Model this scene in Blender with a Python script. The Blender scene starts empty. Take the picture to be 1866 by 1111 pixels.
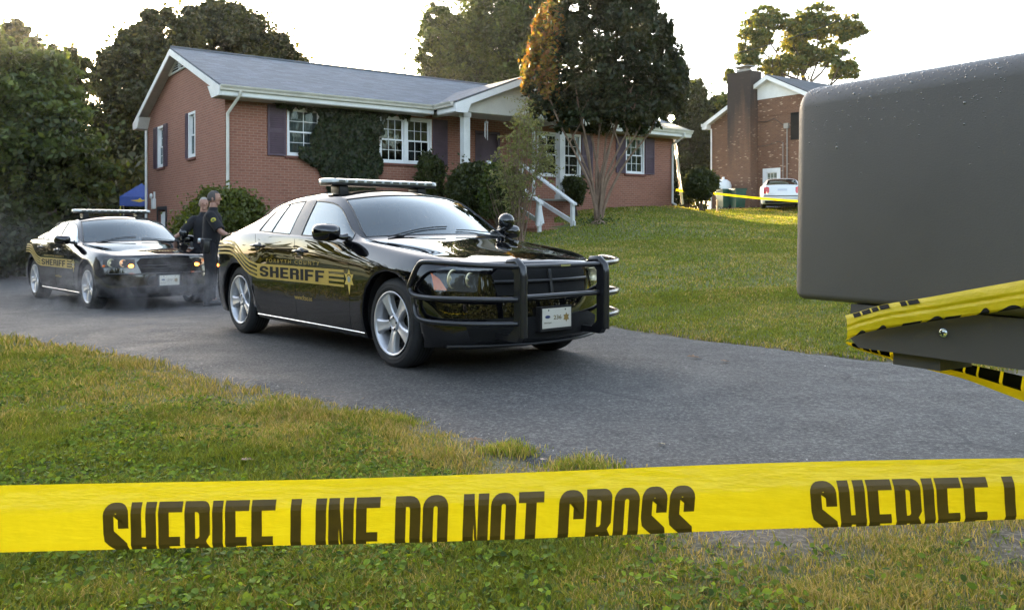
import bpy, bmesh, math, random
import numpy as np
from mathutils import Vector, Matrix
from mathutils.bvhtree import BVHTree
random.seed(7); RNG = np.random.default_rng(11)
scene = bpy.context.scene
COL = scene.collection
R = math.radians
# ---------------------------------------------------------------- camera, sky, sun, exposure
CAM_H, FPX, HOR = 1.144, 1555.0, 416.5
cam = bpy.data.cameras.new("camera"); cam_o = bpy.data.objects.new("camera", cam); COL.objects.link(cam_o)
cam_o.location = (0, 0, CAM_H); cam_o.rotation_euler = (R(90), 0, 0)
cam.sensor_fit = 'HORIZONTAL'; cam.sensor_width = 36.0; cam.lens = 36.0*FPX/1866
cam.shift_y = -(555.5-HOR)/1866.0
cam.clip_start = 0.05; cam.clip_end = 3000
scene.camera = cam_o
SUN_AZ, SUN_EL = R(-22.0), R(12.2)          # azimuth clockwise from +Y
world = bpy.data.worlds.new("World"); scene.world = world; world.use_nodes = True
wn = world.node_tree.nodes; wl = world.node_tree.links
sky = wn.new('ShaderNodeTexSky'); sky.sky_type = 'NISHITA'; sky.sun_disc = False
sky.sun_elevation = SUN_EL; sky.sun_rotation = SUN_AZ
sky.air_density = 1.0; sky.dust_density = 1.3; sky.ozone_density = 1.3
hsv = wn.new('ShaderNodeHueSaturation'); hsv.inputs['Saturation'].default_value = .78; wl.new(sky.outputs[0], hsv.inputs['Color'])
tint = wn.new('ShaderNodeMix'); tint.data_type = 'RGBA'; tint.blend_type = 'MULTIPLY'; tint.inputs[0].default_value = 1.0; tint.inputs[7].default_value = (1.07, 1.0, .93, 1)
wl.new(hsv.outputs[0], tint.inputs[6]); wl.new(tint.outputs[2], wn['Background'].inputs[0]); wn['Background'].inputs[1].default_value = 0.15
sun = bpy.data.lights.new("sun", 'SUN'); sun.energy = 4.2; sun.angle = R(0.6); sun.color = (1.0, 0.80, 0.52)
sun_o = bpy.data.objects.new("sun", sun); COL.objects.link(sun_o)
SUN_D = Vector((math.sin(SUN_AZ)*math.cos(SUN_EL), math.cos(SUN_AZ)*math.cos(SUN_EL), math.sin(SUN_EL)))
sun_o.rotation_euler = SUN_D.to_track_quat('Z', 'Y').to_euler()
scene.view_settings.view_transform = 'Standard'; scene.view_settings.look = 'None'
scene.view_settings.exposure = 2.62; scene.view_settings.gamma = 1.0
scene.view_settings.use_curve_mapping = False
scene.cycles.max_bounces = 8; scene.cycles.transparent_max_bounces = 16
scene.cycles.caustics_reflective = False; scene.cycles.caustics_refractive = False
scene.cycles.sample_clamp_indirect = 6.0
scene.cycles.volume_step_rate = 2.0

# ---------------------------------------------------------------- helpers
def at(px, py, Y):                           # real place of a spot seen in the photograph, Y metres ahead
    return Vector(((px-933.0)/FPX*Y, Y, CAM_H+(HOR-py)/FPX*Y))
def props(o, label=None, cat=None, group=None, kind=None):
    if label: o['label'] = label
    if cat: o['category'] = cat
    if group: o['group'] = group
    if kind: o['kind'] = kind
    return o
def thing(name, label, cat, loc=(0, 0, 0), rz=0.0, group=None):
    o = bpy.data.objects.new(name, None); COL.objects.link(o)
    o.location = loc; o.rotation_euler = (0, 0, rz); o.empty_display_size = 0.2
    return props(o, label, cat, group)
def link_mesh(name, me, mats, parent=None, smooth=False):
    o = bpy.data.objects.new(name, me); COL.objects.link(o)
    for m in (mats if isinstance(mats, (list, tuple)) else [mats]): me.materials.append(m)
    if parent: o.parent = parent
    if smooth: me.polygons.foreach_set('use_smooth', [True]*len(me.polygons))
    return o
class MB:
    """collects shapes, then links them as ONE mesh object"""
    def __init__(s): s.v = []; s.f = []; s.m = []; s.uv = []; s.sm = []
    def add(s, vs, fs, mi=0, uvs=None, smooth=False, T=None):
        b = len(s.v)
        for p in vs:
            p = Vector(p)
            s.v.append(tuple(T @ p) if T is not None else tuple(p))
        for i, f in enumerate(fs):
            s.f.append([b+j for j in f]); s.m.append(mi); s.sm.append(smooth)
            s.uv.append(uvs[i] if uvs else None)
        return s
    def quad(s, a, b, c, d, mi=0, uv=None):
        return s.add([a, b, c, d], [[0, 1, 2, 3]], mi, [uv] if uv else None)
    def box(s, a, b, mi=0, T=None, bev=0.0):
        x0, y0, z0 = a; x1, y1, z1 = b
        if x0 > x1: x0, x1 = x1, x0
        if y0 > y1: y0, y1 = y1, y0
        if z0 > z1: z0, z1 = z1, z0
        if bev <= 0:
            vs = [(x0,y0,z0),(x1,y0,z0),(x1,y1,z0),(x0,y1,z0),(x0,y0,z1),(x1,y0,z1),(x1,y1,z1),(x0,y1,z1)]
            fs = [[3,2,1,0],[4,5,6,7],[0,1,5,4],[1,2,6,5],[2,3,7,6],[3,0,4,7]]
            return s.add(vs, fs, mi, None, False, T)
        bm = bmesh.new(); bmesh.ops.create_cube(bm, size=1)
        for v in bm.verts: v.co = Vector(((x0+x1)/2+v.co.x*(x1-x0), (y0+y1)/2+v.co.y*(y1-y0), (z0+z1)/2+v.co.z*(z1-z0)))
        bmesh.ops.bevel(bm, geom=list(bm.edges), offset=min(bev, .49*min(x1-x0, y1-y0, z1-z0)), segments=3, profile=.5, affect='EDGES')
        s.frombm(bm, mi, T, True); bm.free(); return s
    def frombm(s, bm, mi=0, T=None, smooth=False):
        bm.verts.index_update()
        return s.add([v.co for v in bm.verts], [[v.index for v in f.verts] for f in bm.faces], mi, None, smooth, T)
    def prism(s, poly, axis, a, b, mi=0, T=None):
        """poly: 2D points in the plane across axis (0=x,1=y,2=z), extruded from a to b"""
        def P(p, t):
            if axis == 0: return (t, p[0], p[1])
            if axis == 1: return (p[0], t, p[1])
            return (p[0], p[1], t)
        n = len(poly)
        vs = [P(p, a) for p in poly]+[P(p, b) for p in poly]
        fs = [list(range(n))[::-1], list(range(n, 2*n))]+[[i, (i+1) % n, n+(i+1) % n, n+i] for i in range(n)]
        return s.add(vs, fs, mi, None, False, T)
    def tube(s, pts, r, n=8, mi=0, T=None, caps=True, closed=False):
        pts = [Vector(p) for p in pts]; N = len(pts)
        rr = r if isinstance(r, (list, tuple)) else [r]*N
        vs = []; fs = []; prev = None
        for i, p in enumerate(pts):
            if closed: d = pts[(i+1) % N]-pts[i-1]
            elif i == 0: d = pts[1]-pts[0]
            elif i == N-1: d = pts[-1]-pts[-2]
            else: d = (pts[i+1]-p).normalized()+(p-pts[i-1]).normalized()
            d = d.normalized() if d.length > 1e-9 else Vector((0, 0, 1))
            if prev is None:
                a = d.cross(Vector((0, 0, 1)))
                if a.length < .1: a = d.cross(Vector((1, 0, 0)))
            else:
                a = prev-d*prev.dot(d)
                if a.length < 1e-6: a = d.cross(Vector((0, 0, 1)))
            a.normalize(); prev = a; b = d.cross(a)
            for k in range(n):
                t = 2*math.pi*k/n; vs.append(p+(a*math.cos(t)+b*math.sin(t))*rr[i])
        for i in range(N if closed else N-1):
            j = (i+1) % N
            for k in range(n):
                fs.append([i*n+k, i*n+(k+1) % n, j*n+(k+1) % n, j*n+k])
        s.add(vs, fs, mi, None, True, T)
        if caps and not closed:
            s.add(vs[:n], [list(range(n))[::-1]], mi, None, False, T); s.add(vs[-n:], [list(range(n))], mi, None, False, T)
        return s
    def lathe(s, prof, n=32, mi=0, T=None, axis='z', smooth=True):
        """prof: (r, h) pairs about the axis"""
        vs = []; fs = []
        for r, h in prof:
            for k in range(n):
                t = 2*math.pi*k/n; c, q = r*math.cos(t), r*math.sin(t)
                vs.append((c, q, h) if axis == 'z' else ((c, h, q) if axis == 'y' else (h, c, q)))
        for i in range(len(prof)-1):
            for k in range(n):
                fs.append([i*n+k, i*n+(k+1) % n, (i+1)*n+(k+1) % n, (i+1)*n+k])
        return s.add(vs, fs, mi, None, smooth, T)
    def ball(s, c, r, mi=0, seg=16, T=None):
        bm = bmesh.new(); bmesh.ops.create_uvsphere(bm, u_segments=seg, v_segments=max(6, seg//2), radius=1)
        r = (r, r, r) if not isinstance(r, (tuple, list)) else r
        for v in bm.verts: v.co = Vector((c[0]+v.co.x*r[0], c[1]+v.co.y*r[1], c[2]+v.co.z*r[2]))
        s.frombm(bm, mi, T, True); bm.free(); return s
    def build(s, name, mats, parent=None, loc=None):
        me = bpy.data.meshes.new(name); me.from_pydata(s.v, [], s.f)
        o = link_mesh(name, me, mats, parent)
        me.polygons.foreach_set('material_index', s.m); me.polygons.foreach_set('use_smooth', s.sm)
        if any(u for u in s.uv):
            ul = me.uv_layers.new(name='UVMap'); flat = []
            for u, f in zip(s.uv, s.f):
                flat += [c for q in (u if u else [(0, 0)]*len(f)) for c in q]
            ul.data.foreach_set('uv', flat)
        if loc is not None: o.location = loc
        me.validate(); me.update(); return o
def copy_tree(o, parent=None):
    c = o.copy(); COL.objects.link(c)
    if parent: c.parent = parent
    for ch in [x for x in bpy.data.objects if x.parent == o]: copy_tree(ch, c)
    return c

# ---------------------------------------------------------------- materials
def mat(name, col=(.5, .5, .5), rough=.6, metal=0., spec=.5, coat=0., coat_r=.03, emit=None, es=1., alpha=None, trans=0.):
    m = bpy.data.materials.new(name); m.use_nodes = True
    b = m.node_tree.nodes['Principled BSDF']
    b.inputs['Base Color'].default_value = (*col, 1); b.inputs['Roughness'].default_value = rough
    b.inputs['Metallic'].default_value = metal; b.inputs['Specular IOR Level'].default_value = spec
    b.inputs['Coat Weight'].default_value = coat; b.inputs['Coat Roughness'].default_value = coat_r
    b.inputs['Transmission Weight'].default_value = trans
    if emit: b.inputs['Emission Color'].default_value = (*emit, 1); b.inputs['Emission Strength'].default_value = es
    return m
class NT:
    def __init__(s, m): s.m = m; s.t = m.node_tree; s.b = m.node_tree.nodes.get('Principled BSDF')
    def n(s, typ, **k):
        x = s.t.nodes.new(typ)
        for a, v in k.items():
            if a.startswith('i_'):
                key = a[2:]; key = int(key) if key.isdigit() else key.replace('_', ' ')
                x.inputs[key].default_value = v
            else: setattr(x, a, v)
        return x
    def l(s, a, b): s.t.links.new(a, b)
    def coord(s, kind='Object', scale=(1, 1, 1)):
        t = s.n('ShaderNodeTexCoord'); mp = s.n('ShaderNodeMapping'); mp.inputs['Scale'].default_value = scale
        s.l(t.outputs[kind], mp.inputs[0]); return mp.outputs[0]
    def noise(s, vec, scale, detail=4, rough=.55):
        x = s.n('ShaderNodeTexNoise'); x.inputs['Scale'].default_value = scale; x.inputs['Detail'].default_value = detail
        x.inputs['Roughness'].default_value = rough
        if vec is not None: s.l(vec, x.inputs['Vector'])
        return x.outputs['Fac']
    def ramp(s, fac, stops):
        x = s.n('ShaderNodeValToRGB'); e = x.color_ramp.elements
        while len(e) > 1: e.remove(e[-1])
        e[0].position = stops[0][0]; e[0].color = (*stops[0][1], 1)
        for p, c in stops[1:]:
            q = e.new(p); q.color = (*c, 1)
        s.l(fac, x.inputs[0]); return x.outputs[0]
    def mix(s, fac, a, b, blend='MIX'):
        x = s.n('ShaderNodeMix', data_type='RGBA', blend_type=blend)
        for v, i in ((fac, 0), (a, 6), (b, 7)):
            if isinstance(v, (int, float)): x.inputs[i].default_value = v
            elif isinstance(v, tuple): x.inputs[i].default_value = (*v, 1)
            else: s.l(v, x.inputs[i])
        return x.outputs[2]
    def math(s, op, a, b=None):
        x = s.n('ShaderNodeMath', operation=op)
        for v, i in ((a, 0), (b, 1)):
            if v is None: continue
            if isinstance(v, (int, float)): x.inputs[i].default_value = v
            else: s.l(v, x.inputs[i])
        return x.outputs[0]
    def bump(s, h, strength=.3, dist=.01):
        x = s.n('ShaderNodeBump'); x.inputs['Strength'].default_value = strength; x.inputs['Distance'].default_value = dist
        s.l(h, x.inputs['Height']); s.l(x.outputs[0], s.b.inputs['Normal']); return x
def varied(name, col, rough=.6, amount=.25, scale=6., bump=0., **k):
    """a plain material whose colour and roughness wander a little"""
    m = mat(name, col, rough, **k); t = NT(m); v = t.coord('Object')
    f = t.noise(v, scale, 6, .65)
    lo = tuple(c*(1-amount) for c in col); hi = tuple(min(1, c*(1+amount)) for c in col)
    t.l(t.ramp(f, [(.3, lo), (.7, hi)]), t.b.inputs['Base Color'])
    if bump: t.bump(t.noise(v, scale*12, 3), bump, .004)
    return m
def brick_mat(name, c1, c2, mortar, light=None, stain=.5):
    m = mat(name, c1, .85); t = NT(m)
    uv = t.n('ShaderNodeTexCoord').outputs['UV']
    b = t.n('ShaderNodeTexBrick'); t.l(uv, b.inputs['Vector'])
    b.offset = .5; b.inputs['Scale'].default_value = 1.0
    b.inputs['Brick Width'].default_value = .205; b.inputs['Row Height'].default_value = .0677
    b.inputs['Mortar Size'].default_value = .0085; b.inputs['Mortar Smooth'].default_value = .3; b.inputs['Bias'].default_value = -.1
    b.inputs['Color1'].default_value = (*c1, 1); b.inputs['Color2'].default_value = (*c2, 1); b.inputs['Mortar'].default_value = (*mortar, 1)
    big = t.noise(uv, .55, 5, .6); fine = t.noise(uv, 22, 4, .6)
    c = t.mix(t.ramp(big, [(.35, (0, 0, 0)), (.75, (stain,)*3)]), b.outputs['Color'], tuple(x*.55 for x in c1))
    c = t.mix(.35, c, t.ramp(fine, [(.3, tuple(x*.6 for x in c1)), (.7, tuple(min(1, x*1.5) for x in c1))]))
    if light:
        vo = t.n('ShaderNodeTexVoronoi'); vo.inputs['Scale'].default_value = 1.0; mp = t.n('ShaderNodeMapping'); mp.inputs['Scale'].default_value = (2.6, 9, 1)
        t.l(uv, mp.inputs[0]); t.l(mp.outputs[0], vo.inputs['Vector'])
        g = t.ramp(vo.outputs['Distance'], [(.16, (.95,)*3), (.30, (0, 0, 0))])
        g2 = t.ramp(t.noise(uv, 2.3, 2), [(.44, (0, 0, 0)), (.56, (1, 1, 1))])
        c = t.mix(t.mix(1., g, g2, 'MULTIPLY'), c, light)
    t.l(c, t.b.inputs['Base Color'])
    t.bump(b.outputs['Fac'], -.5, .008)
    return m
M = {}
M['paint'] = mat('black_paint', (.0025, .0026, .0036), .5, 0, .0, coat=1., coat_r=.012)
M['paint'].node_tree.nodes['Principled BSDF'].inputs['Coat IOR'].default_value = 1.75
M['rubber'] = varied('tyre_rubber', (.018, .018, .019), .75, .3, 20, .2)
M['plastic'] = mat('black_plastic', (.012, .012, .013), .42)
M['insert'] = mat('lamp_insert', (.30, .31, .27), .15, .7)
M['pillar'] = mat('gloss_black_pillar', (.004, .004, .005), .25)
M['guard'] = mat('powder_coated_steel', (.012, .012, .014), .28, 0, .5, coat=.4, coat_r=.15)
M['gap'] = mat('shut_line', (.002, .002, .002), .9)
M['chrome'] = mat('chrome', (.75, .76, .78), .08, 1.)
M['alloy'] = varied('silver_alloy', (.60, .60, .62), .38, .08, 9, metal=.6)
M['dark_metal'] = mat('dark_metal', (.03, .03, .032), .5, .6)
M['gold'] = varied('gold_vinyl', (.46, .31, .045), .38, .08, 5)
M['seat'] = varied('seat_cloth', (.02, .02, .022), .9, .2, 10)
M['white_paint'] = varied('white_paint', (.74, .75, .76), .5, .07, 3, .03)
M['trim_white'] = varied('weathered_white_trim', (.66, .67, .66), .6, .12, 2.2, .05)
M['plum'] = varied('plum_painted_shutter', (.075, .046, .066), .6, .2, 4, .1)
M['brick'] = brick_mat('red_brick', (.275, .108, .070), (.180, .067, .044), (.33, .25, .195), stain=.4)
M['brick2'] = brick_mat('brown_brick', (.175, .080, .044), (.085, .042, .027), (.18, .13, .095), light=(.48, .33, .23), stain=.5)
def clear_glass(name, tint, refl=1.0, rough=.0):
    m = bpy.data.materials.new(name); m.use_nodes = True; t = NT(m); t.t.nodes.clear()
    out = t.n('ShaderNodeOutputMaterial'); tr = t.n('ShaderNodeBsdfTransparent'); gl = t.n('ShaderNodeBsdfGlossy')
    tr.inputs[0].default_value = (*tint, 1); gl.inputs['Roughness'].default_value = rough; gl.inputs[0].default_value = (.88, .97, 1, 1)
    fr = t.n('ShaderNodeFresnel'); fr.inputs['IOR'].default_value = 1.5
    mx = t.n('ShaderNodeMixShader'); t.l(t.math('MINIMUM', t.math('MULTIPLY', fr.outputs[0], 1.7*refl), 1.), mx.inputs[0])
    t.l(tr.outputs[0], mx.inputs[1]); t.l(gl.outputs[0], mx.inputs[2]); t.l(mx.outputs[0], out.inputs[0])
    return m
M['glass'] = clear_glass('window_glass', (.55, .6, .6), .30)
M['car_glass'] = clear_glass('tinted_car_glass', (.20, .24, .25), 1.3)
M['lamp_lens'] = clear_glass('clear_lens', (.9, .9, .9), .45)
M['gold_bright'] = varied('gold_foil', (.62, .43, .07), .38, .08, 5)
def leaf_mat(name, trans=.45, rough=.45, spec=.35):
    m = bpy.data.materials.new(name); m.use_nodes = True; t = NT(m); b = t.b
    a = t.n('ShaderNodeVertexColor', layer_name='col')
    t.l(a.outputs[0], b.inputs['Base Color']); b.inputs['Roughness'].default_value = rough; b.inputs['Specular IOR Level'].default_value = spec
    tr = t.n('ShaderNodeBsdfTranslucent'); t.l(t.mix(1., a.outputs[0], (1.6, 1.35, .45), 'MULTIPLY'), tr.inputs[0])
    mx = t.n('ShaderNodeMixShader'); mx.inputs[0].default_value = trans
    t.l(b.outputs[0], mx.inputs[1]); t.l(tr.outputs[0], mx.inputs[2]); t.l(mx.outputs[0], t.t.nodes['Material Output'].inputs[0])
    return m
M['leaf'] = leaf_mat('leaf', .4); M['grass'] = leaf_mat('grass_blade', .38, .65, .18)
M['bark'] = varied('bark', (.075, .055, .042), .9, .4, 9, .6)
M['bark_smooth'] = varied('smooth_tan_bark', (.19, .125, .085), .7, .35, 5, .2)
# ---------------------------------------------------------------- terrain
TP = np.array([(0,2.5,0),(-3,3.5,.02),(3,2.5,0),(1,1,0),(-6,6,.03),(0,6,0),(3,5.5,0),(-3,9.5,0),(0,8,0),(-1,11,0),(2,7.5,.0),
 (1.2,9.7,.0),(3.3,7.4,.0),(5,5,.0),(8,3,.0),(8,8,.15),(-7,15.2,-.15),(-5.5,13,-.12),(-9,17,-.17),(-5.2,15.5,-.14),(-5,10,-.03),
 (-13.7,22.8,-.28),(-9,23,-.28),(-9.6,24.6,-.3),(-6.8,20.6,-.15),(-3.2,20.5,.15),(-1.5,14,.22),(1.5,14,.42),(5,14,.55),(0,22,1.0),(1.55,22.5,1.19),
 (2.3,23,1.34),(4,20,1.0),(8,20,.92),(5.6,30.3,1.92),(8.5,33,1.62),(8.2,28,1.38),(7.2,24,1.18),(11,30,1.42),(12,33,1.55),(11,36,1.68),(8.5,37,1.72),(13,41,2.12),(20,36,2.0),(15,28,1.3),(12,44,2.2),(18,41,2.2),
 (0,34,1.8),(-8,36,.6),(-16,30,-.1),(-25,20,-.3),(-12,10,0),(-20,40,.3),(0,60,2),(25,60,2.6),(-30,60,1),(30,20,1.2),(20,5,.3),(-20,0,0),(0,-20,0),(20,-20,0),(60,60,3),(-60,60,1),(60,0,1),(-60,0,0),(0,100,3),(0,-60,0)], float)
def _u(r2): return np.where(r2 > 1e-9, r2*np.log(np.maximum(r2, 1e-9))*.5, 0)
_n = len(TP); _K = _u(((TP[:, None, :2]-TP[None, :, :2])**2).sum(-1))+np.eye(_n)*.6
_Pm = np.c_[np.ones(_n), TP[:, :2]]
_A = np.zeros((_n+3, _n+3)); _A[:_n, :_n] = _K; _A[:_n, _n:] = _Pm; _A[_n:, :_n] = _Pm.T
_w = np.linalg.solve(_A, np.r_[TP[:, 2], 0, 0, 0])
def terr(x, y):
    x = np.atleast_1d(np.asarray(x, float)); y = np.atleast_1d(np.asarray(y, float))
    xc = np.clip(x, -60, 60); yc = np.clip(y, -60, 100)
    out = np.empty(x.shape)
    for i in range(0, len(x), 20000):
        s = slice(i, i+20000)
        r2 = (xc[s, None]-TP[None, :, 0])**2+(yc[s, None]-TP[None, :, 1])**2
        out[s] = _u(r2) @ _w[:_n]+_w[_n]+_w[_n+1]*xc[s]+_w[_n+2]*yc[s]
    return out
def gz(x, y): return float(terr(x, y)[0])
# the two sides of the driveway (world x, y)
NEAR = np.array([(9,2.2),(5,2.95),(3.2,3.32),(2.3,3.40),(1.8,3.52),(1.3,3.46),(.95,3.42),(.72,3.55),(.56,3.82),(.42,4.03),(.15,4.1),(-.1,4.35),(-.3,4.75),(-.64,5.15),(-1.2,5.6),(-2.0,6.15),(-3.02,7.25),(-4.3,8.3),(-5.66,9.4),(-8,11.2),(-12,14.5),(-17,18.5),(-24,23)], float)
FAR = np.array([(10,3.6),(6.5,5.2),(5,6.05),(3.9,6.8),(3.3,7.25),(2.74,7.8),(2.04,8.66),(1.55,9.3),(1.2,9.9),(.7,10.6),(.1,11.4),(-.6,12.3),(-1.3,13.2),(-2,14),(-2.8,15),(-3.6,16.2),(-4.6,17.8),(-5.6,19.2),(-7,21),(-8.6,23.2),(-10.5,25.2),(-17,27)], float)
def resample(P, n, wob=0., seed=1):
    d = np.r_[0, np.cumsum(np.hypot(*np.diff(P, axis=0).T))]; t = np.linspace(0, d[-1], n)
    x = np.interp(t, d, P[:, 0]); y = np.interp(t, d, P[:, 1])
    k = np.ones(5)/5
    x[2:-2] = np.convolve(x, k, 'valid'); y[2:-2] = np.convolve(y, k, 'valid')
    if wob:
        r = np.random.default_rng(seed)
        x += np.convolve(r.normal(0, wob, n), np.ones(3)/3, 'same'); y += np.convolve(r.normal(0, wob, n), np.ones(3)/3, 'same')
    return np.c_[x, y]
NE = resample(NEAR, 520, .035, 3); FE = resample(FAR, 520, .03, 4)
POLY = np.r_[NE, FE[::-1]]
def inside(x, y, P=POLY):
    c = np.zeros(len(x), bool); j = len(P)-1
    xi = P[:, 0]; yi = P[:, 1]; xj = np.roll(xi, 1); yj = np.roll(yi, 1)
    for a, b, a2, b2 in zip(xi, yi, xj, yj):
        m = ((b > y) != (b2 > y)) & (x < (a2-a)*(y-b)/((b2-b) if b2 != b else 1e-9)+a); c ^= m
    return c
EDGE = np.r_[NE[::3], FE[::3]]
def edge_dist(x, y):
    out = np.empty(len(x))
    for i in range(0, len(x), 20000):
        s = slice(i, i+20000)
        out[s] = np.sqrt(((x[s, None]-EDGE[None, :, 0])**2+(y[s, None]-EDGE[None, :, 1])**2).min(1))
    return out
def np_mesh(name, V, F, mats, parent=None, smooth=False, col=None, fval=None):
    """V (n,3), F (m,k) arrays -> object"""
    me = bpy.data.meshes.new(name); k = F.shape[1]
    me.vertices.add(len(V)); me.vertices.foreach_set('co', V.astype(np.float32).ravel())
    me.loops.add(F.size); me.loops.foreach_set('vertex_index', F.astype(np.int32).ravel())
    me.polygons.add(len(F)); me.polygons.foreach_set('loop_start', np.arange(0, F.size, k, dtype=np.int32))
    try: me.polygons.foreach_set('loop_total', np.full(len(F), k, dtype=np.int32))
    except Exception: pass
    me.update(calc_edges=True)
    if col is not None:
        a = me.color_attributes.new('col', 'FLOAT_COLOR', 'POINT')
        c = np.ones((len(V), 4), np.float32); c[:, :3] = col; a.data.foreach_set('color', c.ravel())
    if fval is not None:
        for nm, arr in fval.items():
            a = me.attributes.new(nm, 'FLOAT', 'POINT'); a.data.foreach_set('value', arr.astype(np.float32))
    o = link_mesh(name, me, mats, parent, smooth); return o
def vnoise(x, y, s, seed=0):
    """smooth value noise, 0..1"""
    r = np.random.default_rng(seed); T = r.random((64, 64))
    a = x/s+1000; b = y/s+1000; i = np.floor(a).astype(int); j = np.floor(b).astype(int); u = a-i; v = b-j
    u = u*u*(3-2*u); v = v*v*(3-2*v)
    g = lambda p, q: T[p % 64, q % 64]
    return (g(i, j)*(1-u)+g(i+1, j)*u)*(1-v)+(g(i, j+1)*(1-u)+g(i+1, j+1)*u)*v
def dirt_at(x, y):
    """bare worn ground: close to the driveway and in patches"""
    d = edge_dist(x, y); n = vnoise(x, y, .5, 5)*.6+vnoise(x, y, .16, 6)*.4
    w = np.clip(1.12-d/(.10+.80*n*n+.10*n), 0, 1)*np.clip(.25+1.3*vnoise(x, y, .9, 7), 0, 1)
    near = np.maximum(np.clip((5.2-y)/1.2, 0, 1)*np.clip((x+.9)/.8, 0, 1), .5)     # trodden corner by the tape
    dd = np.hypot((x-.90)*.7, y-3.16); w2 = np.clip(1.25-dd/(.22+.40*n), 0, 1); w2 = np.maximum(w2, np.clip(1.3-np.hypot((x-2.0)*.6, y-3.0)/(.2+.42*n), 0, 1))
    return np.clip(np.maximum(w*(.45+.55*near), w2), 0, 1)
def ground_z(x, y):
    """height of the rough soil the plants stand in"""
    fine = (np.abs(x) < 12) & (y > 0) & (y < 16); ed = np.full(len(x), 9.); ed[fine] = edge_dist(x[fine], y[fine])
    rg = (vnoise(x, y, .45, 1)-.5)*.035+(vnoise(x, y, .17, 2)-.5)*.014
    return terr(x, y)+np.where(fine, rg*np.clip(ed/.2, 0, 1)+.012*np.clip(ed/.3, 0, 1), 0)
def axis_pts(segs):
    out = []
    for a, b, st in segs: out += list(np.arange(a, b, st))
    return np.array(out+[segs[-1][1]])
gx = axis_pts([(-900,-100,100),(-100,-30,8),(-30,-12,1.),(-12,-6,.4),(-6,6,.12),(6,14,.5),(14,30,1.5),(30,100,8),(100,900,100)])
gy = axis_pts([(-900,-100,100),(-100,-10,10),(-10,2,1.),(2,11,.12),(11,36,.4),(36,60,1.),(60,120,8),(120,1000,110)])
XX, YY = np.meshgrid(gx, gy); xf, yf = XX.ravel(), YY.ravel()
zf = terr(xf, yf)
fine = (np.abs(xf) < 12) & (yf > 0) & (yf < 16)
rough = (vnoise(xf, yf, .45, 1)-.5)*.035+(vnoise(xf, yf, .17, 2)-.5)*.014
dr = np.where(fine, rough, 0); ins = inside(xf, yf); ed = np.full(len(xf), 9.); ed[fine] = edge_dist(xf[fine], yf[fine])
zf = zf+np.where(ins, -.035*np.clip(ed/.12, 0, 1), dr*np.clip(ed/.2, 0, 1)+.012*np.clip(ed/.3, 0, 1)*fine)
zf[ins & ~fine] -= .05
nx, ny = len(gx), len(gy); idx = np.arange(nx*ny).reshape(ny, nx)
F = np.stack([idx[:-1, :-1], idx[:-1, 1:], idx[1:, 1:], idx[1:, :-1]], -1).reshape(-1, 4)
dv = np.zeros(len(xf)); dv[fine] = dirt_at(xf[fine], yf[fine])
m = mat('lawn_ground', (.05, .06, .02), .95); t = NT(m); v = t.coord('Object')
at_ = t.n('ShaderNodeAttribute', attribute_name='dirt')
g1 = t.noise(v, .45, 5, .6); g2 = t.noise(v, 3.2, 6, .7); g3 = t.noise(v, 40, 4, .7)
grass = t.ramp(g2, [(.28, (.06, .08, .014)), (.5, (.10, .115, .022)), (.72, (.19, .16, .055))])
grass = t.mix(t.ramp(t.math('MULTIPLY', t.n('ShaderNodeAttribute', attribute_name='edge').outputs['Fac'], t.math('ADD', g2, .25)), [(.25, (0, 0, 0)), (.6, (.9,)*3)]), grass, (.17, .135, .085))
grass = t.mix(t.ramp(g1, [(.35, (0, 0, 0)), (.7, (.8,)*3)]), grass, t.ramp(g3, [(.3, (.07, .095, .015)), (.7, (.16, .17, .035))]))
dirt = t.ramp(g3, [(.25, (.045, .034, .024)), (.5, (.12, .095, .07)), (.72, (.26, .22, .17))])
t.l(t.mix(at_.outputs['Fac'], grass, dirt), t.b.inputs['Base Color']); t.bump(g3, .6, .02)
lawn = np_mesh('ground', np.c_[xf, yf, zf], F, m, smooth=True, fval={'dirt': dv, 'edge': np.where(fine, np.clip(1-ed/.7, 0, 1), 0)}); props(lawn, kind='structure')
# driveway sheet
NU, NV = 520, 36
uu = np.linspace(0, 1, NV); 
GXY = NE[:, None, :]*(1-uu)[None, :, None]+FE[:, None, :]*uu[None, :, None]
dx, dy = GXY[..., 0].ravel(), GXY[..., 1].ravel()
lip = np.minimum(uu, 1-uu)[None, :].repeat(NU, 0).ravel()
dz = terr(dx, dy)+.016*np.clip(lip*30, 0, 1)-.03*(lip < 1e-6)+(vnoise(dx, dy, .9, 9)-.5)*.012
idx = np.arange(NU*NV).reshape(NU, NV)
F = np.stack([idx[:-1, :-1], idx[1:, :-1], idx[1:, 1:], idx[:-1, 1:]], -1).reshape(-1, 4)[:, ::-1]
m = mat('worn_asphalt', (.05, .05, .053), .78); t = NT(m); v = t.coord('Object')
n1 = t.noise(v, .35, 4, .6); n2 = t.noise(v, 2.2, 6, .65); n3 = t.noise(v, 190, 2, .6)
vo = t.n('ShaderNodeTexVoronoi'); vo.inputs['Scale'].default_value = 120; t.l(v, vo.inputs['Vector'])
base = t.ramp(n2, [(.25, (.036, .034, .032)), (.5, (.052, .050, .047)), (.75, (.074, .071, .066))])
base = t.mix(t.ramp(n1, [(.35, (0, 0, 0)), (.7, (.45,)*3)]), base, (.095, .091, .086))
n4 = t.noise(v, 44, 4, .78); n5 = t.noise(v, 14, 5, .7)
base = t.mix(.5, base, t.ramp(n3, [(.36, (.006, .006, .007)), (.52, (.055, .053, .050)), (.66, (.24, .235, .225))]))
base = t.mix(.52, base, t.ramp(n4, [(.40, (.006, .006, .007)), (.5, (.048, .046, .044)), (.60, (.21, .205, .195))]))
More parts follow.
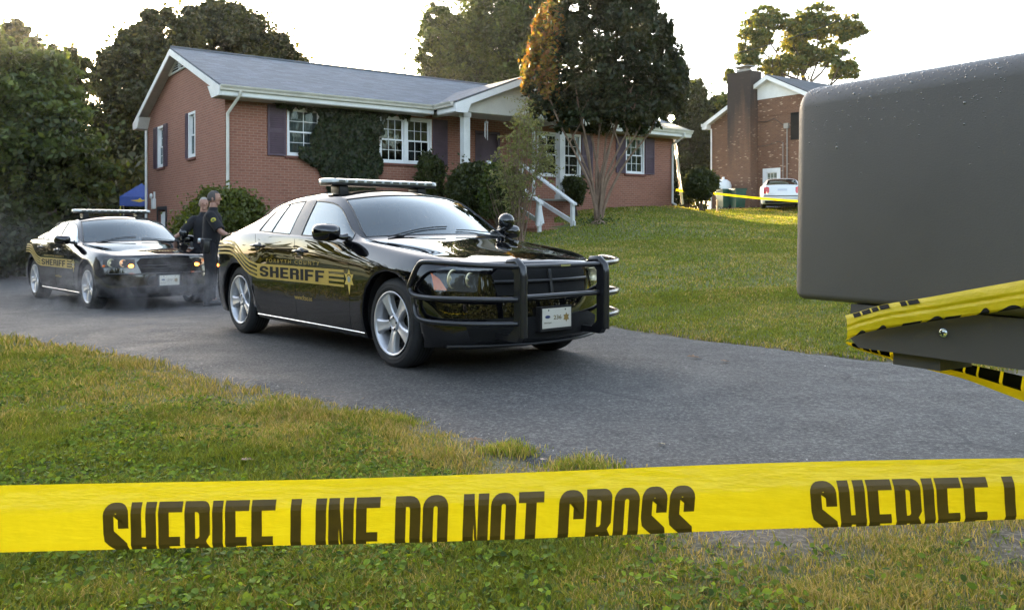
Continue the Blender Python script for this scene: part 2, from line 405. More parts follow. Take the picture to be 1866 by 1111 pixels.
base = t.mix(.6, base, t.ramp(n5, [(.35, (.45, .45, .46)), (.65, (1.25, 1.24, 1.22))]), 'MULTIPLY')
vb = t.n('ShaderNodeTexVoronoi'); vb.inputs['Scale'].default_value = 24; vb.inputs['Randomness'].default_value = 1; t.l(v, vb.inputs['Vector'])
spk = t.ramp(vb.outputs['Distance'], [(.055, (1, 1, 1)), (.10, (0, 0, 0))])
spk = t.mix(1., spk, t.ramp(t.n('ShaderNodeSeparateColor').outputs[0], [(0, (1, 1, 1)), (1, (1, 1, 1))]), 'MULTIPLY')
sc = t.n('ShaderNodeSeparateColor'); t.l(vb.outputs['Color'], sc.inputs[0])
base = t.mix(t.mix(1., spk, t.ramp(sc.outputs[0], [(.72, (0, 0, 0)), (.78, (1, 1, 1))]), 'MULTIPLY'), base, (.42, .41, .40))
cr = t.n('ShaderNodeTexVoronoi', feature='DISTANCE_TO_EDGE'); cr.inputs['Scale'].default_value = .95
wob = t.n('ShaderNodeMix', data_type='VECTOR'); wob.inputs[0].default_value = .16
nz = t.n('ShaderNodeTexNoise'); nz.inputs['Scale'].default_value = 2.4; nz.inputs['Detail'].default_value = 6; t.l(v, nz.inputs['Vector'])
t.l(v, wob.inputs[4]); t.l(nz.outputs['Color'], wob.inputs[5]); t.l(wob.outputs[1], cr.inputs['Vector'])
crk = t.ramp(cr.outputs['Distance'], [(.0, (1, 1, 1)), (.011, (0, 0, 0))])
crk = t.mix(1., crk, t.ramp(t.noise(v, .5, 2), [(.5, (0, 0, 0)), (.62, (.8,)*3)]), 'MULTIPLY')
base = t.mix(crk, base, (.012, .012, .013))
base = t.mix(.8, base, t.ramp(t.noise(v, .8, 5, .65), [(.34, (.66, .66, .67)), (.62, (1.02, 1.0, .98))]), 'MULTIPLY')
t.l(base, t.b.inputs['Base Color'])
t.l(t.ramp(n2, [(.3, (.62,)*3), (.7, (.85,)*3)]), t.b.inputs['Roughness'])
t.bump(t.math('ADD', vo.outputs['Distance'], t.math('MULTIPLY', n3, .7)), .55, .006)
drive = np_mesh('driveway', np.c_[dx, dy, dz], F, m, smooth=True); props(drive, kind='structure')
def drive_z(x, y): return gz(x, y)+.016
# ---------------------------------------------------------------- houses
def wall(mb, o, ud, n, L, z0, z1, ops, thick=.14, mi=0, uoff=0.):
    """brick wall sheet with real openings: o start corner, ud unit direction, n outward normal, ops (u0,u1,z0,z1)"""
    o, ud, n = Vector(o), Vector(ud), Vector(n); up = Vector((0, 0, 1))
    us = sorted({0., L, *[a for q in ops for a in q[:2]]}); zs = sorted({z0, z1, *[a for q in ops for a in q[2:]]})
    P = lambda u, z, d=0.: o+ud*u+up*z-n*d
    flip = ud.cross(up).dot(n) < 0
    def face(a, uv):
        if flip: a = a[::-1]; uv = uv[::-1]
        mb.quad(*a, mi=mi, uv=uv)
    for a, b in zip(us, us[1:]):
        for c, d in zip(zs, zs[1:]):
            if any(q[0] <= (a+b)/2 <= q[1] and q[2] <= (c+d)/2 <= q[3] for q in ops): continue
            face([P(a, c), P(b, c), P(b, d), P(a, d)], [(a+uoff, c), (b+uoff, c), (b+uoff, d), (a+uoff, d)])
    for a, b, c, d in ops:
        w = thick
        for q in ([P(a, c), P(a, c, w), P(a, d, w), P(a, d)], [P(b, c, w), P(b, c), P(b, d), P(b, d, w)]):
            mb.quad(*(q if not flip else q[::-1]), mi=mi, uv=[(0, c), (w, c), (w, d), (0, d)])
        for q in ([P(a, c), P(b, c), P(b, c, w), P(a, c, w)], [P(a, d, w), P(b, d, w), P(b, d), P(a, d)]):
            mb.quad(*(q if not flip else q[::-1]), mi=mi, uv=[(a, 0), (b, 0), (b, w), (a, w)])
def polywall(mb, pts3, uvs, mi=0): mb.add(pts3, [list(range(len(pts3)))], mi, [uvs])
def frame_T(o, ud, n):
    """local frame on a wall: x along, y outward, z up"""
    ud, n = Vector(ud), Vector(n); up = Vector((0, 0, 1)); o = Vector(o)
    return Matrix(((ud.x, n.x, up.x, o.x), (ud.y, n.y, up.y, o.y), (ud.z, n.z, up.z, o.z), (0, 0, 0, 1)))
def curtain_mat():
    m = mat('curtain', (.5, .52, .54), .9); t = NT(m); v = t.coord('Object', (1, 1, .05))
    t.l(t.ramp(t.noise(v, 16, 3), [(.3, (.36, .37, .38)), (.7, (.72, .73, .73))]), t.b.inputs['Base Color']); return m
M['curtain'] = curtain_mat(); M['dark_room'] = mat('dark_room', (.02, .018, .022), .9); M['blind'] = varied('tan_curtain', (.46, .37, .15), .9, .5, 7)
M['sill_brick'] = varied('sill_brick', (.15, .055, .04), .85, .4, 20)
def window(par, T, w, h, cols=2, rows=2, sash=True, back='curtain', back2=None, fr='trim_white', fw=.055, wide=0.05, sill=True, grid=True, low=None):
    """T: wall frame with origin at the opening's lower left corner. A window part with frame, panes and what hangs behind it"""
    def loc(mb): mb.v = [tuple(T @ Vector(p)) for p in mb.v]; return mb
    f = MB()                                   # fixed frame in the reveal
    d0, d1 = -.10, -.03
    f.box((0, d0, 0), (wide, d1+.04, h)); f.box((w-wide, d0, 0), (w, d1+.04, h))
    f.box((wide, d0, h-wide), (w-wide, d1+.038, h)); f.box((wide, d0, 0), (w-wide, d1+.05, wide))
    fo = loc(f).build('window', M[fr], par)
    s = MB(); a, b, c, d = wide+.002, w-wide-.002, wide+.002, h-wide-.002; mid = (c+d)/2
    parts = [(c, mid+.02, -.07, -.045), (mid-.02, d, -.095, -.072)] if sash else [(c, d, -.075, -.045)]
    for z0, z1, y0, y1 in parts:
        s.box((a, y0, z0), (a+.04, y1, z1)); s.box((b-.04, y0, z0), (b, y1, z1))
        s.box((a+.04, y0+.001, z0), (b-.04, y1-.001, z0+.04)); s.box((a+.04, y0+.001, z1-.04), (b-.04, y1-.001, z1))
        if grid:
            for i in range(1, cols):
                x = a+.04+(b-a-.08)*i/cols; s.box((x-.0065, y0+.006, z0+.04), (x+.009, y1-.004, z1-.04))
            for i in range(1, rows):
                z = z0+.04+(z1-z0-.08)*i/rows; s.box((a+.04, y0+.005, z-.0065), (b-.04, y1-.003, z+.0065))
    loc(s).build('sash', M[fr], fo)
    g = MB()
    for z0, z1, y0, y1 in parts: g.box((a+.038, (y0+y1)/2-.003, z0+.038), (b-.038, (y0+y1)/2, z1-.038))
    loc(g).build('pane', M['glass'], fo)
    k = MB(); n = 28
    bb = h*(low if low else 0)
    vs = []; 
    for i in range(n+1):
        x = w*i/n; y = -.20-.018*math.sin(i*1.9)-.01*math.sin(i*.7)
        vs += [(x, y, bb), (x, y, h)]
    k.add(vs, [[2*i, 2*i+2, 2*i+3, 2*i+1] for i in range(n)], 0, None, True)
    loc(k).build('curtain', M[back], fo)
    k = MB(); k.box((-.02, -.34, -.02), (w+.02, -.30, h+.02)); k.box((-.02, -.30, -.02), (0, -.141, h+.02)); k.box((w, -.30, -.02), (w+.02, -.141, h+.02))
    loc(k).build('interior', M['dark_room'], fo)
    if sill:
        k = MB(); k.box((-.06, -.1, -.075), (w+.06, .045, -.002), bev=.006); loc(k).build('sill', M['sill_brick'], fo)
    return fo
def shutter(par, T, x0, x1, z0, z1, m='plum', panels=2):
    k = MB(); k.box((x0, .004, z0), (x1, .03, z1)); s = .05
    zs = np.linspace(z0, z1, panels+1)
    k.box((x0, .03, z0), (x0+s, .045, z1)); k.box((x1-s, .03, z0), (x1, .045, z1))
    for i, z in enumerate(zs):
        a = max(z0, z-s/2) if 0 < i < panels else (z0 if i == 0 else z1-s)
        k.box((x0+s, .03, a), (x1-s, .044, a+s))
    for a, b in zip(zs, zs[1:]):                # louvre lines
        n = 10
        for i in range(n):
            z = a+s+(b-a-2*s)*(i+.5)/n
            k.add([(x0+s, .031, z-.02), (x1-s, .031, z-.02), (x1-s, .042, z+.012), (x0+s, .042, z+.012)], [[0, 1, 2, 3]])
    k.v = [tuple(T @ Vector(p)) for p in k.v]; return k.build('shutter', M[m], par)
# shingles
def shingle_mat(name, c):
    m = mat(name, c, .85); t = NT(m); uv = t.n('ShaderNodeTexCoord').outputs['UV']
    b = t.n('ShaderNodeTexBrick'); t.l(uv, b.inputs['Vector']); b.offset = .37; b.inputs['Scale'].default_value = 1
    b.inputs['Brick Width'].default_value = .31; b.inputs['Row Height'].default_value = .14; b.inputs['Mortar Size'].default_value = .006; b.inputs['Bias'].default_value = 0
    b.inputs['Color1'].default_value = (*[x*.62 for x in c], 1); b.inputs['Color2'].default_value = (*[x*1.38 for x in c], 1); b.inputs['Mortar'].default_value = (*[x*.4 for x in c], 1)
    n = t.noise(uv, .8, 6, .65); c2 = t.mix(t.ramp(n, [(.35, (0, 0, 0)), (.7, (.5,)*3)]), b.outputs['Color'], tuple(x*.6 for x in c))
    t.l(t.mix(.35, c2, t.ramp(t.noise(uv, 60, 3), [(.3, tuple(x*.5 for x in c)), (.7, tuple(x*1.5 for x in c))])), t.b.inputs['Base Color'])
    t.bump(b.outputs['Fac'], -.6, .012); return m
M['shingle'] = shingle_mat('grey_shingles', (.135, .15, .175)); M['shingle2'] = shingle_mat('dark_shingles', (.07, .078, .09))

HA = math.atan2(math.cos(.943), math.sin(.943))
house = thing('brick_house', 'red brick ranch house with grey shingle roof, plum shutters and a white gabled porch', 'house', ((410-933)/1554.3*21.2, 21.2, 0), HA)
def H2W(u, v, z=0): return house.matrix_basis @ Vector((u, v, z))
HL, HW, ZB = 15.9, 7.9, -1.2
ZS = 4.42                                      # soffit
UX, VX = (1, 0, 0), (0, 1, 0)
winA = (1.62, 2.60, 3.04, 4.34); winB = (6.0-.92, 6.0+.0, 3.04, 4.34)
wB0, wB1 = 4.25, 5.85
front_ops = [(1.60, 2.55, 3.04, 4.30), (3.98+.28, 5.72+.22, 2.98, 4.30), (7.45, 8.35, 2.02, 4.08), (9.78, 11.60, 2.80, 4.22), (13.62, 14.50, 3.03, 4.30)]
T0 = frame_T((0, 0, 0), UX, (0, -1, 0))
mb = MB()
wall(mb, (0, 0, 0), UX, (0, -1, 0), HL, ZB, ZS+.1, front_ops)
side_ops = [(5.85, 6.62, 3.02, 4.30), (2.55, 3.22, 3.10, 4.36), (5.62, 6.55, -.3, 1.72)]
# gable wall (u=0), u along +v
ops_l = [(a, b, c, d) for a, b, c, d in side_ops]
wall(mb, (0, 0, 0), VX, (-1, 0, 0), HW, ZB, ZS+.1, ops_l, uoff=3.3)
wall(mb, (HL, 0, 0), VX, (1, 0, 0), HW, ZB, ZS+.1, [], uoff=1.3)
wall(mb, (0, HW, 0), UX, (0, 1, 0), HL, ZB, ZS+.1, [], uoff=2.3)
ZR, EO, RO = 6.28, .62, .30                    # ridge, eave and rake overhangs
slope = (ZR-4.62)/(HW/2+EO)
zat = lambda v: ZR-abs(v-HW/2)*slope-.13       # underside of the roof along the gable
for u, sgn in ((0, -1), (HL, 1)):
    pts = [(0, ZS+.1), (HW, ZS+.1), (HW, zat(HW)), (HW/2, ZR-.13), (0, zat(0))]
    pts = pts if sgn > 0 else pts[::-1]
    polywall(mb, [(u, a, b) for a, b in pts], [(a+3.3, b) for a, b in pts])
mb.build('brick_wall', M['brick'], house)
# roof: two shingle planes with thickness, rake boards, soffits
def roof_plane(mb, a, b, c, d, th=.05, uvrot=0):
    a, b, c, d = map(Vector, (a, b, c, d)); n = (b-a).cross(d-a).normalized()
    w, h = (b-a).length, (d-a).length
    mb.quad(a, b, c, d, uv=[(0, 0), (w, 0), (w+((c-b)-(d-a)).dot((b-a).normalized()), h), (0, h)])
    A, B, C_, D = [p-n*th for p in (a, b, c, d)]
    mb.add([a, b, c, d, A, B, C_, D], [[7, 6, 5, 4], [0, 4, 5, 1], [1, 5, 6, 2], [2, 6, 7, 3], [3, 7, 4, 0]])
ze = ZR-(HW/2+EO)*slope
rb = MB()
roof_plane(rb, (-RO, -EO, ze), (HL+RO, -EO, ze), (HL+RO, HW/2, ZR), (-RO, HW/2, ZR))
roof_plane(rb, (HL+RO, HW+EO, ze), (-RO, HW+EO, ze), (-RO, HW/2, ZR), (HL+RO, HW/2, ZR))
# porch roof
PU0, PU1, PV = 5.72, 10.2, -1.68; PUC = (PU0+PU1)/2; PZ = 5.50; pze = 4.60; ps = (PZ-pze)/(PUC-PU0)
vmeet = lambda z: HW/2-(ZR-z)/slope            # where height z lies on the front plane
va, vb = vmeet(pze)+.02, vmeet(PZ)+.12
roof_plane(rb, (PU0-.06, vmeet(pze), pze+.012), (PU0-.06, PV-.1, pze+.012), (PUC, PV-.1, PZ+.012), (PUC, vb, PZ+.012))
roof_plane(rb, (PU1+.06, PV-.1, pze+.012), (PU1+.06, vmeet(pze), pze+.012), (PUC, vb, PZ+.012), (PUC, PV-.1, PZ+.012))
roof = rb.build('roof', M['shingle'], house)
k = MB(); k.tube([(-RO, HW/2, ZR+.01), (HL+RO, HW/2, ZR+.01)], .045, 8); k.build('ridge_cap', M['shingle'], roof)
# trim
k = MB()
def rake(k, u, sgn):
    t = .10
    for v0, v1 in ((-EO, HW/2), (HW+EO, HW/2)):
        z0, z1 = ze-.05, ZR-.05; dv = .17
        o = [(u, v0, z0), (u, v1, z1), (u, v1, z1-dv), (u, v0, z0-dv)]
        p = [(u+sgn*.03, *q[1:]) for q in o]
        k.add(o+p, [[0, 1, 2, 3], [7, 6, 5, 4], [0, 4, 5, 1], [3, 2, 6, 7], [0, 3, 7, 4]])
    for v0, vi in ((-EO, .0), (HW+EO, HW)):    # boxed eave return, seen as a triangle
        s2 = 1 if v0 < 0 else -1
        pts = [(v0, ze-.06), (v0+s2*.02, ze-.26), (vi+s2*.0, ze-.26), (vi+s2*.34, ze-.10+.34*slope+.05)]
        k.prism(pts, 0, u+sgn*.031, u-sgn*.32) if sgn < 0 else k.prism(pts, 0, u-.32, u+sgn*.031)
rake(k, -RO, -1); k.build('rake_board', M['trim_white'], house)
k = MB(); rake(k, HL+RO, 1); k.build('rake_board', M['trim_white'], house)
k = MB()
k.box((-RO+.03, -EO+.02, ze-.27), (PU0-.07, 0, ze-.25)); k.box((PU1+.07, -EO+.02, ze-.27), (HL+RO-.03, 0, ze-.25)); k.box((-RO+.03, HW, ze-.27), (HL+RO-.03, HW+EO-.02, ze-.25))
for u in (-RO+.02, HL+.02):                    # soffit under the rakes
    for v0, v1 in ((-EO+.05, HW/2), (HW+EO-.05, HW/2)):
        z0, z1 = ze-.20, ZR-.19
        k.quad((u, v0, z0+.07), (u+RO-.03, v0, z0+.07), (u+RO-.03, v1, z1+.07), (u, v1, z1+.07))
k.build('soffit', varied('soffit_board', (.42, .40, .37), .8, .15, 3), house)
k = MB(); fz = ze-.25
k.box((-RO+.03, -EO, fz), (PU0-.07, -EO+.02, ze-.01)); k.box((PU1+.07, -EO, fz), (HL+RO-.03, -EO+.02, ze-.01)); k.box((-RO, HW+EO-.02, fz), (HL+RO, HW+EO, ze-.01))
k.build('fascia', M['trim_white'], house)
def gutter(k, a, b, nrm):                      # K-profile gutter along a-b
    a, b, n = Vector(a), Vector(b), Vector(nrm); up = Vector((0, 0, 1))
    prof = [(0, 0), (0, -.12), (.06, -.12), (.075, -.07), (.11, -.03), (.12, 0), (.112, 0), (.10, -.028), (.066, -.065), (.052, -.11), (.008, -.11), (.008, 0)]
    vs = [a+n*p+up*q for p, q in prof]+[b+n*p+up*q for p, q in prof]; m_ = len(prof)
    k.add(vs, [[i, (i+1) % m_, m_+(i+1) % m_, m_+i] for i in range(m_)]+[list(range(m_))[::-1], list(range(m_, 2*m_))])
k = MB(); gutter(k, (-RO-.02, -EO-.003, ze-.02), (PU0-.02, -EO-.003, ze-.02), (0, -1, 0)); gutter(k, (PU0-.06, -EO-.12, ze-.02), (PU0-.06, PV+.05, ze-.02), (-1, 0, 0))
gm = varied('gutter_aluminium', (.58, .56, .50), .45, .15, 2.5)
k.build('gutter', gm, house)
k = MB(); gutter(k, (PU1+.07, -EO-.003, ze-.02), (HL+RO+.02, -EO-.003, ze-.02), (0, -1, 0)); k.build('gutter', gm, house)
dp = lambda k, pts: k.tube(pts, .042, 8)
k = MB(); dp(k, [(.16, -EO-.06, ze-.13), (.16, -EO-.06, ze-.22), (-.0+.05, -.065, ze-.62), (.05, -.065, ze-.75), (.05, -.065, .3)]); k.build('downspout', gm, house)
k = MB(); dp(k, [(HL-.1, -EO-.06, ze-.13), (HL-.1, -EO-.06, ze-.22), (HL-.06, -.065, ze-.5), (HL-.06, -.065, 2.05), (HL-.06, -.25, 1.98)]); k.build('downspout', M['trim_white'], house)
k = MB(); dp(k, [(-.065, HW-.05, ze-.32), (-.065, HW-.05, ze-.5), (-.065, HW-.05, -.2)]); k.build('downspout', M['trim_white'], house)
# gable vent, a white louvred triangle
k = MB(); vw = 1.2; vz0 = ZR-.16-vw*slope*1.0
k.add([(-.012, HW/2-vw, vz0), (-.012, HW/2+vw, vz0), (-.012, HW/2, ZR-.16)], [[2, 1, 0]], 1)
fwid = .05
for v0, z0, v1, z1 in ((-vw, vz0, vw, vz0), (-vw, vz0, 0, ZR-.16), (vw, vz0, 0, ZR-.16)):
    k.tube([(-.03, HW/2+v0, z0), (-.03, HW/2+v1, z1)], .04, 4)
n = 6
for i in range(n):
    z = vz0+.07+(ZR-.2-vz0)*i/(n+.5); hw = (ZR-.16-z)/slope-.04
    if hw > .05: k.add([(-.02, HW/2-hw, z+.05), (-.02, HW/2+hw, z+.05), (-.06, HW/2+hw, z), (-.06, HW/2-hw, z)], [[0, 1, 2, 3]], 0)
k.box((-.07, HW/2-.025, vz0), (-.02, HW/2+.025, ZR-.25))
k.build('gable_vent', [M['trim_white'], M['dark_room']], house)
# windows
a, b, c, d = front_ops[0]; T = frame_T((a, 0, c), UX, (0, -1, 0)); window(house, T, b-a, d-c, 2, 2, back='curtain', low=0, fr='white_paint')
shutter(house, frame_T((0, 0, 0), UX, (0, -1, 0)), 1.08, 1.56, 3.02, 4.32)
a, b, c, d = front_ops[1]; w = (b-a)/2
for i in range(2):
    T = frame_T((a+w*i, 0, c), UX, (0, -1, 0)); window(house, T, w, d-c, 3, 2, back='blind', low=.5, fr='white_paint', wide=.06)
shutter(house, T0, a-.52, a-.03, c, d); shutter(house, T0, b+.03, b+.52, c-.02, d)
a, b, c, d = front_ops[3]; w = (b-a)/2
for i in range(2):
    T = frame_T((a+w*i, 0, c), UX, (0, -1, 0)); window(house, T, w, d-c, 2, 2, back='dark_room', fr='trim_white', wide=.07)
shutter(house, T0, b+.03, b+.50, c, d)
a, b, c, d = front_ops[4]; T = frame_T((a, 0, c), UX, (0, -1, 0)); window(house, T, b-a, d-c, 3, 2, back='curtain', fr='white_paint')
shutter(house, T0, a-.46, a-.03, c, d); shutter(house, T0, b+.03, b+.47, c, d)
# front door with storm door
a, b, c, d = front_ops[2]; k = MB(); k.box((a, .05, c), (b, .09, d)); k.box((a, -.02, c), (a+.07, .05, d)); k.box((b-.07, -.02, c), (b, .05, d)); k.box((a+.07, -.018, d-.08), (b-.07, .05, d))
dr_ = k.build('front_door', [M['plum']], house); k = MB(); k.ball((b-.15, .02, c+1.), .03); k.build('handle', M['chrome'], dr_)
# gable-side windows
NL = (-1, 0, 0)
for i, (a, b, c, d) in enumerate(side_ops[:2]):
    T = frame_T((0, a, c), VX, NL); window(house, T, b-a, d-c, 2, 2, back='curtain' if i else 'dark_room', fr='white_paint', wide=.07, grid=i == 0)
TS = frame_T((0, 0, 0), VX, NL)
a, b, c, d = side_ops[0]; shutter(house, TS, a-.42, a-.02, c, d); shutter(house, TS, b+.02, b+.42, c, d)
a, b, c, d = side_ops[1]; shutter(house, TS, b+.02, b+.20, c, d)
a, b, c, d = side_ops[2]; k = MB(); k.box((.06, a+.06, c), (.1, b-.06, d-.06))
for i in range(2):
    for j in range(3): k.box((.05, a+.16+i*.36, c+.15+j*.62), (.06, a+.42+i*.36, c+.62+j*.62))
k.build('side_door', M['white_paint'], house)
k = MB(); k.box((-.03, a-.1, c), (.05, a, d+.1)); k.box((-.03, b, c), (.05, b+.1, d+.1)); k.box((-.029, a, d), (.05, b, d+.1)); k.build('door_frame', M['dark_room'], house)
# porch
k = MB(); k.box((PU0+.1, PV+.15, .2), (PU1-.1, 0, 2.0)); 
pb = MB(); wall(pb, (PU0+.1, PV+.15, 0), UX, (0, -1, 0), PU1-PU0-.2, .2, 1.96, []); wall(pb, (PU0+.1, PV+.15, 0), VX, (-1, 0, 0), -PV-.15, .2, 1.96, []); wall(pb, (PU1-.1, PV+.15, 0), VX, (1, 0, 0), -PV-.15, .2, 1.96, [])
pb.build('porch_base', M['brick'], house)
k = MB(); k.box((PU0+.05, PV+.1, 1.963), (PU1-.05, -.003, 2.02)); k.build('porch_floor', varied('porch_concrete', (.3, .29, .27), .9, .2, 4), house)
for u in (6.2, 9.62):
    k = MB(); k.box((u-.10, PV+.20, 2.02), (u+.10, PV+.40, 4.36)); k.box((u-.125, PV+.175, 2.02), (u+.125, PV+.425, 2.16)); k.box((u-.125, PV+.175, 4.24), (u+.125, PV+.425, 4.36)); k.build('column', M['trim_white'], house)
for u in (8.58,):
    k = MB(); k.box((u-.035, PV+.24, 2.02), (u+.035, PV+.31, 4.36)); k.build('porch_post', M['trim_white'], house)
k = MB(); v0, v1 = PV+.14, PV+.20              # pediment board, beam
k.prism([(PU0+.2, 4.37), (PU1-.2, 4.37), (PU1-.2, pze-.05), (PUC, PZ-.12), (PU0+.2, pze-.05)], 1, v0, v1)
k.box((PU0+.25, v1, 4.362), (PU1-.25, PV+.42, 4.50)); k.box((PU0+.25, PV+.42, 4.362), (PU0+.40, 0, 4.5)); k.box((PU1-.40, PV+.42, 4.362), (PU1-.25, 0, 4.5))
k.box((PU0+.40, PV+.42, 4.44), (PU1-.40, -.003, 4.47))
k.build('pediment', varied('painted_porch_board', (.56, .55, .51), .7, .1, 2), house)
k = MB(); v0, v1 = PV-.10, PV-.07
for s in (-1, 1):
    o = [(PUC, PZ-.03), (PUC, PZ-.22), (PUC+s*(PUC-PU0-.42), pze-.05+.42*ps-.18+.02), (PUC+s*(PUC-PU0-.30), pze-.30), (PUC+s*(PUC-PU0+.06), pze-.30), (PUC+s*(PUC-PU0+.06), pze-.05)]
    k.prism(o if s > 0 else o[::-1], 1, v0, v1)
    q = [(PUC+s*(PUC-PU0+.04), PV-.07, pze-.28), (PUC+s*(PUC-PU0-.30), PV-.07, pze-.28), (PUC+s*(PUC-PU0-.30), PV+.14, pze-.28), (PUC+s*(PUC-PU0+.04), PV+.14, pze-.28)]
    k.quad(*q)
    k.box((PUC+s*(PUC-PU0-.0), PV-.07, pze-.28), (PUC+s*(PUC-PU0-.3), -EO-.1, pze-.26)); k.box((PUC+s*(PUC-PU0+.03), PV-.07, pze-.26), (PUC+s*(PUC-PU0+.0), -EO-.1, pze-.02))
k.build('porch_fascia', M['white_paint'], house)
k = MB()                                       # wind chime under the porch beam
k.tube([(7.05, PV+.5, 4.44), (7.05, PV+.5, 4.2)], .006, 4); k.lathe([(.0, 4.2), (.06, 4.19), (.06, 4.16), (0, 4.16)], 12, 0, Matrix.Translation((7.05, PV+.5, 0)))
for i in range(5):
    t_ = i*1.256; k.tube([(7.05+.045*math.cos(t_), PV+.5+.045*math.sin(t_), 4.16), (7.05+.045*math.cos(t_), PV+.5+.045*math.sin(t_), 3.86-.05*i)], .009, 6)
o = k.build('wind_chime', M['alloy']); o.matrix_basis = house.matrix_basis.copy(); props(o, 'small metal wind chime hanging under the porch beam', 'wind chime')
# steps with white rails
SU, SV0, SV1 = 7.30, PV+.15, -4.02
sb = MB(); n = 6; zg = 1.14
for i in range(n):
    v0 = SV0-(SV0-SV1)*i/n; v1 = SV0-(SV0-SV1)*(i+1)/n; z = 2.0-(2.0-zg)*(i+1)/(n+.0)+.02
    bx = [(SU-.62, v1), (SU+.62, v0)]
    z = max(z, zg+.02)
    wall(sb, (SU-.62, v1, 0), UX, (0, -1, 0), 1.24, .8, z, []); sb.quad((SU-.62, v1, z), (SU+.62, v1, z), (SU+.62, v0, z), (SU-.62, v0, z), uv=[(0, 0), (1.24, 0), (1.24, .4), (0, .4)])
    for u_, n_ in ((SU-.62, (-1, 0, 0)), (SU+.62, (1, 0, 0))): wall(sb, (u_, v1, 0), VX, n_, v0-v1, .8, z, [])
steps = sb.build('brick_steps', M['brick'], house)
for u in (SU-.56, SU+.56):
    k = MB(); zt = 1.80; v_ = SV1-.02
    k.box((u-.045, v_-.045, zg-.15), (u+.045, v_+.045, zt))
    k.box((u-.045, SV0-.3, 2.0), (u+.045, SV0-.21, 2.98))
    dz = 2.98-zt; dv = (SV0-.25)-v_
    for (za, zb, hh, ww) in ((zt, 2.98, .05, .07), (zg+.12, 2.20, .12, .025)):
        a = Vector((u-ww, v_-.10, za-.04)); b = Vector((u-ww, SV0-.22, zb))
        k.add([a, a+Vector((2*ww, 0, 0)), b+Vector((2*ww, 0, 0)), b, a+Vector((0, 0, hh)), a+Vector((2*ww, 0, hh)), b+Vector((2*ww, 0, hh)), b+Vector((0, 0, hh))],
              [[3, 2, 1, 0], [4, 5, 6, 7], [0, 1, 5, 4], [1, 2, 6, 5], [2, 3, 7, 6], [3, 0, 4, 7]])
    k.build('handrail', M['trim_white'], house)
# electricity meter on the gable wall
k = MB(); T = frame_T((0, 6.95, 2.0), VX, NL)
k.box((-.12, .003, -.24), (.12, .10, .08), T=T, bev=.01); k.lathe([(.0, .16), (.07, .155), (.085, .13), (.085, .10)], 16, 0, T @ Matrix.Translation((0, 0, .16)) @ Matrix.Identity(4), axis='y')
k.box((-.03, .003, .08), (.03, .05, .3), T=T); k.build('electric_meter', M['trim_white'], house)
# roof vent pipe catching the sun
k = MB(); k.tube([(15.3, .1, zat(.1)+.05), (15.3, .1, zat(.1)+.42)], .05, 12); k.lathe([(0, .08), (.10, .03), (.12, 0), (0, .01)], 16, 0, Matrix.Translation((15.3, .1, zat(.1)+.42))); k.build('vent_pipe', mat('bright_flue', (.9, .9, .9), .25, .6), house)
GLINTM = mat('glint_glow', (1, .95, .8), .4, emit=(1, .80, .42), es=30.)   # added glowing balls imitating sun glints at the right roof end, not real lamps
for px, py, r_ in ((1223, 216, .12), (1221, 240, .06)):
    p = house.matrix_basis.inverted() @ at(px, py, 30.6); k = MB(); k.lathe([(r_*1.15, .0), (r_*1.2, .05), (r_*.5, .16), (0, .17)], 16, 0, Matrix.Translation(p) @ Matrix.Rotation(R(-90), 4, 'X')); k.tube([p+Vector((0, .1, 0)), p+Vector((.05, .25, -.12))], .02, 6); fl = k.build('glint_stand_in', M['dark_metal'], house)
    k = MB(); k.ball(p, r_, seg=16); k.build('glint_ball', GLINTM, fl)
# ---------------------------------------------------------------- second house
h2 = thing('brick_house', 'brown two storey brick house with a tall sooty chimney beyond the yard', 'house', (15.62, 40.72, 0), HA)
W2, L2 = 7.9, 13.0; zr2, se2 = 9.05, .50; s2 = (9.05-6.95)/(W2/2+.3)
mb = MB()
ops2 = [(1.30, 2.15, 5.6, 6.95), (5.05-1.62, 5.95-1.62, 2.25, 4.15), (1.15, 2.1, 2.25, 4.3)]
wall(mb, (0, 0, 0), VX, (-1, 0, 0), W2, 1.2, 6.9, ops2)
pts = [(0, 6.9), (W2, 6.9), (W2, zr2-.15-W2/2*s2), (W2/2, zr2-.15), (0, zr2-.15-W2/2*s2)]
polywall(mb, [(0, a, b) for a, b in pts[::-1]], pts[::-1])
wall(mb, (0, 0, 0), UX, (0, -1, 0), L2, 1.2, 7.0, []); wall(mb, (0, W2, 0), UX, (0, 1, 0), L2, 1.2, 7.0, [])
mb.build('brick_wall', M['brick2'], h2)
rb = MB(); e2 = .35; zz = zr2-(W2/2+e2)*s2
roof_plane(rb, (-.3, -e2, zz), (L2+.3, -e2, zz), (L2+.3, W2/2, zr2), (-.3, W2/2, zr2)); roof_plane(rb, (L2+.3, W2+e2, zz), (-.3, W2+e2, zz), (-.3, W2/2, zr2), (L2+.3, W2/2, zr2))
rb.build('roof', M['shingle2'], h2)
k = MB()
for v0 in (-e2, W2+e2):
    o = [(-.3, v0, zz-.05), (-.3, W2/2, zr2-.05), (-.3, W2/2, zr2-.27), (-.3, v0, zz-.27)]; p = [(-.34, *q[1:]) for q in o]
    k.add(o+p, [[0, 1, 2, 3], [7, 6, 5, 4], [0, 4, 5, 1], [3, 2, 6, 7], [0, 3, 7, 4]]); 
    q = [(-.3, v0, zz-.24), (0, v0, zz-.24), (0, W2/2, zr2-.24), (-.3, W2/2, zr2-.24)]; k.quad(*q)
k.prism([(W2+.02, zz-.32), (W2+e2, zz-.32), (W2+e2, zz-.05), (W2+.02, zz+.1)], 0, -.34, .1)
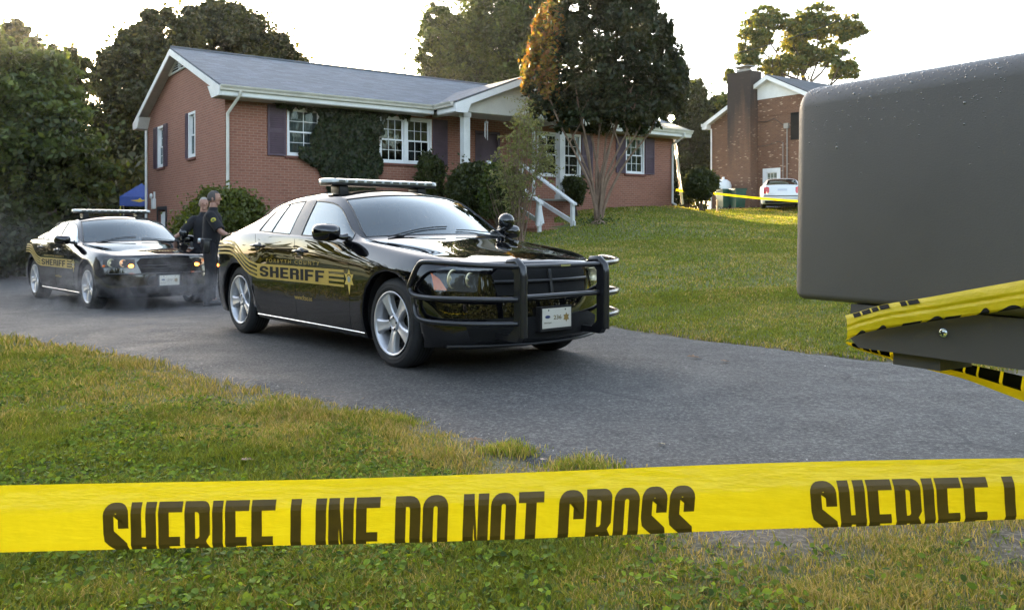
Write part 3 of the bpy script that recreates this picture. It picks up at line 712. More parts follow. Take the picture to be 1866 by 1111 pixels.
k.add([(-.02, W2/2-1.9, zr2-.27-1.9*s2), (-.02, W2/2+1.9, zr2-.27-1.9*s2), (-.02, W2/2, zr2-.22)], [[2, 1, 0]])
k.build('rake_board', M['white_paint'], h2)
k = MB(); dp(k, [(-.08, W2-.1, zz-.3), (-.08, W2-.1, 2.2)]); k.box((-.3, W2+e2, zz-.15), (L2, W2+e2+.1, zz)); k.build('downspout', M['white_paint'], h2)
cb = MB(); cu, cd = .60, 1.75; cv0 = 4.75
wall(cb, (-cu, cv0, 0), VX, (-1, 0, 0), cd-.25, 1.5, 9.25, [], uoff=.4); wall(cb, (-cu, cv0, 0), UX, (0, -1, 0), cu+.3, 1.5, 9.25, []); wall(cb, (-cu, cv0+cd-.25, 0), UX, (0, 1, 0), cu+.3, 1.5, 9.25, [])
cb.box((-cu-.02, cv0-.02, 9.25), (.32, cv0+cd-.23, 9.35))
m = brick_mat('sooty_brick', (.165, .078, .044), (.085, .042, .027), (.18, .13, .095), light=(.42, .29, .2)); t = NT(m); bc = m.node_tree.nodes['Principled BSDF']
old = bc.inputs['Base Color'].links[0].from_socket; g = t.n('ShaderNodeSeparateXYZ'); t.l(t.n('ShaderNodeTexCoord').outputs['Object'], g.inputs[0])
hh = t.math('ADD', g.outputs[2], t.math('MULTIPLY', t.noise(t.coord('Object', (1.2, 1.2, .12)), 2.2, 4), 5.))
t.l(t.mix(t.ramp(t.math('DIVIDE', hh, 14.), [(.52, (0, 0, 0)), (.74, (.93,)*3)]), old, (.012, .010, .011)), bc.inputs['Base Color'])
ch = cb.build('chimney', m, h2)
k = MB(); k.box((-.40, cv0+.40, 9.35), (.0, cv0+1.05, 9.52)); k.box((-.55, cv0+.2, 9.62), (.12, cv0+1.2, 9.66))
for x_, y_ in ((-.42, .58), (-.05, .58), (-.42, 1.12), (-.05, 1.12)): k.box((x_-.02, cv0+y_-.17, 9.5), (x_+.02, cv0+y_-.13, 9.63))
k.build('chimney_cap', mat('weathered_steel', (.25, .25, .25), .5, .6), ch)
TS = frame_T((0, 0, 0), VX, NL)
a, b, c, d = ops2[0]; window(h2, frame_T((0, a, c), VX, NL), b-a, d-c, 3, 2, back='curtain', fr='white_paint', wide=.09); shutter(h2, TS, b+.05, b+.55, c, d, m='gap'); shutter(h2, TS, a-.55, a-.05, c, d, m='gap')
a, b, c, d = ops2[1]; dfo = window(h2, frame_T((0, a, c+.85), VX, NL), b-a, d-c-.85, 3, 3, back='curtain', fr='white_paint', sash=False, wide=.12, sill=False)
k = MB(); k.box((-.02, a-.09, c), (.05, a, d+.09)); k.box((-.02, b, c), (.05, b+.09, d+.09)); k.box((-.019, a, d), (.05, b, d+.09)); k.box((.03, a, c), (.08, b, c+.85)); k.build('back_door', M['white_paint'], h2)
a, b, c, d = ops2[2]; k = MB(); k.box((-.02, a-.09, c), (.05, a, d+.09)); k.box((-.02, b, c), (.05, b+.09, d+.09)); k.box((-.019, a, d), (.05, b, d+.09)); k.box((.03, a, c), (.08, b, d)); k.build('back_door', M['white_paint'], h2)
k = MB(); k.tube([(-.06, 2.9, 6.35), (-.06, 2.9, 3.0)], .028, 6); k.box((-.14, 2.8, 6.2), (0, 3.05, 6.45)); k.box((-.12, 2.75, 2.7), (0, 3.05, 3.15)); k.tube([(-.05, 3.15, 5.5), (-.05, 3.15, 3.0)], .018, 6); k.build('service_conduit', mat('conduit', (.3, .28, .26), .5, .3), h2)
k = MB(); k.tube([(-.08, 3.0, 6.3), (-.3, 3.3, 6.6), (-.2, 3.6, 6.75), (-.06, 4.1, 6.65), (-.06, 4.85, 6.7)], .016, 5); k.tube([(-.06, 3.15, 5.5), (-.2, 3.4, 5.55), (-.06, 4.0, 5.45), (-.06, 4.85, 5.4)], .012, 5); k.build('service_cable', M['plastic'], h2)
# ---------------------------------------------------------------- patrol cars
# cage of one half of the body: stations front to rear, rows from the sill (0) to the roof centre line (11)
def car_cage():
    st = []
    def S(low, up, mats): st.append((low+up, mats))
    # rows 0-5: side, given as (x, y, z)
    def side(x, y0=.74, y1=.885, y2=.925, y3=.945, y4=.935, yb=.875, zb=.96, z1=.20, x5=None, z4=.80, dx=(0,)*6, z3=.56):
        xs = [x+d for d in dx]; xs[5] = x if x5 is None else x5
        return [(xs[0], y0, .19), (xs[1], y1, z1), (xs[2], y2, .345), (xs[3], y3, z3), (xs[4], y4, z4), (xs[5], yb, zb)]
    def top(*p): return list(p)
    # 0 nose edge
    S([(2.06,.72,.20),(2.10,.84,.215),(2.12,.875,.36),(2.10,.890,.55),(2.07,.880,.72),(2.05,.845,.815)],
      top((2.09,.80,.835),(2.14,.745,.845),(2.20,.67,.850),(2.29,.50,.856),(2.37,.26,.866),(2.39,0,.870)), 0)
    S([(1.97,.72,.19),(1.98,.885,.21),(1.99,.925,.345),(1.985,.94,.55),(1.97,.925,.745),(1.96,.880,.865)],
      top((1.97,.83,.888),(1.99,.77,.898),(2.02,.69,.895),(2.08,.53,.893),(2.13,.27,.912),(2.14,0,.915)), 0)
    S(side(1.80,.72,.89,.935,.957,.955,.888,.905,z4=.775), top((1.80,.84,.925),(1.81,.785,.936),(1.82,.70,.926),(1.84,.54,.925),(1.86,.28,.948),(1.87,0,.952)), 0)
    S(side(1.50,.72,.90,.945,.968,.968,.890,.940,z4=.80), top((1.50,.845,.960),(1.50,.79,.970),(1.50,.71,.958),(1.51,.56,.958),(1.52,.30,.985),(1.53,0,.990)), 0)
    S(side(1.15,.72,.895,.935,.945,.955,.893,.980,z4=.83), top((1.14,.860,.998),(1.14,.82,1.006),(1.14,.76,1.000),(1.17,.63,1.000),(1.24,.35,1.030),(1.27,0,1.035)), 0)
    S(side(.90,.73,.885,.925,.935,.942,.897,1.008,x5=.88,z4=.845), top((.86,.878,1.028),(.83,.865,1.037),(.80,.847,1.046),(.90,.792,1.045),(1.06,.43,1.060),(1.12,0,1.066)), 0)
    S(side(.40,.74,.885,.915,.925,.930,.905,1.028,x5=.38,z4=.87), top((.36,.888,1.050),(.35,.802,1.215),(.34,.706,1.368),(.32,.648,1.440),(.40,.34,1.490),(.43,0,1.503)), 0)
    S(side(-.18,.74,.885,.915,.922,.926,.910,1.045,x5=-.18,z4=.89), top((-.20,.893,1.064),(-.22,.806,1.242),(-.25,.702,1.408),(-.25,.638,1.474),(-.22,.34,1.518),(-.20,0,1.530)), 0)
    S(side(-.26,.74,.885,.915,.922,.926,.910,1.048,x5=-.26,z4=.893), top((-.29,.893,1.067),(-.31,.805,1.243),(-.34,.700,1.408),(-.34,.636,1.475),(-.32,.34,1.519),(-.31,0,1.531)), 0)
    S(side(-.75,.74,.885,.918,.93,.938,.912,1.068,x5=-.80,z4=.945), top((-.85,.889,1.090),(-.81,.800,1.245),(-.78,.694,1.388),(-.78,.622,1.465),(-.76,.33,1.508),(-.75,0,1.518)), 0)
    S(side(-1.05,.74,.885,.935,.955,.956,.912,1.085,x5=-1.15,z4=.985), top((-1.09,.886,1.103),(-1.04,.808,1.225),(-1.02,.702,1.335),(-1.12,.606,1.430),(-1.12,.31,1.464),(-1.12,0,1.470)), 0)
    S(side(-1.50,.72,.89,.945,.968,.968,.915,1.085,z4=1.00), top((-1.52,.880,1.106),(-1.47,.826,1.175),(-1.41,.745,1.235),(-1.45,.645,1.295),(-1.47,.33,1.346),(-1.48,0,1.353)), 0)
    S(side(-1.84,.72,.885,.935,.955,.952,.900,1.073,z4=.99), top((-1.83,.864,1.093),(-1.84,.818,1.106),(-1.82,.762,1.119),(-1.84,.692,1.128),(-1.88,.36,1.148),(-1.89,0,1.154)), 0)
    S(side(-2.20,.70,.86,.91,.925,.920,.868,1.040,z4=.955), top((-2.18,.828,1.066),(-2.17,.788,1.080),(-2.16,.73,1.089),(-2.16,.65,1.094),(-2.18,.34,1.106),(-2.18,0,1.111)), 0)
    S([(-2.30,.66,.22),(-2.34,.76,.24),(-2.42,.80,.40),(-2.44,.80,.60),(-2.42,.795,.91),(-2.38,.755,1.00)],
      top((-2.38,.72,1.040),(-2.39,.68,1.064),(-2.40,.63,1.078),(-2.42,.53,1.088),(-2.45,.28,1.102),(-2.46,0,1.106)), 0)
    return [s[0] for s in st]
# cage cells that are glass: (station i, row j) between i and i+1, j and j+1
GLASS = {}
for j in (9, 10): GLASS[(5, j)] = 1                        # windscreen
for j in (6, 7):
    GLASS[(5, j)] = 2; GLASS[(6, j)] = 2                   # front door glass
    GLASS[(8, j)] = 3; GLASS[(9, j)] = 4                   # rear door, quarter glass
for j in (9, 10): GLASS[(11, j)] = 5; GLASS[(10, j)] = 5   # rear window
BLACKS = {(7, 6), (7, 7)}                                  # B pillar
def car_shell(levels=3):
    cage = car_cage(); ns = len(cage); bm = bmesh.new(); vid = {}
    def V(key, p, s):
        p = (p[0], p[1]*s, p[2])
        if abs(p[1]) < 1e-6: s = 0
        k = (key, s)
        if k not in vid: vid[k] = bm.verts.new(p)
        return vid[k]
    crease = []
    for s in (1, -1):
        g = [[V((i, j), cage[i][j], s) for j in range(12)] for i in range(ns)]
        for i in range(ns-1):
            for j in range(11):
                vs = [g[i][j], g[i+1][j], g[i+1][j+1], g[i][j+1]]
                if s < 0: vs = vs[::-1]
                f = bm.faces.new(vs); f.material_index = GLASS.get((i, j), 6 if (i, j) in BLACKS else 0)
                f.smooth = True
        for end, i, sg in (('f', 0, 1), ('r', ns-1, -1)):      # front and rear faces
            col = [[g[i][j] for j in range(6)]]
            xe = [cage[i][j][0] for j in range(5)]
            for k in range(6, 12):
                c = []; y = cage[i][k][1]
                for j in range(5):
                    z = cage[i][j][2]; bow = (1-min(1, y/.85)**2)
                    tipx = {'f': (2.34, 2.44, 2.47, 2.45, 2.42), 'r': (-2.42, -2.47, -2.54, -2.56, -2.49)}[end][j]
                    zz = z+({'f': (0, 0, 0, .0, .015), 'r': (0, 0, 0, 0, .03)}[end][j])*bow
                    x = xe[j]+(tipx-xe[j])*max(0, bow)**.9
                    c.append(V((end, k, j), (x, y, zz), s))
                c.append(g[i][k]); col.append(c)
            for a in range(6):
                for j in range(5):
                    vs = [col[a][j], col[a][j+1], col[a+1][j+1], col[a+1][j]]
                    if s*sg < 0: vs = vs[::-1]
                    f = bm.faces.new(vs); f.material_index = 0; f.smooth = True
    cl = bm.edges.layers.float.new('crease_edge')
    inv = {v: k for k, v in vid.items()}
    def cr(a, b, s, w):
        va, vb = vid.get((a, s)) or vid.get((a, 0)), vid.get((b, s)) or vid.get((b, 0))
        e = bm.edges.get((va, vb))
        if e: e[cl] = max(e[cl], w)
    for s in (1, -1):
        for i in range(ns-1):
            cr((i, 1), (i+1, 1), s, .6); cr((i, 0), (i+1, 0), s, .6)
            if i >= 5: cr((i, 5), (i+1, 5), s, .35)
            if 5 <= i <= 10: cr((i, 6), (i+1, 6), s, .55); cr((i, 8), (i+1, 8), s, .5)
            if i < 5: cr((i, 7), (i+1, 7), s, .25); cr((i, 9), (i+1, 9), s, .35)
            if 2 <= i <= 9: cr((i, 4), (i+1, 4), s, .3)
            if 4 <= i <= 10: cr((i, 2), (i+1, 2), s, .25)
        for j in range(8, 11): cr((5, j), (5, j+1), s, .5); cr((6, j), (6, j+1), s, .25); cr((10, j), (10, j+1), s, .2); cr((12, j), (12, j+1), s, .75)
        for j in range(5, 11): cr((0, j), (0, j+1), s, .35); cr((ns-1, j), (ns-1, j+1), s, .7)
        for i in range(5, 7): cr((i, 9), (i+1, 9), s, .6)
        for i in (10, 11): cr((i, 9), (i+1, 9), s, .5)
        for j in (6, 7): cr((10, j), (10, j+1), s, .6)
        for j in range(0, 5): cr((0, j), (0, j+1), s, .0)
    me = bpy.data.meshes.new('shell'); bm.to_mesh(me); bm.free()
    o = bpy.data.objects.new('shell_tmp', me); COL.objects.link(o)
    for i in range(7): me.materials.append(M['paint'])
    md = o.modifiers.new('s', 'SUBSURF'); md.levels = levels; md.render_levels = levels; md.boundary_smooth = 'PRESERVE_CORNERS'
    dg = bpy.context.evaluated_depsgraph_get(); me2 = bpy.data.meshes.new_from_object(o.evaluated_get(dg))
    bpy.data.objects.remove(o); return me2
WX, WZ, WR = 1.526, .362, .368
def build_patrol_car(kind, label, loc, rz, group=None):
    """kind 'a': newer car with push bar; 'b': older car with round headlamps. Returns the Empty"""
    car = thing('patrol_car', label, 'patrol car', loc, rz, group)
    me = car_shell(); bm = bmesh.new(); bm.from_mesh(me)
    bmesh.ops.recalc_face_normals(bm, faces=bm.faces)
    tot = sum(f.normal.dot(f.calc_center_median()-Vector((0, 0, .7))) for f in bm.faces)
    if tot < 0: bmesh.ops.reverse_faces(bm, faces=bm.faces)
    full = bm.copy(); bvh = BVHTree.FromBMesh(full)
    def proj_side(x, z, s=-1, off=.003):
        h = bvh.ray_cast(Vector((x, s*2.0, z)), Vector((0, -s, 0)))
        if h[0] is None: return None
        n = h[1] if h[1].y*s > 0 else -h[1]; return h[0]+n*off
    def proj_front(y, z, off=.003, sg=1):
        h = bvh.ray_cast(Vector((sg*4, y, z)), Vector((-sg, 0, 0)))
        if h[0] is None: return None
        n = h[1] if h[1].x*sg > 0 else -h[1]; return h[0]+n*off
    def proj_top(x, y, off=.003):
        h = bvh.ray_cast(Vector((x, y, 3)), Vector((0, 0, -1)))
        if h[0] is None: return None
        n = h[1] if h[1].z > 0 else -h[1]; return h[0]+n*off
    # ---- wheel arches cut out of the side
    for cx, RA in ((WX, .425), (-WX, .402)):
        kill = []
        for f in bm.faces:
            c = f.calc_center_median()
            if abs(c.y) > .60 and math.hypot(c.x-cx, c.z-WZ) < RA+.006 and c.z < .85: kill.append(f)
        bmesh.ops.delete(bm, geom=kill, context='FACES')
        for v in list(bm.verts):
            if v.is_boundary and abs(v.co.y) > .60 and v.co.z > .1 and abs(math.hypot(v.co.x-cx, v.co.z-WZ)-RA) < .085 and v.co.z > .215:
                d = Vector((v.co.x-cx, 0, v.co.z-WZ)).normalized()*RA
                v.co.x, v.co.z = cx+d.x, WZ+d.z
        es = [e for e in bm.edges if e.is_boundary and all(abs(v.co.y) > .60 and abs(math.hypot(v.co.x-cx, v.co.z-WZ)-RA) < .004 for v in e.verts)]
        r = bmesh.ops.extrude_edge_only(bm, edges=es)
        nv = [g for g in r['geom'] if isinstance(g, bmesh.types.BMVert)]
        for v in nv: v.co.y -= math.copysign(.05, v.co.y)
        for f in {f for v in nv for f in v.link_faces}: f.smooth = False
    # split the shell by material
    def take(idx, shrink=0.):
        b2 = bmesh.new(); mp = {}
        for f in bm.faces:
            if f.material_index in idx:
                vs = []
                for v in f.verts:
                    if v.index not in mp: mp[v.index] = b2.verts.new(v.co-v.normal*shrink)
                    vs.append(mp[v.index])
                g = b2.faces.new(vs); g.smooth = f.smooth
        return b2
    bm.verts.index_update(); bm.verts.ensure_lookup_table()
    def put(b2, name, mt, par):
        m_ = bpy.data.meshes.new(name); b2.to_mesh(m_); o = link_mesh(name, m_, mt, par); return o
    body = put(take({0}), 'body', M['paint'], car)
    for s in (1, -1):
        b2 = take({6}, -.001); bmesh.ops.delete(b2, geom=[f for f in b2.faces if f.calc_center_median().y*s < 0], context='FACES'); put(b2, 'door_pillar', M['pillar'], car)
    def halves(idx, name, both):
        for s in ((1, -1) if both else (0,)):
            b2 = take({idx}, .003)
            if s: bmesh.ops.delete(b2, geom=[f for f in b2.faces if f.calc_center_median().y*s < 0], context='FACES')
            o = put(b2, name, M['car_glass'], car)
            # rubber seal round the pane
            bd = [e for e in b2.edges if e.is_boundary]; k = MB(); adj = {}
            for e in bd:
                for a_, b_ in ((0, 1), (1, 0)): adj.setdefault(e.verts[a_], []).append(e.verts[b_])
            seen = set()
            for v in adj:
                if v in seen: continue
                lp = [v]; seen.add(v); cur = v
                while True:
                    nx_ = [w for w in adj[cur] if w not in seen]
                    if not nx_: break
                    cur = nx_[0]; seen.add(cur); lp.append(cur)
                k.tube([w.co for w in lp], .008, 6, closed=True)
            k.build('seal', M['plastic'], o)
    halves(1, 'windscreen', False); halves(2, 'front_side_window', True); halves(3, 'rear_side_window', True); halves(4, 'quarter_window', True); halves(5, 'rear_window', False)
    # ---- underside, wheel wells, cabin
    k = MB(); k.box((-2.3, -.72, .20), (2.05, .72, .26))
    for cx, RA in ((WX, .425), (-WX, .402)):
        for s in (1, -1):
            n = 18; vs = []
            for i in range(n+1):
                t = math.pi*(-.12+1.24*i/n); vs += [(cx+(RA+.005)*math.cos(t), s*.95, WZ+(RA+.005)*math.sin(t)), (cx+(RA+.005)*math.cos(t), s*.55, WZ+(RA+.005)*math.sin(t))]
            k.add([(x, s*min(abs(y), .905), z) for x, y, z in vs], [[2*i, 2*i+1, 2*i+3, 2*i+2] for i in range(n)], 0)
            k.add([(cx, s*.55, WZ)]+vs[1::2], [[0, i+1, i+2] for i in range(n)], 0)
    k.tube([(-2.2, -.45, .22), (-2.56, -.45, .24)], .032, 8)
    k.build('underbody', M['gap'], car)
    k = MB()
    k.box((.35, -.74, .55), (.95, .74, .93), bev=.06); k.box((.10, .2, .9), (.6, .62, 1.0), bev=.04)   # dashboard
    k.box((-1.75, -.70, .6), (-1.25, .70, .98), bev=.04)
    for y in (-.38, .38):
        k.box((-.55, y-.24, .45), (.0, y+.24, .62), bev=.06); k.box((-.66, y-.24, .55), (-.48, y+.24, 1.16), bev=.07, T=None); k.box((-.64, y-.13, 1.17), (-.54, y+.13, 1.34), bev=.05)
    k.box((-1.45, -.62, .5), (-1.2, .62, 1.10), bev=.07); k.box((-.95, -.64, .62), (-.90, .64, 1.36))
    th = [(0.02+.04*math.cos(t), .38+.17*math.sin(t), .98+.17*math.cos(t)) for t in np.linspace(0, 2*math.pi, 20)[:-1]]
    k.tube(th, .014, 6, closed=True); k.box((-.3, -.72, .3), (.3, .72, .4))
    k.build('interior', M['seat'], car)
    # ---- shut lines
    def ribbon(k, pts, w, fn, off=.0016):
        P = [fn(*p) for p in pts]; P = [p for p in P if p is not None]
        for a, b in zip(P, P[1:]):
            if (b-a).length > .25: continue
            k.tube([a, b], w, 4, caps=False)
        k.build('shut_line', M['gap'], body); k.__init__()
    def dens(pts, st=.03):
        out = []
        for a, b in zip(pts, pts[1:]):
            L = math.hypot(b[0]-a[0], b[1]-a[1]); n = max(1, int(L/st))
            out += [(a[0]+(b[0]-a[0])*i/n, a[1]+(b[1]-a[1])*i/n) for i in range(n)]
        return out+[pts[-1]]
    k = MB()
    for s in (-1, 1):
        fn = lambda x, z, s=s: proj_side(x, z, s, -.0012)
        ribbon(k, dens([(.87, .99), (.875, .80), (.88, .50), (.86, .26)]), .0032, fn)
        ribbon(k, dens([(-.22, 1.03), (-.19, .80), (-.18, .27)]), .0032, fn)
        ribbon(k, dens([(-1.12, 1.07), (-1.03, .95), (-1.02, .80), (-1.11, .66), (-1.13, .50), (-1.05, .35), (-.98, .27)]), .0032, fn)
        ribbon(k, dens([(.86, .262), (-.98, .262)]), .0030, fn)
        ft = lambda x, y, s=s: proj_top(x, y*s, -.0012)
        ribbon(k, dens([(1.02, .80), (1.5, .775), (1.95, .745), (2.20, .62)]), .0032, ft)
        ribbon(k, dens([(-1.92, .70), (-2.2, .70), (-2.42, .66)]), .003, ft)
    ribbon(k, dens([(2.20, -.62), (2.30, -.32), (2.33, 0), (2.30, .32), (2.20, .62)]), .0032, lambda x, y: proj_top(x, y, -.0012))
    # bright sill edge
    k = MB()
    for s in (-1, 1):
        P = [proj_side(x, .243, s, .003) for x in np.linspace(1.10, -1.08, 40)]; P = [p for p in P if p is not None]; k.tube(P, .0055, 6)
    k.build('sill_strip', M['chrome'], body)
    # ---- door handles, mirrors
    for s in (-1, 1):
        for x, z in ((-.08, .905), (-1.00, .945)):
            k = MB(); p = proj_side(x, z, s, 0)
            if p is None: continue
            T = Matrix.Translation(p)
            k.ball((0, -s*.004, 0), (.085, .012, .045), T=T); o1 = k
            k.tube([(-.095, s*.004, .006), (-.08, s*.032, .008), (0, s*.040, .010), (.08, s*.032, .008), (.095, s*.004, .006)], [.010, .015, .017, .015, .010], 8, T=T)
            o1.build('door_handle', M['paint'], car)
        k = MB()
        ring = []
        for t in np.linspace(0, 2*math.pi, 25)[:-1]:
            c, q = math.cos(t), math.sin(t); ring.append((math.copysign(abs(c)**.6, c), math.copysign(abs(q)**.7, q)))
        secs = [(-.085, .62), (-.08, .88), (-.045, 1.), (.0, .98), (.045, .84), (.08, .55), (.095, .15)]
        vs = []
        for dx, sc in secs:
            for c, q in ring: vs.append((.68+dx, s*(1.04+.125*c*sc), 1.095+.078*q*sc))
        nn = len(ring); fs = [[i*nn+j, i*nn+(j+1) % nn, (i+1)*nn+(j+1) % nn, (i+1)*nn+j] for i in range(len(secs)-1) for j in range(nn)]
        fs += [list(range(nn))[::-1], list(range((len(secs)-1)*nn, len(secs)*nn))]
        k.add(vs, fs, 0, None, True)
        k.tube([(.70, s*.96, 1.06), (.72, s*.915, 1.05), (.74, s*.87, 1.055)], [.022, .026, .036], 10)
        k.build('wing_mirror', M['paint'], car)
    # ---- wheels
    for cx in (WX, -WX):
        for s in (-1, 1):
            w = bpy.data.objects.new('wheel', None); COL.objects.link(w); w.parent = car; w.location = (cx, s*.80, WZ); w.rotation_euler = (0, R(23*cx+9*s), 0 if s < 0 else math.pi)
            k = MB()       # local: outer face towards -y
            pr = [(.252, .10), (.262, .112), (.295, .118), (.325, .108), (.346, .092), (.356, .065), (.358, .03), (.358, -.03), (.356, -.065), (.346, -.092), (.325, -.108), (.295, -.118), (.262, -.112), (.252, -.10), (.252, .10)]
            k.lathe([(r_*1.028, h_) for r_, h_ in pr], 56, axis='y')
            for h_ in (-.045, -.015, .015, .045): k.lathe([(.3685, h_-.004), (.3690, h_), (.3685, h_+.004)], 56, axis='y', mi=1)
            for r0 in (.312, .288): k.lathe([(r0, -.1175), (r0+.004, -.1195), (r0+.008, -.1175)], 56, axis='y')
            k.build('tyre', [M['rubber'], M['gap']], w)
            k = MB()
            k.lathe([(.254, -.108), (.262, -.114), (.260, -.121), (.250, -.118), (.238, -.104), (.226, -.06), (.22, .0), (.225, .09), (.255, .10)], 56, axis='y', mi=0)
            # five flared spokes
            for i in range(5):
                T = Matrix.Rotation(i*2*math.pi/5+.3, 4, 'Y')
                # z radial, x tangential
                sec = [(.045, .040, -.086), (.085, .036, -.096), (.13, .038, -.102), (.175, .047, -.106), (.215, .060, -.108), (.243, .074, -.109)]
                vs = []
                for r_, hw_, y_ in sec:
                    b_ = hw_*.72
                    vs += [(-hw_, y_+.05, r_), (-hw_, y_+.010, r_), (-b_, y_, r_), (-.004, y_+.003, r_), (.004, y_+.003, r_), (b_, y_, r_), (hw_, y_+.010, r_), (hw_, y_+.05, r_)]
                fs = [[a*8+j, a*8+j+1, (a+1)*8+j+1, (a+1)*8+j] for a in range(len(sec)-1) for j in range(7)]
                k.add(vs, fs, 0, None, False, T)
            k.lathe([(.066, -.06), (.066, -.092), (.060, -.100), (.040, -.103), (.036, -.098), (.030, -.097), (.0, -.099)], 28, axis='y')
            k.build('rim', M['alloy'], w)
            k = MB(); k.lathe([(.20, -.02), (.0, -.02)], 32, axis='y'); k.lathe([(.165, -.045), (.165, -.03), (.16, -.02)], 32, axis='y'); 
            for i in range(5):
                T = Matrix.Rotation(i*2*math.pi/5+.3+math.pi/5, 4, 'Y'); k.lathe([(.011, -.085), (.011, -.104), (0, -.106)], 8, 0, T @ Matrix.Translation((0, 0, .050)), axis='y')
            k.build('brake_disc', M['dark_metal'], w)
    # ---- light bar
    k = MB(); L = .665; zb = 1.553; xb = -.16
    k.box((xb-.13, -L+.05, zb), (xb+.13, L-.05, zb+.022), bev=.008)
    for s in (-1, 1): k.box((xb-.09, s*.46-.05, zb-.075), (xb+.09, s*.46+.05, zb+.002), bev=.01)
    lb = k.build('light_bar', M['plastic'], car)
    k = MB(); n = 11
    def pod(y0, y1, r):
        pts = [(-.145, .0), (-.150, .014), (-.140, .034), (-.11, .043), (.11, .043), (.140, .034), (.150, .014), (.145, .0)]
        k.prism([(xb+a, zb+.024+b) for a, b in pts][::-1], 1, y0, y1, 0)
    for i in range(n):
        y0 = -L+.10+(2*L-.20)*i/n; pod(y0+.003, y0+(2*L-.20)/n-.003, 0)
    k.build('lens_segment', mat('frosted_lens', (.52, .54, .52), .12, 0, .6, coat=.6), lb)
    for s in (-1, 1):
        k = MB(); pr = [(.149, 0), (.154, .015), (.138, .037), (.07, .046), (0, .046)]
        vs = []; mm = 14
        for r_, h_ in pr:
            for q in range(mm+1):
                t = math.pi*q/mm; vs.append((xb+r_*math.cos(t), s*(L-.10+min(.10, r_)*math.sin(t)), zb+.024+h_))
        k.add(vs, [[a*(mm+1)+q, a*(mm+1)+q+1, (a+1)*(mm+1)+q+1, (a+1)*(mm+1)+q] for a in range(len(pr)-1) for q in range(mm)], 0, None, True)
        k.build('end_lens', mat('frosted_lens', (.55, .57, .55), .1, 0, .6, coat=.6), lb)
    k = MB()
    for i in range(n):
        y0 = -L+.10+(2*L-.20)*(i+.5)/n
        for sx in (-1, 1): k = MB(); k.box((xb+sx*.151, y0-.035, zb+.030), (xb+sx*.1515+sx*.004, y0+.035, zb+.048)); k.build('reflector', M['insert'], lb)
    0 and k.build('reflector', mat('lamp_insert', (.30, .31, .27), .15, .7), lb)
    # wipers, mirror base triangle, antenna
    k = MB()
    for a_, b_, c_ in (((1.00, -.62), (.99, -.30), (.985, .02)), ((1.03, .10), (1.00, .40), (.93, .68))):
        P = [proj_top(*q, .010) for q in dens([a_, b_, c_], .08)]; P = [p for p in P if p]; k.tube(P, .0055, 5)
    k.build('wiper', M['plastic'], car)
    # spotlight at the driver's pillar
    k = MB(); sp = Vector((.76, .93, 1.20)); k.lathe([(0, -.085), (.035, -.08), (.066, -.055), (.083, -.02), (.086, .02), (.080, .035)], 24, 0, Matrix.Translation(sp) @ Matrix.Rotation(R(-100), 4, 'Y') @ Matrix.Rotation(R(-15), 4, 'X'))
    k.tube([(.80, .90, 1.15), (.74, .84, 1.10), (.70, .81, 1.11)], .014, 8)
    so = k.build('spotlight', M['paint'], car)
    k = MB(); k.lathe([(.080, .036), (.04, .042), (0, .044)], 24, 0, Matrix.Translation(sp) @ Matrix.Rotation(R(-100), 4, 'Y') @ Matrix.Rotation(R(-15), 4, 'X')); k.build('lens', M['chrome'], so)
    # ---- side livery
    def decal(name, mt, tris2, fn, off, par=body):
        """tris2: bmesh in the (x, z) plane -> laid on the body"""
        for x in np.arange(-2.5, 2.5, .06): bmesh.ops.bisect_plane(tris2, geom=list(tris2.verts)+list(tris2.edges)+list(tris2.faces), plane_co=(x, 0, 0), plane_no=(1, 0, 0))
        for z in np.arange(-.5, 1.4, .06): bmesh.ops.bisect_plane(tris2, geom=list(tris2.verts)+list(tris2.edges)+list(tris2.faces), plane_co=(0, z, 0), plane_no=(0, 1, 0))
        bad = []
        for v in tris2.verts:
            p = fn(v.co.x, v.co.y, off)
            if p is None: bad.append(v)
            else: v.co = p
        bmesh.ops.delete(tris2, geom=bad, context='VERTS')
        m_ = bpy.data.meshes.new(name); tris2.to_mesh(m_); tris2.free(); return link_mesh(name, m_, mt, par)
    def poly2(loops):
        b = bmesh.new()
        for lp in loops: b.faces.new([b.verts.new((p[0], p[1], 0)) for p in lp])
        return b
    def sweep(path, z_off0, z_off1):
        lo = [(x, z+z_off0) for x, z in path]; hi = [(x, z+z_off1) for x, z in path]
        return [[lo[i], lo[i+1], hi[i+1], hi[i]] for i in range(len(path)-1)]
    for s in (-1, 1):
        fn = lambda x, z, off, s=s: proj_side(x, z, s, off)
        bz0, bz1 = .618, .768; st_h = (bz1-bz0)
        path = [(-2.20, .838), (-1.90, .85), (-1.72, .85), (-1.60, .835), (-1.50, .80), (-1.38, .735), (-1.28, .685), (-1.18, .650), (-1.0, bz0)]
        pp = []
        for a, b in zip(path, path[1:]):
            for q in range(4): pp.append((a[0]+(b[0]-a[0])*q/4, a[1]+(b[1]-a[1])*q/4))
        pp.append(path[-1])
        loops = []
        bar = st_h/7
        for q in range(4): loops += sweep(pp, q*2*bar, q*2*bar+bar)
        x0, x1, x2 = -1.0, .50, .79
        loops += [[(x0, bz0), (x1, bz0), (x1, bz1), (x0, bz1)]]
        for q in range(4): loops.append([(x1, bz0+q*2*bar), (x2, bz0+q*2*bar), (x2, bz0+q*2*bar+bar), (x1, bz0+q*2*bar+bar)])
        decal('gold_stripe', M['gold'], poly2(loops), fn, .0025)
        flip = -1 if s > 0 else 1
        def word(txt, cx, z0, h, wtot, mt, nm, off, font='block', bold=0.):
            b = text_bm(txt, h, wtot, font, bold)
            for v in b.verts: v.co.x = cx+flip*v.co.x; v.co.y += z0
            decal(nm, mt, b, fn, off)
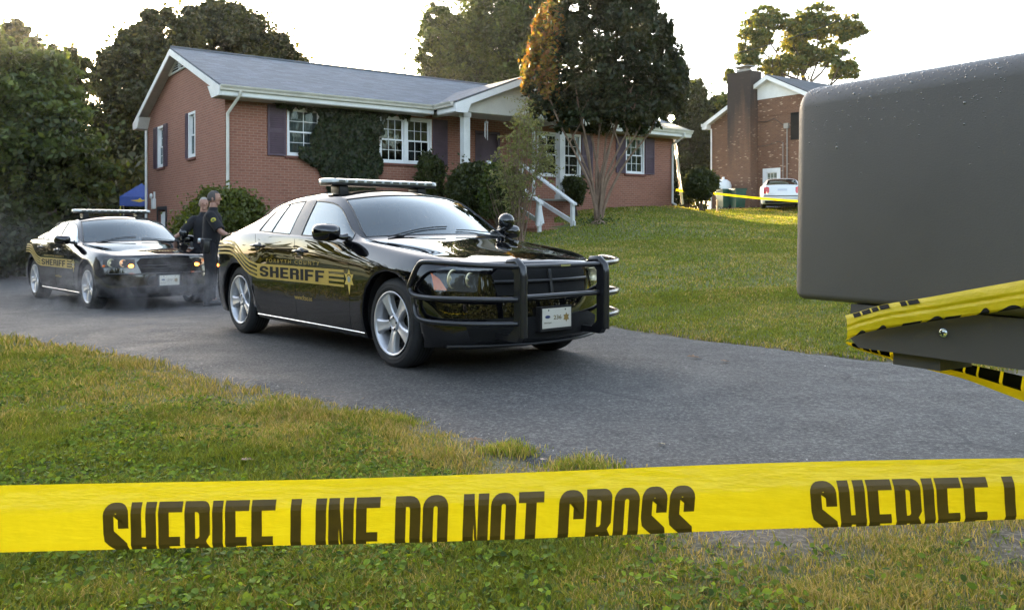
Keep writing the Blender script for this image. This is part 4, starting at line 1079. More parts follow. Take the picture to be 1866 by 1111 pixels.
        word('SHERIFF', -.26, bz0+.022, st_h-.044, 1.36, M['gap'], 'lettering', .0045)
        word('F O R S Y T H   C O U N T Y', -.24, bz1+.022, .034, 1.12, M['gold'], 'lettering', .003, 'plain')
        word('www.fcso.us', -.02, .452, .045, .36, M['gold'], 'lettering', .003, 'plain')
        # six-pointed badge
        sx, sz, r1, r2 = .885, .69, .092, .052; pts = []
        for q in range(12):
            t = math.pi/2+q*math.pi/6; rr = r1 if q % 2 == 0 else r2
            if q == 6: rr = .135
            pts.append((sx+rr*math.cos(t), sz+rr*math.sin(t)))
        decal('badge', M['gold_bright'], poly2([pts]), fn, .003)
        decal('badge_seal', mat('seal_blue', (.25, .32, .38), .5), poly2([[(sx+.026*math.cos(t), sz+.026*math.sin(t)) for t in np.linspace(0, 2*math.pi, 17)[:-1]]]), fn, .0045)
        decal('badge_band', M['gap'], poly2([[(sx+.045*math.cos(t), sz+.045*math.sin(t)) for t in np.linspace(.5, math.pi-.5, 8)]+[(sx+.036*math.cos(t), sz+.036*math.sin(t)) for t in np.linspace(math.pi-.5, .5, 8)]]), fn, .0045)
    # ---- number plate
    k = MB(); px0 = 2.50 if kind == 'a' else 2.51; pz = .425 if kind == 'a' else .47; k.box((px0, -.155, pz-.078), (px0+.004, .155, pz+.078), bev=.0015)
    pl = k.build('number_plate', mat('plate_cream', (.70, .66, .56), .45), car)
    k = MB(); k.box((px0-.06, -.17, pz-.10), (px0-.001, .17, pz+.09)); k.build('plate_holder', M['plastic'], car)
    def ptext(txt, y, z, h, w, mt, nm):
        b = text_bm(txt, h, w, 'plain', .02)
        for v in b.verts: v.co = Vector((px0+.0052, y+v.co.x, z+v.co.y))
        m_ = bpy.data.meshes.new(nm); b.to_mesh(m_); b.free(); link_mesh(nm, m_, mt, pl)
    dk = mat('plate_ink', (.16, .12, .04), .6)
    ptext('236' if kind == 'a' else '217', .005, pz-.012, .034, .085, dk, 'plate_number')
    ptext('FORSYTH COUNTY', -.098, pz-.040, .010, .08, dk, 'plate_text')
    b = bmesh.new(); pts = []
    for q in range(12):
        t = math.pi/2+q*math.pi/6; rr = .036 if q % 2 == 0 else .021; pts.append(b.verts.new((px0+.0052, .100+rr*math.cos(t), pz+rr*1.1*math.sin(t))))
    b.faces.new(pts); m_ = bpy.data.meshes.new('plate_star'); b.to_mesh(m_); b.free(); link_mesh('plate_star', m_, mat('star_brown', (.30, .19, .05), .5), pl)
    k = MB(); k.add([(px0+.0052, -.10+.028*math.cos(t), pz+.012+.012*math.sin(t)) for t in np.linspace(0, 2*math.pi, 17)[:-1]], [list(range(16))]); k.build('plate_emblem', mat('emblem_blue', (.03, .05, .14), .5), pl)
    k = MB()
    for y in (-.09, .09): k.lathe([(.006, 0), (.006, .002), (0, .003)], 8, 0, Matrix.Translation((px0+.0045, y, pz+.063)) @ Matrix.Rotation(R(90), 4, 'Y'))
    k.build('plate_screw', M['dark_metal'], pl)
    # ---- front end
    def front_poly(name, mt, pts, off, par=body, mirror=True, sub=.05):
        obs = []
        for s in ((1, -1) if mirror else (1,)):
            b = bmesh.new(); b.faces.new([b.verts.new((p[0]*s, p[1], 0)) for p in pts])
            for x in np.arange(-1, 1, sub): bmesh.ops.bisect_plane(b, geom=list(b.verts)+list(b.edges)+list(b.faces), plane_co=(x, 0, 0), plane_no=(1, 0, 0))
            for z in np.arange(0, 1.2, sub): bmesh.ops.bisect_plane(b, geom=list(b.verts)+list(b.edges)+list(b.faces), plane_co=(0, z, 0), plane_no=(0, 1, 0))
            bad = []
            for v in b.verts:
                p = proj_front(v.co.x, v.co.y, off)
                if p is None: bad.append(v)
                else: v.co = p
            bmesh.ops.delete(b, geom=bad, context='VERTS')
            bmesh.ops.recalc_face_normals(b, faces=b.faces)
            if b.faces and sum(f.normal.x for f in b.faces) < 0: bmesh.ops.reverse_faces(b, faces=b.faces)
            for f in b.faces: f.smooth = True
            m_ = bpy.data.meshes.new(name); b.to_mesh(m_); b.free(); obs.append(link_mesh(name, m_, mt, par))
        return obs
    LAMP = mat('lamp_housing', (.02, .02, .022), .25, .3); AMB = mat('amber_lens', (.95, .20, .01), .3, coat=.6)
    LIT = mat('lit_indicator', (1, .3, .05), .3, emit=(1, .22, .02), es=4.); REF = mat('reflector_bowl', (.90, .82, .55), .32, .55)
    k = MB()
    if kind == 'a':
        hl = front_poly('headlamp', LAMP, [(.876, .655), (.872, .735), (.845, .800), (.76, .822), (.58, .790), (.62, .640)], .004, car)
        for s, o in zip((1, -1), hl):
            for y, z, r_, mt in ((.765, .742, .068, REF), (.660, .735, .052, REF)):
                p = proj_front(s*y, z, .0); q = MB(); T = Matrix.Translation(p+Vector((.006, 0, 0))) @ Matrix.Rotation(R(90), 4, 'Y') @ Matrix.Rotation(s*R(18), 4, 'X')
                q.lathe([(r_, .012), (r_*.9, .004), (r_*.55, -.012), (r_*.35, -.010), (0, .0)], 24, 0, T); q.lathe([(r_*.98, .012), (r_*1.06, .016), (r_*1.1, .006)], 24, 0, T); q.build('bulb_reflector', mt, o)
            q = front_poly('amber_marker', AMB, [(.876, .660), (.872, .785), (.835, .740), (.80, .655)], .010, o, mirror=False) if s > 0 else None
        b = front_poly('lens', M['lamp_lens'], [(.880, .645), (.878, .745), (.850, .812), (.76, .835), (.565, .800), (.61, .628)], .014, body)
        for s in (-1,):
            q = bpy.data.objects.get('amber_marker')
        # amber on the other side too
        am = front_poly('amber_marker', AMB, [(-.876, .660), (-.80, .655), (-.835, .740), (-.872, .785)], .010, hl[1], mirror=False)
        gr = front_poly('grille', M['gap'], [(.47, .610), (.50, .770), (.44, .825), (0, .838), (0, .610)], .004, car)
        q = MB()
        for s in (-1, 1):
            P = [proj_front(s*y, z, .012) for y, z in dens([(0, .715), (.49, .715)], .05)]; q.tube(P, .016, 6)
        P = [proj_front(0, z, .012) for z in np.linspace(.615, .83, 6)]; q.tube(P, .018, 6); q.build('grille_cross', M['plastic'], gr[0])
        low = front_poly('lower_intake', M['gap'], [(.66, .27), (.70, .38), (.5, .44), (0, .44), (0, .27)], .004, car)
        P = [proj_front(y, .235, .012) for y in np.linspace(-.80, .80, 30)]; q = MB(); q.tube([p for p in P if p], .012, 6); q.build('air_dam', M['plastic'], car)
    else:
        for s in (1, -1):
            hh_ = front_poly('headlamp', LAMP, [(s*.86, .675), (s*.85, .790), (s*.74, .820), (s*.46, .800), (s*.46, .675)] if s > 0 else [(s*.86, .675), (s*.46, .675), (s*.46, .800), (s*.74, .820), (s*.85, .790)], .004, car, mirror=False)[0]
            for y, z, r_ in ((.76, .748, .056), (.62, .745, .052)):
                p = proj_front(s*y, z, .0); q = MB(); T = Matrix.Translation(p+Vector((.010, 0, 0))) @ Matrix.Rotation(R(90), 4, 'Y') @ Matrix.Rotation(s*R(10), 4, 'X')
                q.lathe([(r_, .012), (r_*.9, .0), (r_*.5, -.014), (r_*.3, -.008), (0, .0)], 24, 0, T); q.lathe([(r_*.98, .012), (r_*1.08, .018), (r_*1.12, .0)], 24, 0, T); q.build('bulb_reflector', REF, hh_)
            p = proj_front(s*.51, .700, .010); q = MB(); q.ball(p, (.014, .045, .026)); q.build('indicator_lamp', LIT, hh_)
            p = proj_front(s*.845, .700, .006); q = MB(); q.ball(p, (.018, .026, .020)); q.build('amber_marker', AMB, hh_)
        gr = front_poly('grille', M['gap'], [(.38, .590), (.44, .755), (.38, .815), (0, .828), (0, .590)], .004, car)
        q = MB()
        for z in (.66, .705): 
            for s in (-1, 1):
                P = [proj_front(s*y, z, .010) for y, z in dens([(0, z), (.385, z)], .05)]; q.tube(P, .008, 6)
        P = [proj_front(y, .575, .012) for y in np.linspace(-.80, .80, 30)]; q.tube([p for p in P if p], .014, 6); q.build('grille_bar', M['paint'], gr[0])
        front_poly('lower_intake', M['gap'], [(.5, .27), (.55, .37), (0, .37), (0, .27)], .004, car)
        P = [proj_top(1.62+.0*y, y, .002) for y in np.linspace(-.28, .28, 12)]
        b = text_bm('SHERIFF', .055, .60, 'block')
        for v in b.verts:
            p = proj_top(2.10-.9*v.co.y, v.co.x, .003); v.co = p if p else v.co
        m_ = bpy.data.meshes.new('hood_lettering'); b.to_mesh(m_); b.free(); link_mesh('hood_lettering', m_, M['gold'], body)
    # tail lamp wrapping the rear corner, side marker
    for s in (-1, 1):
        b = poly2([[(-2.40, .86), (-2.24, .88), (-2.24, .96), (-2.40, .98)]]); decal('tail_lamp', mat('tail_red', (.25, .008, .008), .2, coat=1.), b, lambda x, z, off, s=s: proj_side(x, z, s, off), .004)
        b = poly2([[(-2.20, .70), (-2.12, .70), (-2.12, .725), (-2.20, .725)]]); decal('side_marker', LIT if kind == 'a' else AMB, b, lambda x, z, off, s=s: proj_side(x, z, s, off), .004)
    # ---- push bar
    if kind == 'a':
        pb = bpy.data.objects.new('push_bar', None); COL.objects.link(pb); pb.parent = car
        G = M['guard']; XU = 2.60
        for y in (-.475, .405):                # two flat uprights with rounded tops
            k = MB(); prof = [(XU-.15, .862), (XU-.10, .885), (XU-.03, .890), (XU+.02, .865), (XU+.04, .81), (XU+.04, .33), (XU+.0, .28), (XU-.10, .28), (XU-.10, .32), (XU-.03, .38), (XU-.03, .79), (XU-.06, .825), (XU-.14, .815)]
            k.prism(prof, 1, y-.028, y+.028); 
            k.tube([(XU-.12, y, .872), (XU-.02, y, .880), (XU+.035, y, .832), (XU+.045, y, .77), (XU+.045, y, .32)], .032, 10)
            k.build('upright', G, pb)
        rb_ = .021
        for z in (.842, .612):
            k = MB(); k.tube([(XU+.0, -.44, z), (XU+.0, .37, z)], rb_, 10); k.build('crossbar', G, pb)
        k = MB(); k.box((XU+.021, -.07, .835), (XU+.026, .03, .851)); k.build('maker_plate', M['chrome'], pb)
        for s, y0 in ((-1, -.475), (1, .405)):
            # headlamp hoop: out from the upright at the top, round the wing, back in at mid height
            yo = s*.93
            k = MB(); pts = [(XU, y0+s*.02, .845), (2.53, s*.64, .850), (2.42, s*.80, .860), (2.22, s*.92, .872), (2.06, s*.965, .878), (2.00, s*.975, .86), (1.90, s*.98, .715), (1.88, s*.98, .665), (1.92, s*.98, .622), (2.02, s*.972, .606), (2.20, s*.935, .604), (2.40, s*.82, .604), (2.53, s*.64, .600), (XU, y0+s*.02, .598)]
            k.tube(smooth_path(pts, 3), rb_, 10); k.build('headlamp_hoop', G, pb)
            k = MB(); pts = [(XU, y0+s*.02, .418), (2.53, s*.64, .42), (2.42, s*.80, .422), (2.22, s*.93, .425), (2.06, s*.972, .43), (1.98, s*.98, .455), (1.94, s*.98, .53), (1.94, s*.98, .60)]
            k.tube(smooth_path(pts, 3), rb_*.95, 10); k.build('lower_hoop', G, pb)
        for y in (-.475, .405): k = MB(); k.box((2.30, y-.02, .28), (XU-.04, y+.02, .33)); k.build('bracket', G, pb)
    if kind == 'b':
        k = MB(); k.tube([(-2.05, -.30, 1.10), (-2.10, -.30, 1.55)], [.006, .002], 6); k.lathe([(.03, 0), (.02, .03), (0, .04)], 10, 0, Matrix.Translation((-2.05, -.30, 1.09))); k.build('antenna', M['plastic'], car)
    full.free(); bm.free(); return car
def smooth_path(pts, it=2):
    P = [Vector(p) for p in pts]
    for _ in range(it):
        Q = [P[0]]
        for a, b in zip(P, P[1:]): Q += [a*.75+b*.25, a*.25+b*.75]
        P = Q+[P[-1]]
    return P
# ---------------------------------------------------------------- lettering
def rr(x0, y0, x1, y1, r=(0, 0, 0, 0), n=5, rev=False):
    """rectangle with rounded corners, radii (bl, br, tr, tl)"""
    out = []
    for (cx, cy, sx, sy, a0), q in zip(((x0, y0, 1, 1, math.pi), (x1, y0, -1, 1, 1.5*math.pi), (x1, y1, -1, -1, 0), (x0, y1, 1, -1, .5*math.pi)), r):
        if q <= 0: out.append((cx, cy)); continue
        for i in range(n+1):
            t = a0+i*math.pi/2/n; out.append((cx+sx*q+q*math.cos(t), cy+sy*q+q*math.sin(t)))
    return out[::-1] if rev else out
def glyph(ch, w, s, t):
    """block capital in a box w x 1, stem s, bar t -> list of loops"""
    k = min(w, 1)*.42
    if ch == 'I': return [[(0, 0), (s, 0), (s, 1), (0, 1)]], s
    if ch == 'L': return [[(0, 0), (w*.9, 0), (w*.9, t), (s, t), (s, 1), (0, 1)]], w*.9
    if ch == 'T': return [[(w/2-s/2, 0), (w/2+s/2, 0), (w/2+s/2, 1-t), (w, 1-t), (w, 1), (0, 1), (0, 1-t), (w/2-s/2, 1-t)]], w
    if ch == 'H': return [[(0, 0), (s, 0), (s, .5-t/2), (w-s, .5-t/2), (w-s, 0), (w, 0), (w, 1), (w-s, 1), (w-s, .5+t/2), (s, .5+t/2), (s, 1), (0, 1)]], w
    if ch == 'E': return [[(0, 0), (w*.95, 0), (w*.95, t), (s, t), (s, .5-t/2), (w*.86, .5-t/2), (w*.86, .5+t/2), (s, .5+t/2), (s, 1-t), (w*.95, 1-t), (w*.95, 1), (0, 1)]], w*.95
    if ch == 'F': return [[(0, 0), (s, 0), (s, .48-t/2), (w*.86, .48-t/2), (w*.86, .48+t/2), (s, .48+t/2), (s, 1-t), (w*.95, 1-t), (w*.95, 1), (0, 1)]], w*.95
    if ch == 'N': return [[(0, 0), (s, 0), (s, .62), (w-s, 0), (w, 0), (w, 1), (w-s, 1), (w-s, .38), (s, 1), (0, 1)]], w
    if ch == 'O': return [rr(0, 0, w, 1, (k,)*4), rr(s, t, w-s, 1-t, (max(k-s, .03),)*4, rev=True)], w
    if ch == 'D': return [rr(0, 0, w, 1, (0, k, k, 0)), rr(s, t, w-s, 1-t, (0, max(k-s, .03), max(k-s, .03), 0), rev=True)], w
    if ch == 'R':
        o = [(0, 0), (s, 0), (s, .42), (w-s-.02, .42), (w-s, .36), (w-s, 0), (w, 0), (w, .40), (w-.05, .50), (w, .58)]
        arc = [(w-k*.7+k*.7*math.cos(a), 1-k*.7+k*.7*math.sin(a)) for a in np.linspace(0, math.pi/2, 6)]
        return [o+arc+[(0, 1)], rr(s, .42+t*.9, w-s, 1-t, (0, .04, .04, 0), rev=True)], w
    if ch == 'C':
        a = [(w, .36), (w, k)]+[(w-k+k*math.cos(q), k+k*math.sin(q)) for q in np.linspace(0, -math.pi/2, 6)]+[(k+k*math.cos(q), k+k*math.sin(q)) for q in np.linspace(-math.pi/2, -math.pi, 6)]
        a += [(k+k*math.cos(q), 1-k+k*math.sin(q)) for q in np.linspace(math.pi, math.pi/2, 6)]+[(w-k+k*math.cos(q), 1-k+k*math.sin(q)) for q in np.linspace(math.pi/2, 0, 6)]+[(w, .64)]
        r2 = max(k-s, .03); a += [(w-s, .64), (w-s, 1-t-r2), (w-s-r2, 1-t), (s+r2, 1-t), (s, 1-t-r2), (s, t+r2), (s+r2, t), (w-s-r2, t), (w-s, t+r2), (w-s, .36)]
        return [a], w
    if ch == 'S':
        r = k; c = lambda cx, cy, a0, a1: [(cx+r*math.cos(q), cy+r*math.sin(q)) for q in np.linspace(a0, a1, 6)]
        a = c(w-r, 1-r, 0, math.pi/2)+c(r, 1-r, math.pi/2, math.pi)+[(0, .62), (.05*w, .52)]+[(w-s, .36), (w-s, t+.04), (w-s-.04, t), (s+.04, t), (s, t+.04), (s, .33), (0, .33)]
        a += c(r, r, math.pi, 1.5*math.pi)+c(w-r, r, 1.5*math.pi, 2*math.pi)+[(w, .40), (w*.95, .49)]+[(s, .65), (s, 1-t-.04), (s+.04, 1-t), (w-s-.04, 1-t), (w-s, 1-t-.04), (w-s, .68), (w, .68)]
        return [a], w
    return [], w*.6
def text_bm(txt, h, wtot, font='block', bold=0., s=.25, t=.19, w=.74, gap=.12, space=.42):
    """flat text as a bmesh, centred on x=0, baseline y=0, height h, total width wtot"""
    cu = bpy.data.curves.new('txt', 'FONT' if font == 'plain' else 'CURVE')
    if font == 'plain': cu.body = txt; cu.size = 1; cu.offset = bold
    else:
        cu.dimensions = '2D'; cu.fill_mode = 'BOTH'; x = 0
        for chh in txt:
            if chh == ' ': x += space; continue
            loops, adv = glyph(chh, w, s, t)
            for lp in loops:
                sp = cu.splines.new('POLY'); sp.points.add(len(lp)-1); sp.use_cyclic_u = True
                for i, p in enumerate(lp): sp.points[i].co = (x+p[0], p[1], 0, 1)
            x += adv+gap
    o = bpy.data.objects.new('txt', cu); COL.objects.link(o)
    dg = bpy.context.evaluated_depsgraph_get(); me = bpy.data.meshes.new_from_object(o.evaluated_get(dg))
    b = bmesh.new(); b.from_mesh(me); bpy.data.objects.remove(o); bpy.data.curves.remove(cu); bpy.data.meshes.remove(me)
    xs = [v.co.x for v in b.verts]; ys = [v.co.y for v in b.verts]
    x0, x1 = min(xs), max(xs); y0, y1 = (min(ys), max(ys))
    for v in b.verts: v.co = Vector(((v.co.x-(x0+x1)/2)*wtot/(x1-x0), (v.co.y-y0)*h/(y1-y0), 0))
    bmesh.ops.remove_doubles(b, verts=b.verts, dist=1e-6)
    return b
CAR1 = build_patrol_car('a', 'black sheriff patrol car with a tubular push bar and amber-edged headlamps, nearest on the driveway', (-1.259, 8.656, .016), -.870)
CAR2 = build_patrol_car('b', 'black sheriff patrol car with round headlamps, parked farther back amid exhaust vapour', (-7.10, 15.26, gz(-7.1, 15.26)+.016), -.82)
# ---------------------------------------------------------------- foliage
def leaf_cloud(C, Rr, n, size, cols, seed, flat=.0, jitter=.9, shell=.12, droop=0., elong=1.6, cspread=.25):
    """n leaves spread through the ellipsoids C (k,3) with radii Rr (k,3). Returns V, F, col"""
    r = np.random.default_rng(seed); C = np.asarray(C, float); Rr = np.asarray(Rr, float)
    vol = Rr.prod(1)**.5; k = r.choice(len(C), n, p=vol/vol.sum())
    d = r.normal(size=(n, 3)); d /= np.linalg.norm(d, axis=1)[:, None]
    rad = shell+(1-shell)*r.random(n)**.55; rad = np.where(r.random(n) < .22, rad*(1+jitter*r.random(n)**1.5), rad)
    pos = C[k]+d*Rr[k]*rad[:, None]
    a = r.normal(size=(n, 3)); a[:, 2] = a[:, 2]*(1-flat)-droop; a /= np.linalg.norm(a, axis=1)[:, None]
    b = np.cross(a, r.normal(size=(n, 3))); b /= np.linalg.norm(b, axis=1)[:, None]
    s = size*(.6+.8*r.random(n))[:, None]
    V = np.stack([pos-a*s*elong*.5, pos+b*s*.5, pos+a*s*elong*.5, pos-b*s*.5], 1)
    cols = np.asarray(cols, float); ck = r.choice(len(cols), len(C)); mixc = cols[np.where(r.random(n) < .6, ck[k], r.choice(len(cols), n))]
    c = mixc*(1+cspread*(r.random(n)*2-1))[:, None]
    return V.reshape(-1, 3), np.arange(4*n).reshape(n, 4), np.repeat(np.clip(c, 0, 1), 4, 0)
def branch_set(root, tips, r0, seed, wig=.06):
    """a trunk with limbs that reach the tips"""
    r = random.Random(seed); mb = MB(); root = Vector(root)
    tips = [Vector(t) for t in tips]; cen = sum(tips, Vector())/len(tips)
    fork = root+Vector(((cen.x-root.x)*.35, (cen.y-root.y)*.35, (cen.z-root.z)*.45))
    def limb(a, b, ra, rb_, n=6):
        L = (b-a).length; P = []
        for i in range(n+1):
            t = i/n; p = a.lerp(b, t)
            if 0 < i < n: p += Vector((r.uniform(-1, 1), r.uniform(-1, 1), r.uniform(-.4, .4)))*L*wig
            P.append(p)
        mb.tube(P, [ra+(rb_-ra)*(i/n) for i in range(n+1)], 7, caps=False); return P
    tr = limb(root-Vector((0, 0, .3)), fork, r0*1.15, r0*.75)
    top = limb(fork, cen+Vector((0, 0, .15*(cen.z-root.z))), r0*.75, r0*.2)
    for t in tips:
        s = r.choice(tr[3:]+top[:4]) if r.random() < .8 else fork
        limb(s, t, r0*.32, r0*.05)
    return mb
def tree(name, label, base, clumps, nleaf, size, cols, seed, r0=.22, group='trees behind the houses', bark='bark', cat='tree', holes=(), sub=34, subr=.24, **k):
    """clumps: (x, y, z, rx, ry, rz) in the world"""
    o = thing(name, label, cat, base, 0, group)
    r = np.random.default_rng(seed); base = np.array(base, float)
    C = []; Q = []
    for c in clumps:
        p, q = np.array(c[:3], float)-base, np.array(c[3:], float)
        for _ in range(sub):
            d = r.normal(size=3); d /= np.linalg.norm(d); u = r.random()**.4
            C.append(p+d*q*u*1.0); Q.append(q*subr*(.35+.9*r.random()**1.5)*np.array([1.1, 1.1, .85]))
        C.append(p); Q.append(q*.80)
    V, F, c = leaf_cloud(C, Q, nleaf, size, cols, seed+1, **k)
    if holes:                                  # gaps in the crown, given as seen (px, py, radius)
        W = V.reshape(-1, 4, 3).mean(1)+base; px = 933+FPX*W[:, 0]/W[:, 1]; py = HOR-FPX*(W[:, 2]-CAM_H)/W[:, 1]; ok = np.ones(len(W), bool)
        for hx, hy, hr in holes:
            d = np.hypot(px-hx, (py-hy)*1.1)+3*np.sin(px*.9+py*.6); ok &= ~((d < hr) & (r.random(len(W)) < .96))
        V = V.reshape(-1, 4, 3)[ok].reshape(-1, 3); c = c.reshape(-1, 4, 3)[ok].reshape(-1, 3); F = np.arange(len(V)).reshape(-1, 4)
    cr = np_mesh('crown', V, F, M['leaf'], o, col=c)
    tips = [C[i] for i in range(0, len(C), max(1, len(C)//22))]
    branch_set((0, 0, 0), tips, r0, seed).build('trunk', M[bark], o)
    return o
def blob(px, py, Y, wpx, hpx, dep=None):
    """a clump seen round pixel (px, py), Y metres off, wpx x hpx wide and high"""
    p = at(px, py, Y); rx = wpx/2/FPX*Y; rz = hpx/2/FPX*Y
    return (p.x, p.y, p.z, rx, dep if dep else (rx+rz)*.5, rz)
G_DK = [(.030, .042, .012), (.042, .056, .015), (.056, .070, .018)]
G_MID = [(.046, .072, .016), (.064, .095, .020), (.088, .118, .026), (.030, .048, .014)]
G_OLV = [(.054, .062, .018), (.036, .044, .014), (.080, .082, .024), (.024, .030, .010)]
G_YEL = [(.14, .15, .03), (.20, .19, .035), (.09, .12, .03), (.06, .09, .02)]
def base_at(px, Y): x = (px-933)/FPX*Y; return (x, Y, gz(x, Y))
# left mass: nearest leafy tree, its taller neighbours
tree('broadleaf_tree', 'dark green leafy tree filling the left edge behind the rear patrol car', base_at(20, 27), [blob(40, 190, 27, 210, 190, 2.2), blob(95, 270, 26.5, 190, 190, 2.2), blob(10, 300, 26, 170, 200, 2.0), blob(130, 330, 27, 120, 120, 1.6), blob(60, 120, 28, 120, 80, 1.4), blob(-70, 180, 27, 180, 300, 2.4)], 90000, .12, G_MID, 101, .25)
tree('broadleaf_tree', 'tall brownish tree with a bare ragged top at the far left', base_at(90, 34), [blob(45, 90, 34, 80, 60), blob(85, 130, 34, 130, 100), blob(120, 200, 34, 100, 160), blob(25, 60, 34, 50, 50), blob(130, 120, 34, 60, 60), blob(60, 250, 34, 150, 200)], 34000, .13, G_OLV, 103, .22)
tree('slender_tree', 'slim tree standing in the gap left of the brick house', base_at(190, 38), [blob(183, 150, 38, 50, 70), blob(195, 210, 38, 60, 110), blob(175, 280, 38, 90, 120), blob(215, 300, 38, 70, 160), blob(185, 330, 38, 110, 100), blob(185, 115, 38, 20, 40)], 15000, .13, G_OLV, 105, .14)
tree('broadleaf_tree', 'large round-topped dark tree behind the left gable', base_at(280, 39), [blob(280, 85, 39, 150, 120), blob(300, 130, 39, 190, 150), blob(255, 150, 39, 110, 160), blob(245, 240, 39, 90, 180), blob(320, 70, 39, 110, 110), blob(300, 180, 39, 160, 160), blob(260, 320, 39, 120, 150), blob(240, 90, 39, 60, 80)], 110000, .135, G_OLV, 107, .35, holes=[(303, 60, 14), (318, 42, 6), (296, 84, 6), (340, 66, 5), (335, 96, 4), (262, 60, 4), (250, 130, 4)])
tree('broadleaf_tree', 'broad dark tree rising over the roof ridge right of the sun', base_at(430, 42), [blob(380, 65, 42, 150, 130), blob(440, 75, 42, 170, 150), blob(500, 115, 42, 110, 110), blob(350, 110, 42, 100, 120), blob(420, 150, 42, 220, 130), blob(400, 30, 42, 90, 60)], 110000, .135, G_OLV, 109, .4, holes=[(348, 60, 7), (362, 68, 9), (376, 80, 7), (398, 88, 9), (412, 92, 6), (372, 48, 5), (430, 60, 4), (303, 60, 14), (460, 92, 5), (340, 80, 5)])
tree('oak_tree', 'dense green oak rising behind the middle of the roof', base_at(880, 41), [blob(820, 85, 41, 120, 130), blob(880, 60, 41, 160, 160), blob(940, 50, 41, 150, 160), blob(840, 130, 41, 170, 100), blob(930, 130, 41, 160, 110), blob(790, 110, 41, 60, 80), blob(780, 60, 41, 40, 60), blob(800, 35, 41, 70, 60), blob(1000, 60, 41, 120, 160), blob(890, -30, 41, 200, 80), blob(940, 200, 41, 180, 120)], 140000, .125, G_MID, 111, .4, holes=[(800, 70, 6), (782, 100, 8), (830, 20, 7), (868, 52, 4), (905, 88, 5), (845, 106, 5), (770, 72, 8), (812, 118, 6), (892, 24, 5), (940, 100, 4), (790, 30, 8), (764, 120, 8), (860, 84, 4), (825, 60, 4)])
tree('cedar_tree', 'dark conifer beyond the right end of the brick house', base_at(1255, 52), [blob(1270, 170, 52, 40, 60), blob(1262, 210, 52, 100, 90), blob(1255, 270, 52, 120, 120), blob(1300, 200, 52, 40, 50), blob(1250, 330, 52, 130, 90), blob(1215, 220, 52, 90, 120), blob(1200, 160, 50, 60, 80), blob(1290, 240, 52, 50, 60)], 50000, .14, G_DK, 113, .25)
tree('broadleaf_tree', 'airy yellow-green tree above the brown brick house', base_at(1470, 58), [blob(1375, 65, 58, 70, 50), blob(1400, 40, 58, 80, 50), blob(1365, 105, 58, 60, 40), blob(1450, 70, 58, 70, 90), blob(1480, 40, 58, 90, 60), blob(1530, 50, 58, 80, 60), blob(1500, 100, 58, 90, 50), blob(1560, 55, 58, 40, 30), blob(1420, 120, 58, 100, 50), blob(1540, 130, 58, 60, 40)], 22000, .17, G_YEL, 115, .3, subr=.26)
tree('broadleaf_tree', 'yellow-leaved small tree peeking out left of the sooty chimney', base_at(1318, 49), [blob(1320, 190, 49, 30, 40), blob(1310, 230, 49, 34, 60), blob(1330, 140, 49, 20, 30)], 3000, .16, G_YEL, 117, .1)
# wood closing the view low down between the trunks
r_ = np.random.default_rng(5); Cw = []; Qw = []
for x0, x1, y, z0, z1, n in ((-32, -9, 36, -.3, 3.6, 60), (-9, 3, 46, 1, 3.5, 24), (3, 12, 58, 2, 6.2, 40), (-36, -17, 30, -.3, 3, 44), (12, 40, 66, 2, 6, 60)):
    for _ in range(n): Cw.append((r_.uniform(x0, x1), y+r_.uniform(-1.5, 1.5), r_.uniform(z0, z1))); Qw.append((r_.uniform(1, 1.9), 1.2, r_.uniform(.8, 1.5)))
V, F, c = leaf_cloud(Cw, Qw, 60000, .22, G_DK+G_OLV, 77, shell=.3)
w = np_mesh('woodland_edge', V, F, M['leaf'], col=c); props(w, 'dark woodland understorey closing the view behind the houses', 'woodland', kind='stuff')
# woodland across the road, behind the camera: what the car's flank and glass mirror
Cw = []; Qw = []
for t_ in np.linspace(0, 1, 190):
    a_ = R(150+t_*212); rad_ = 25+r_.uniform(-2, 3); hgt = r_.uniform(5.5, 9.5)
    x_, y_ = rad_*math.cos(a_), 2+rad_*math.sin(a_)
    for q_ in range(3): Cw.append((x_+r_.uniform(-1, 1), y_+r_.uniform(-1, 1), hgt*(.15+.33*q_))); Qw.append((1.7, 1.7, hgt*.2))
V, F, c = leaf_cloud(Cw, Qw, 45000, .42, G_DK+G_OLV, 78, shell=.3)
for t_ in np.linspace(0, 42, 34):
    for q_ in range(3): Cw.append((33+r_.uniform(-1, 1)+.05*t_, t_, gz(33, t_)+7*(.12+.33*q_))); Qw.append((1.7, 1.7, 1.5))
V, F, c = leaf_cloud(Cw, Qw, 90000, .42, G_DK+G_OLV, 78, shell=.3)
w = np_mesh('woodland_across_road', V, F, M['leaf'], col=c); props(w, 'dark woodland across the road from the driveway', 'woodland', kind='stuff')
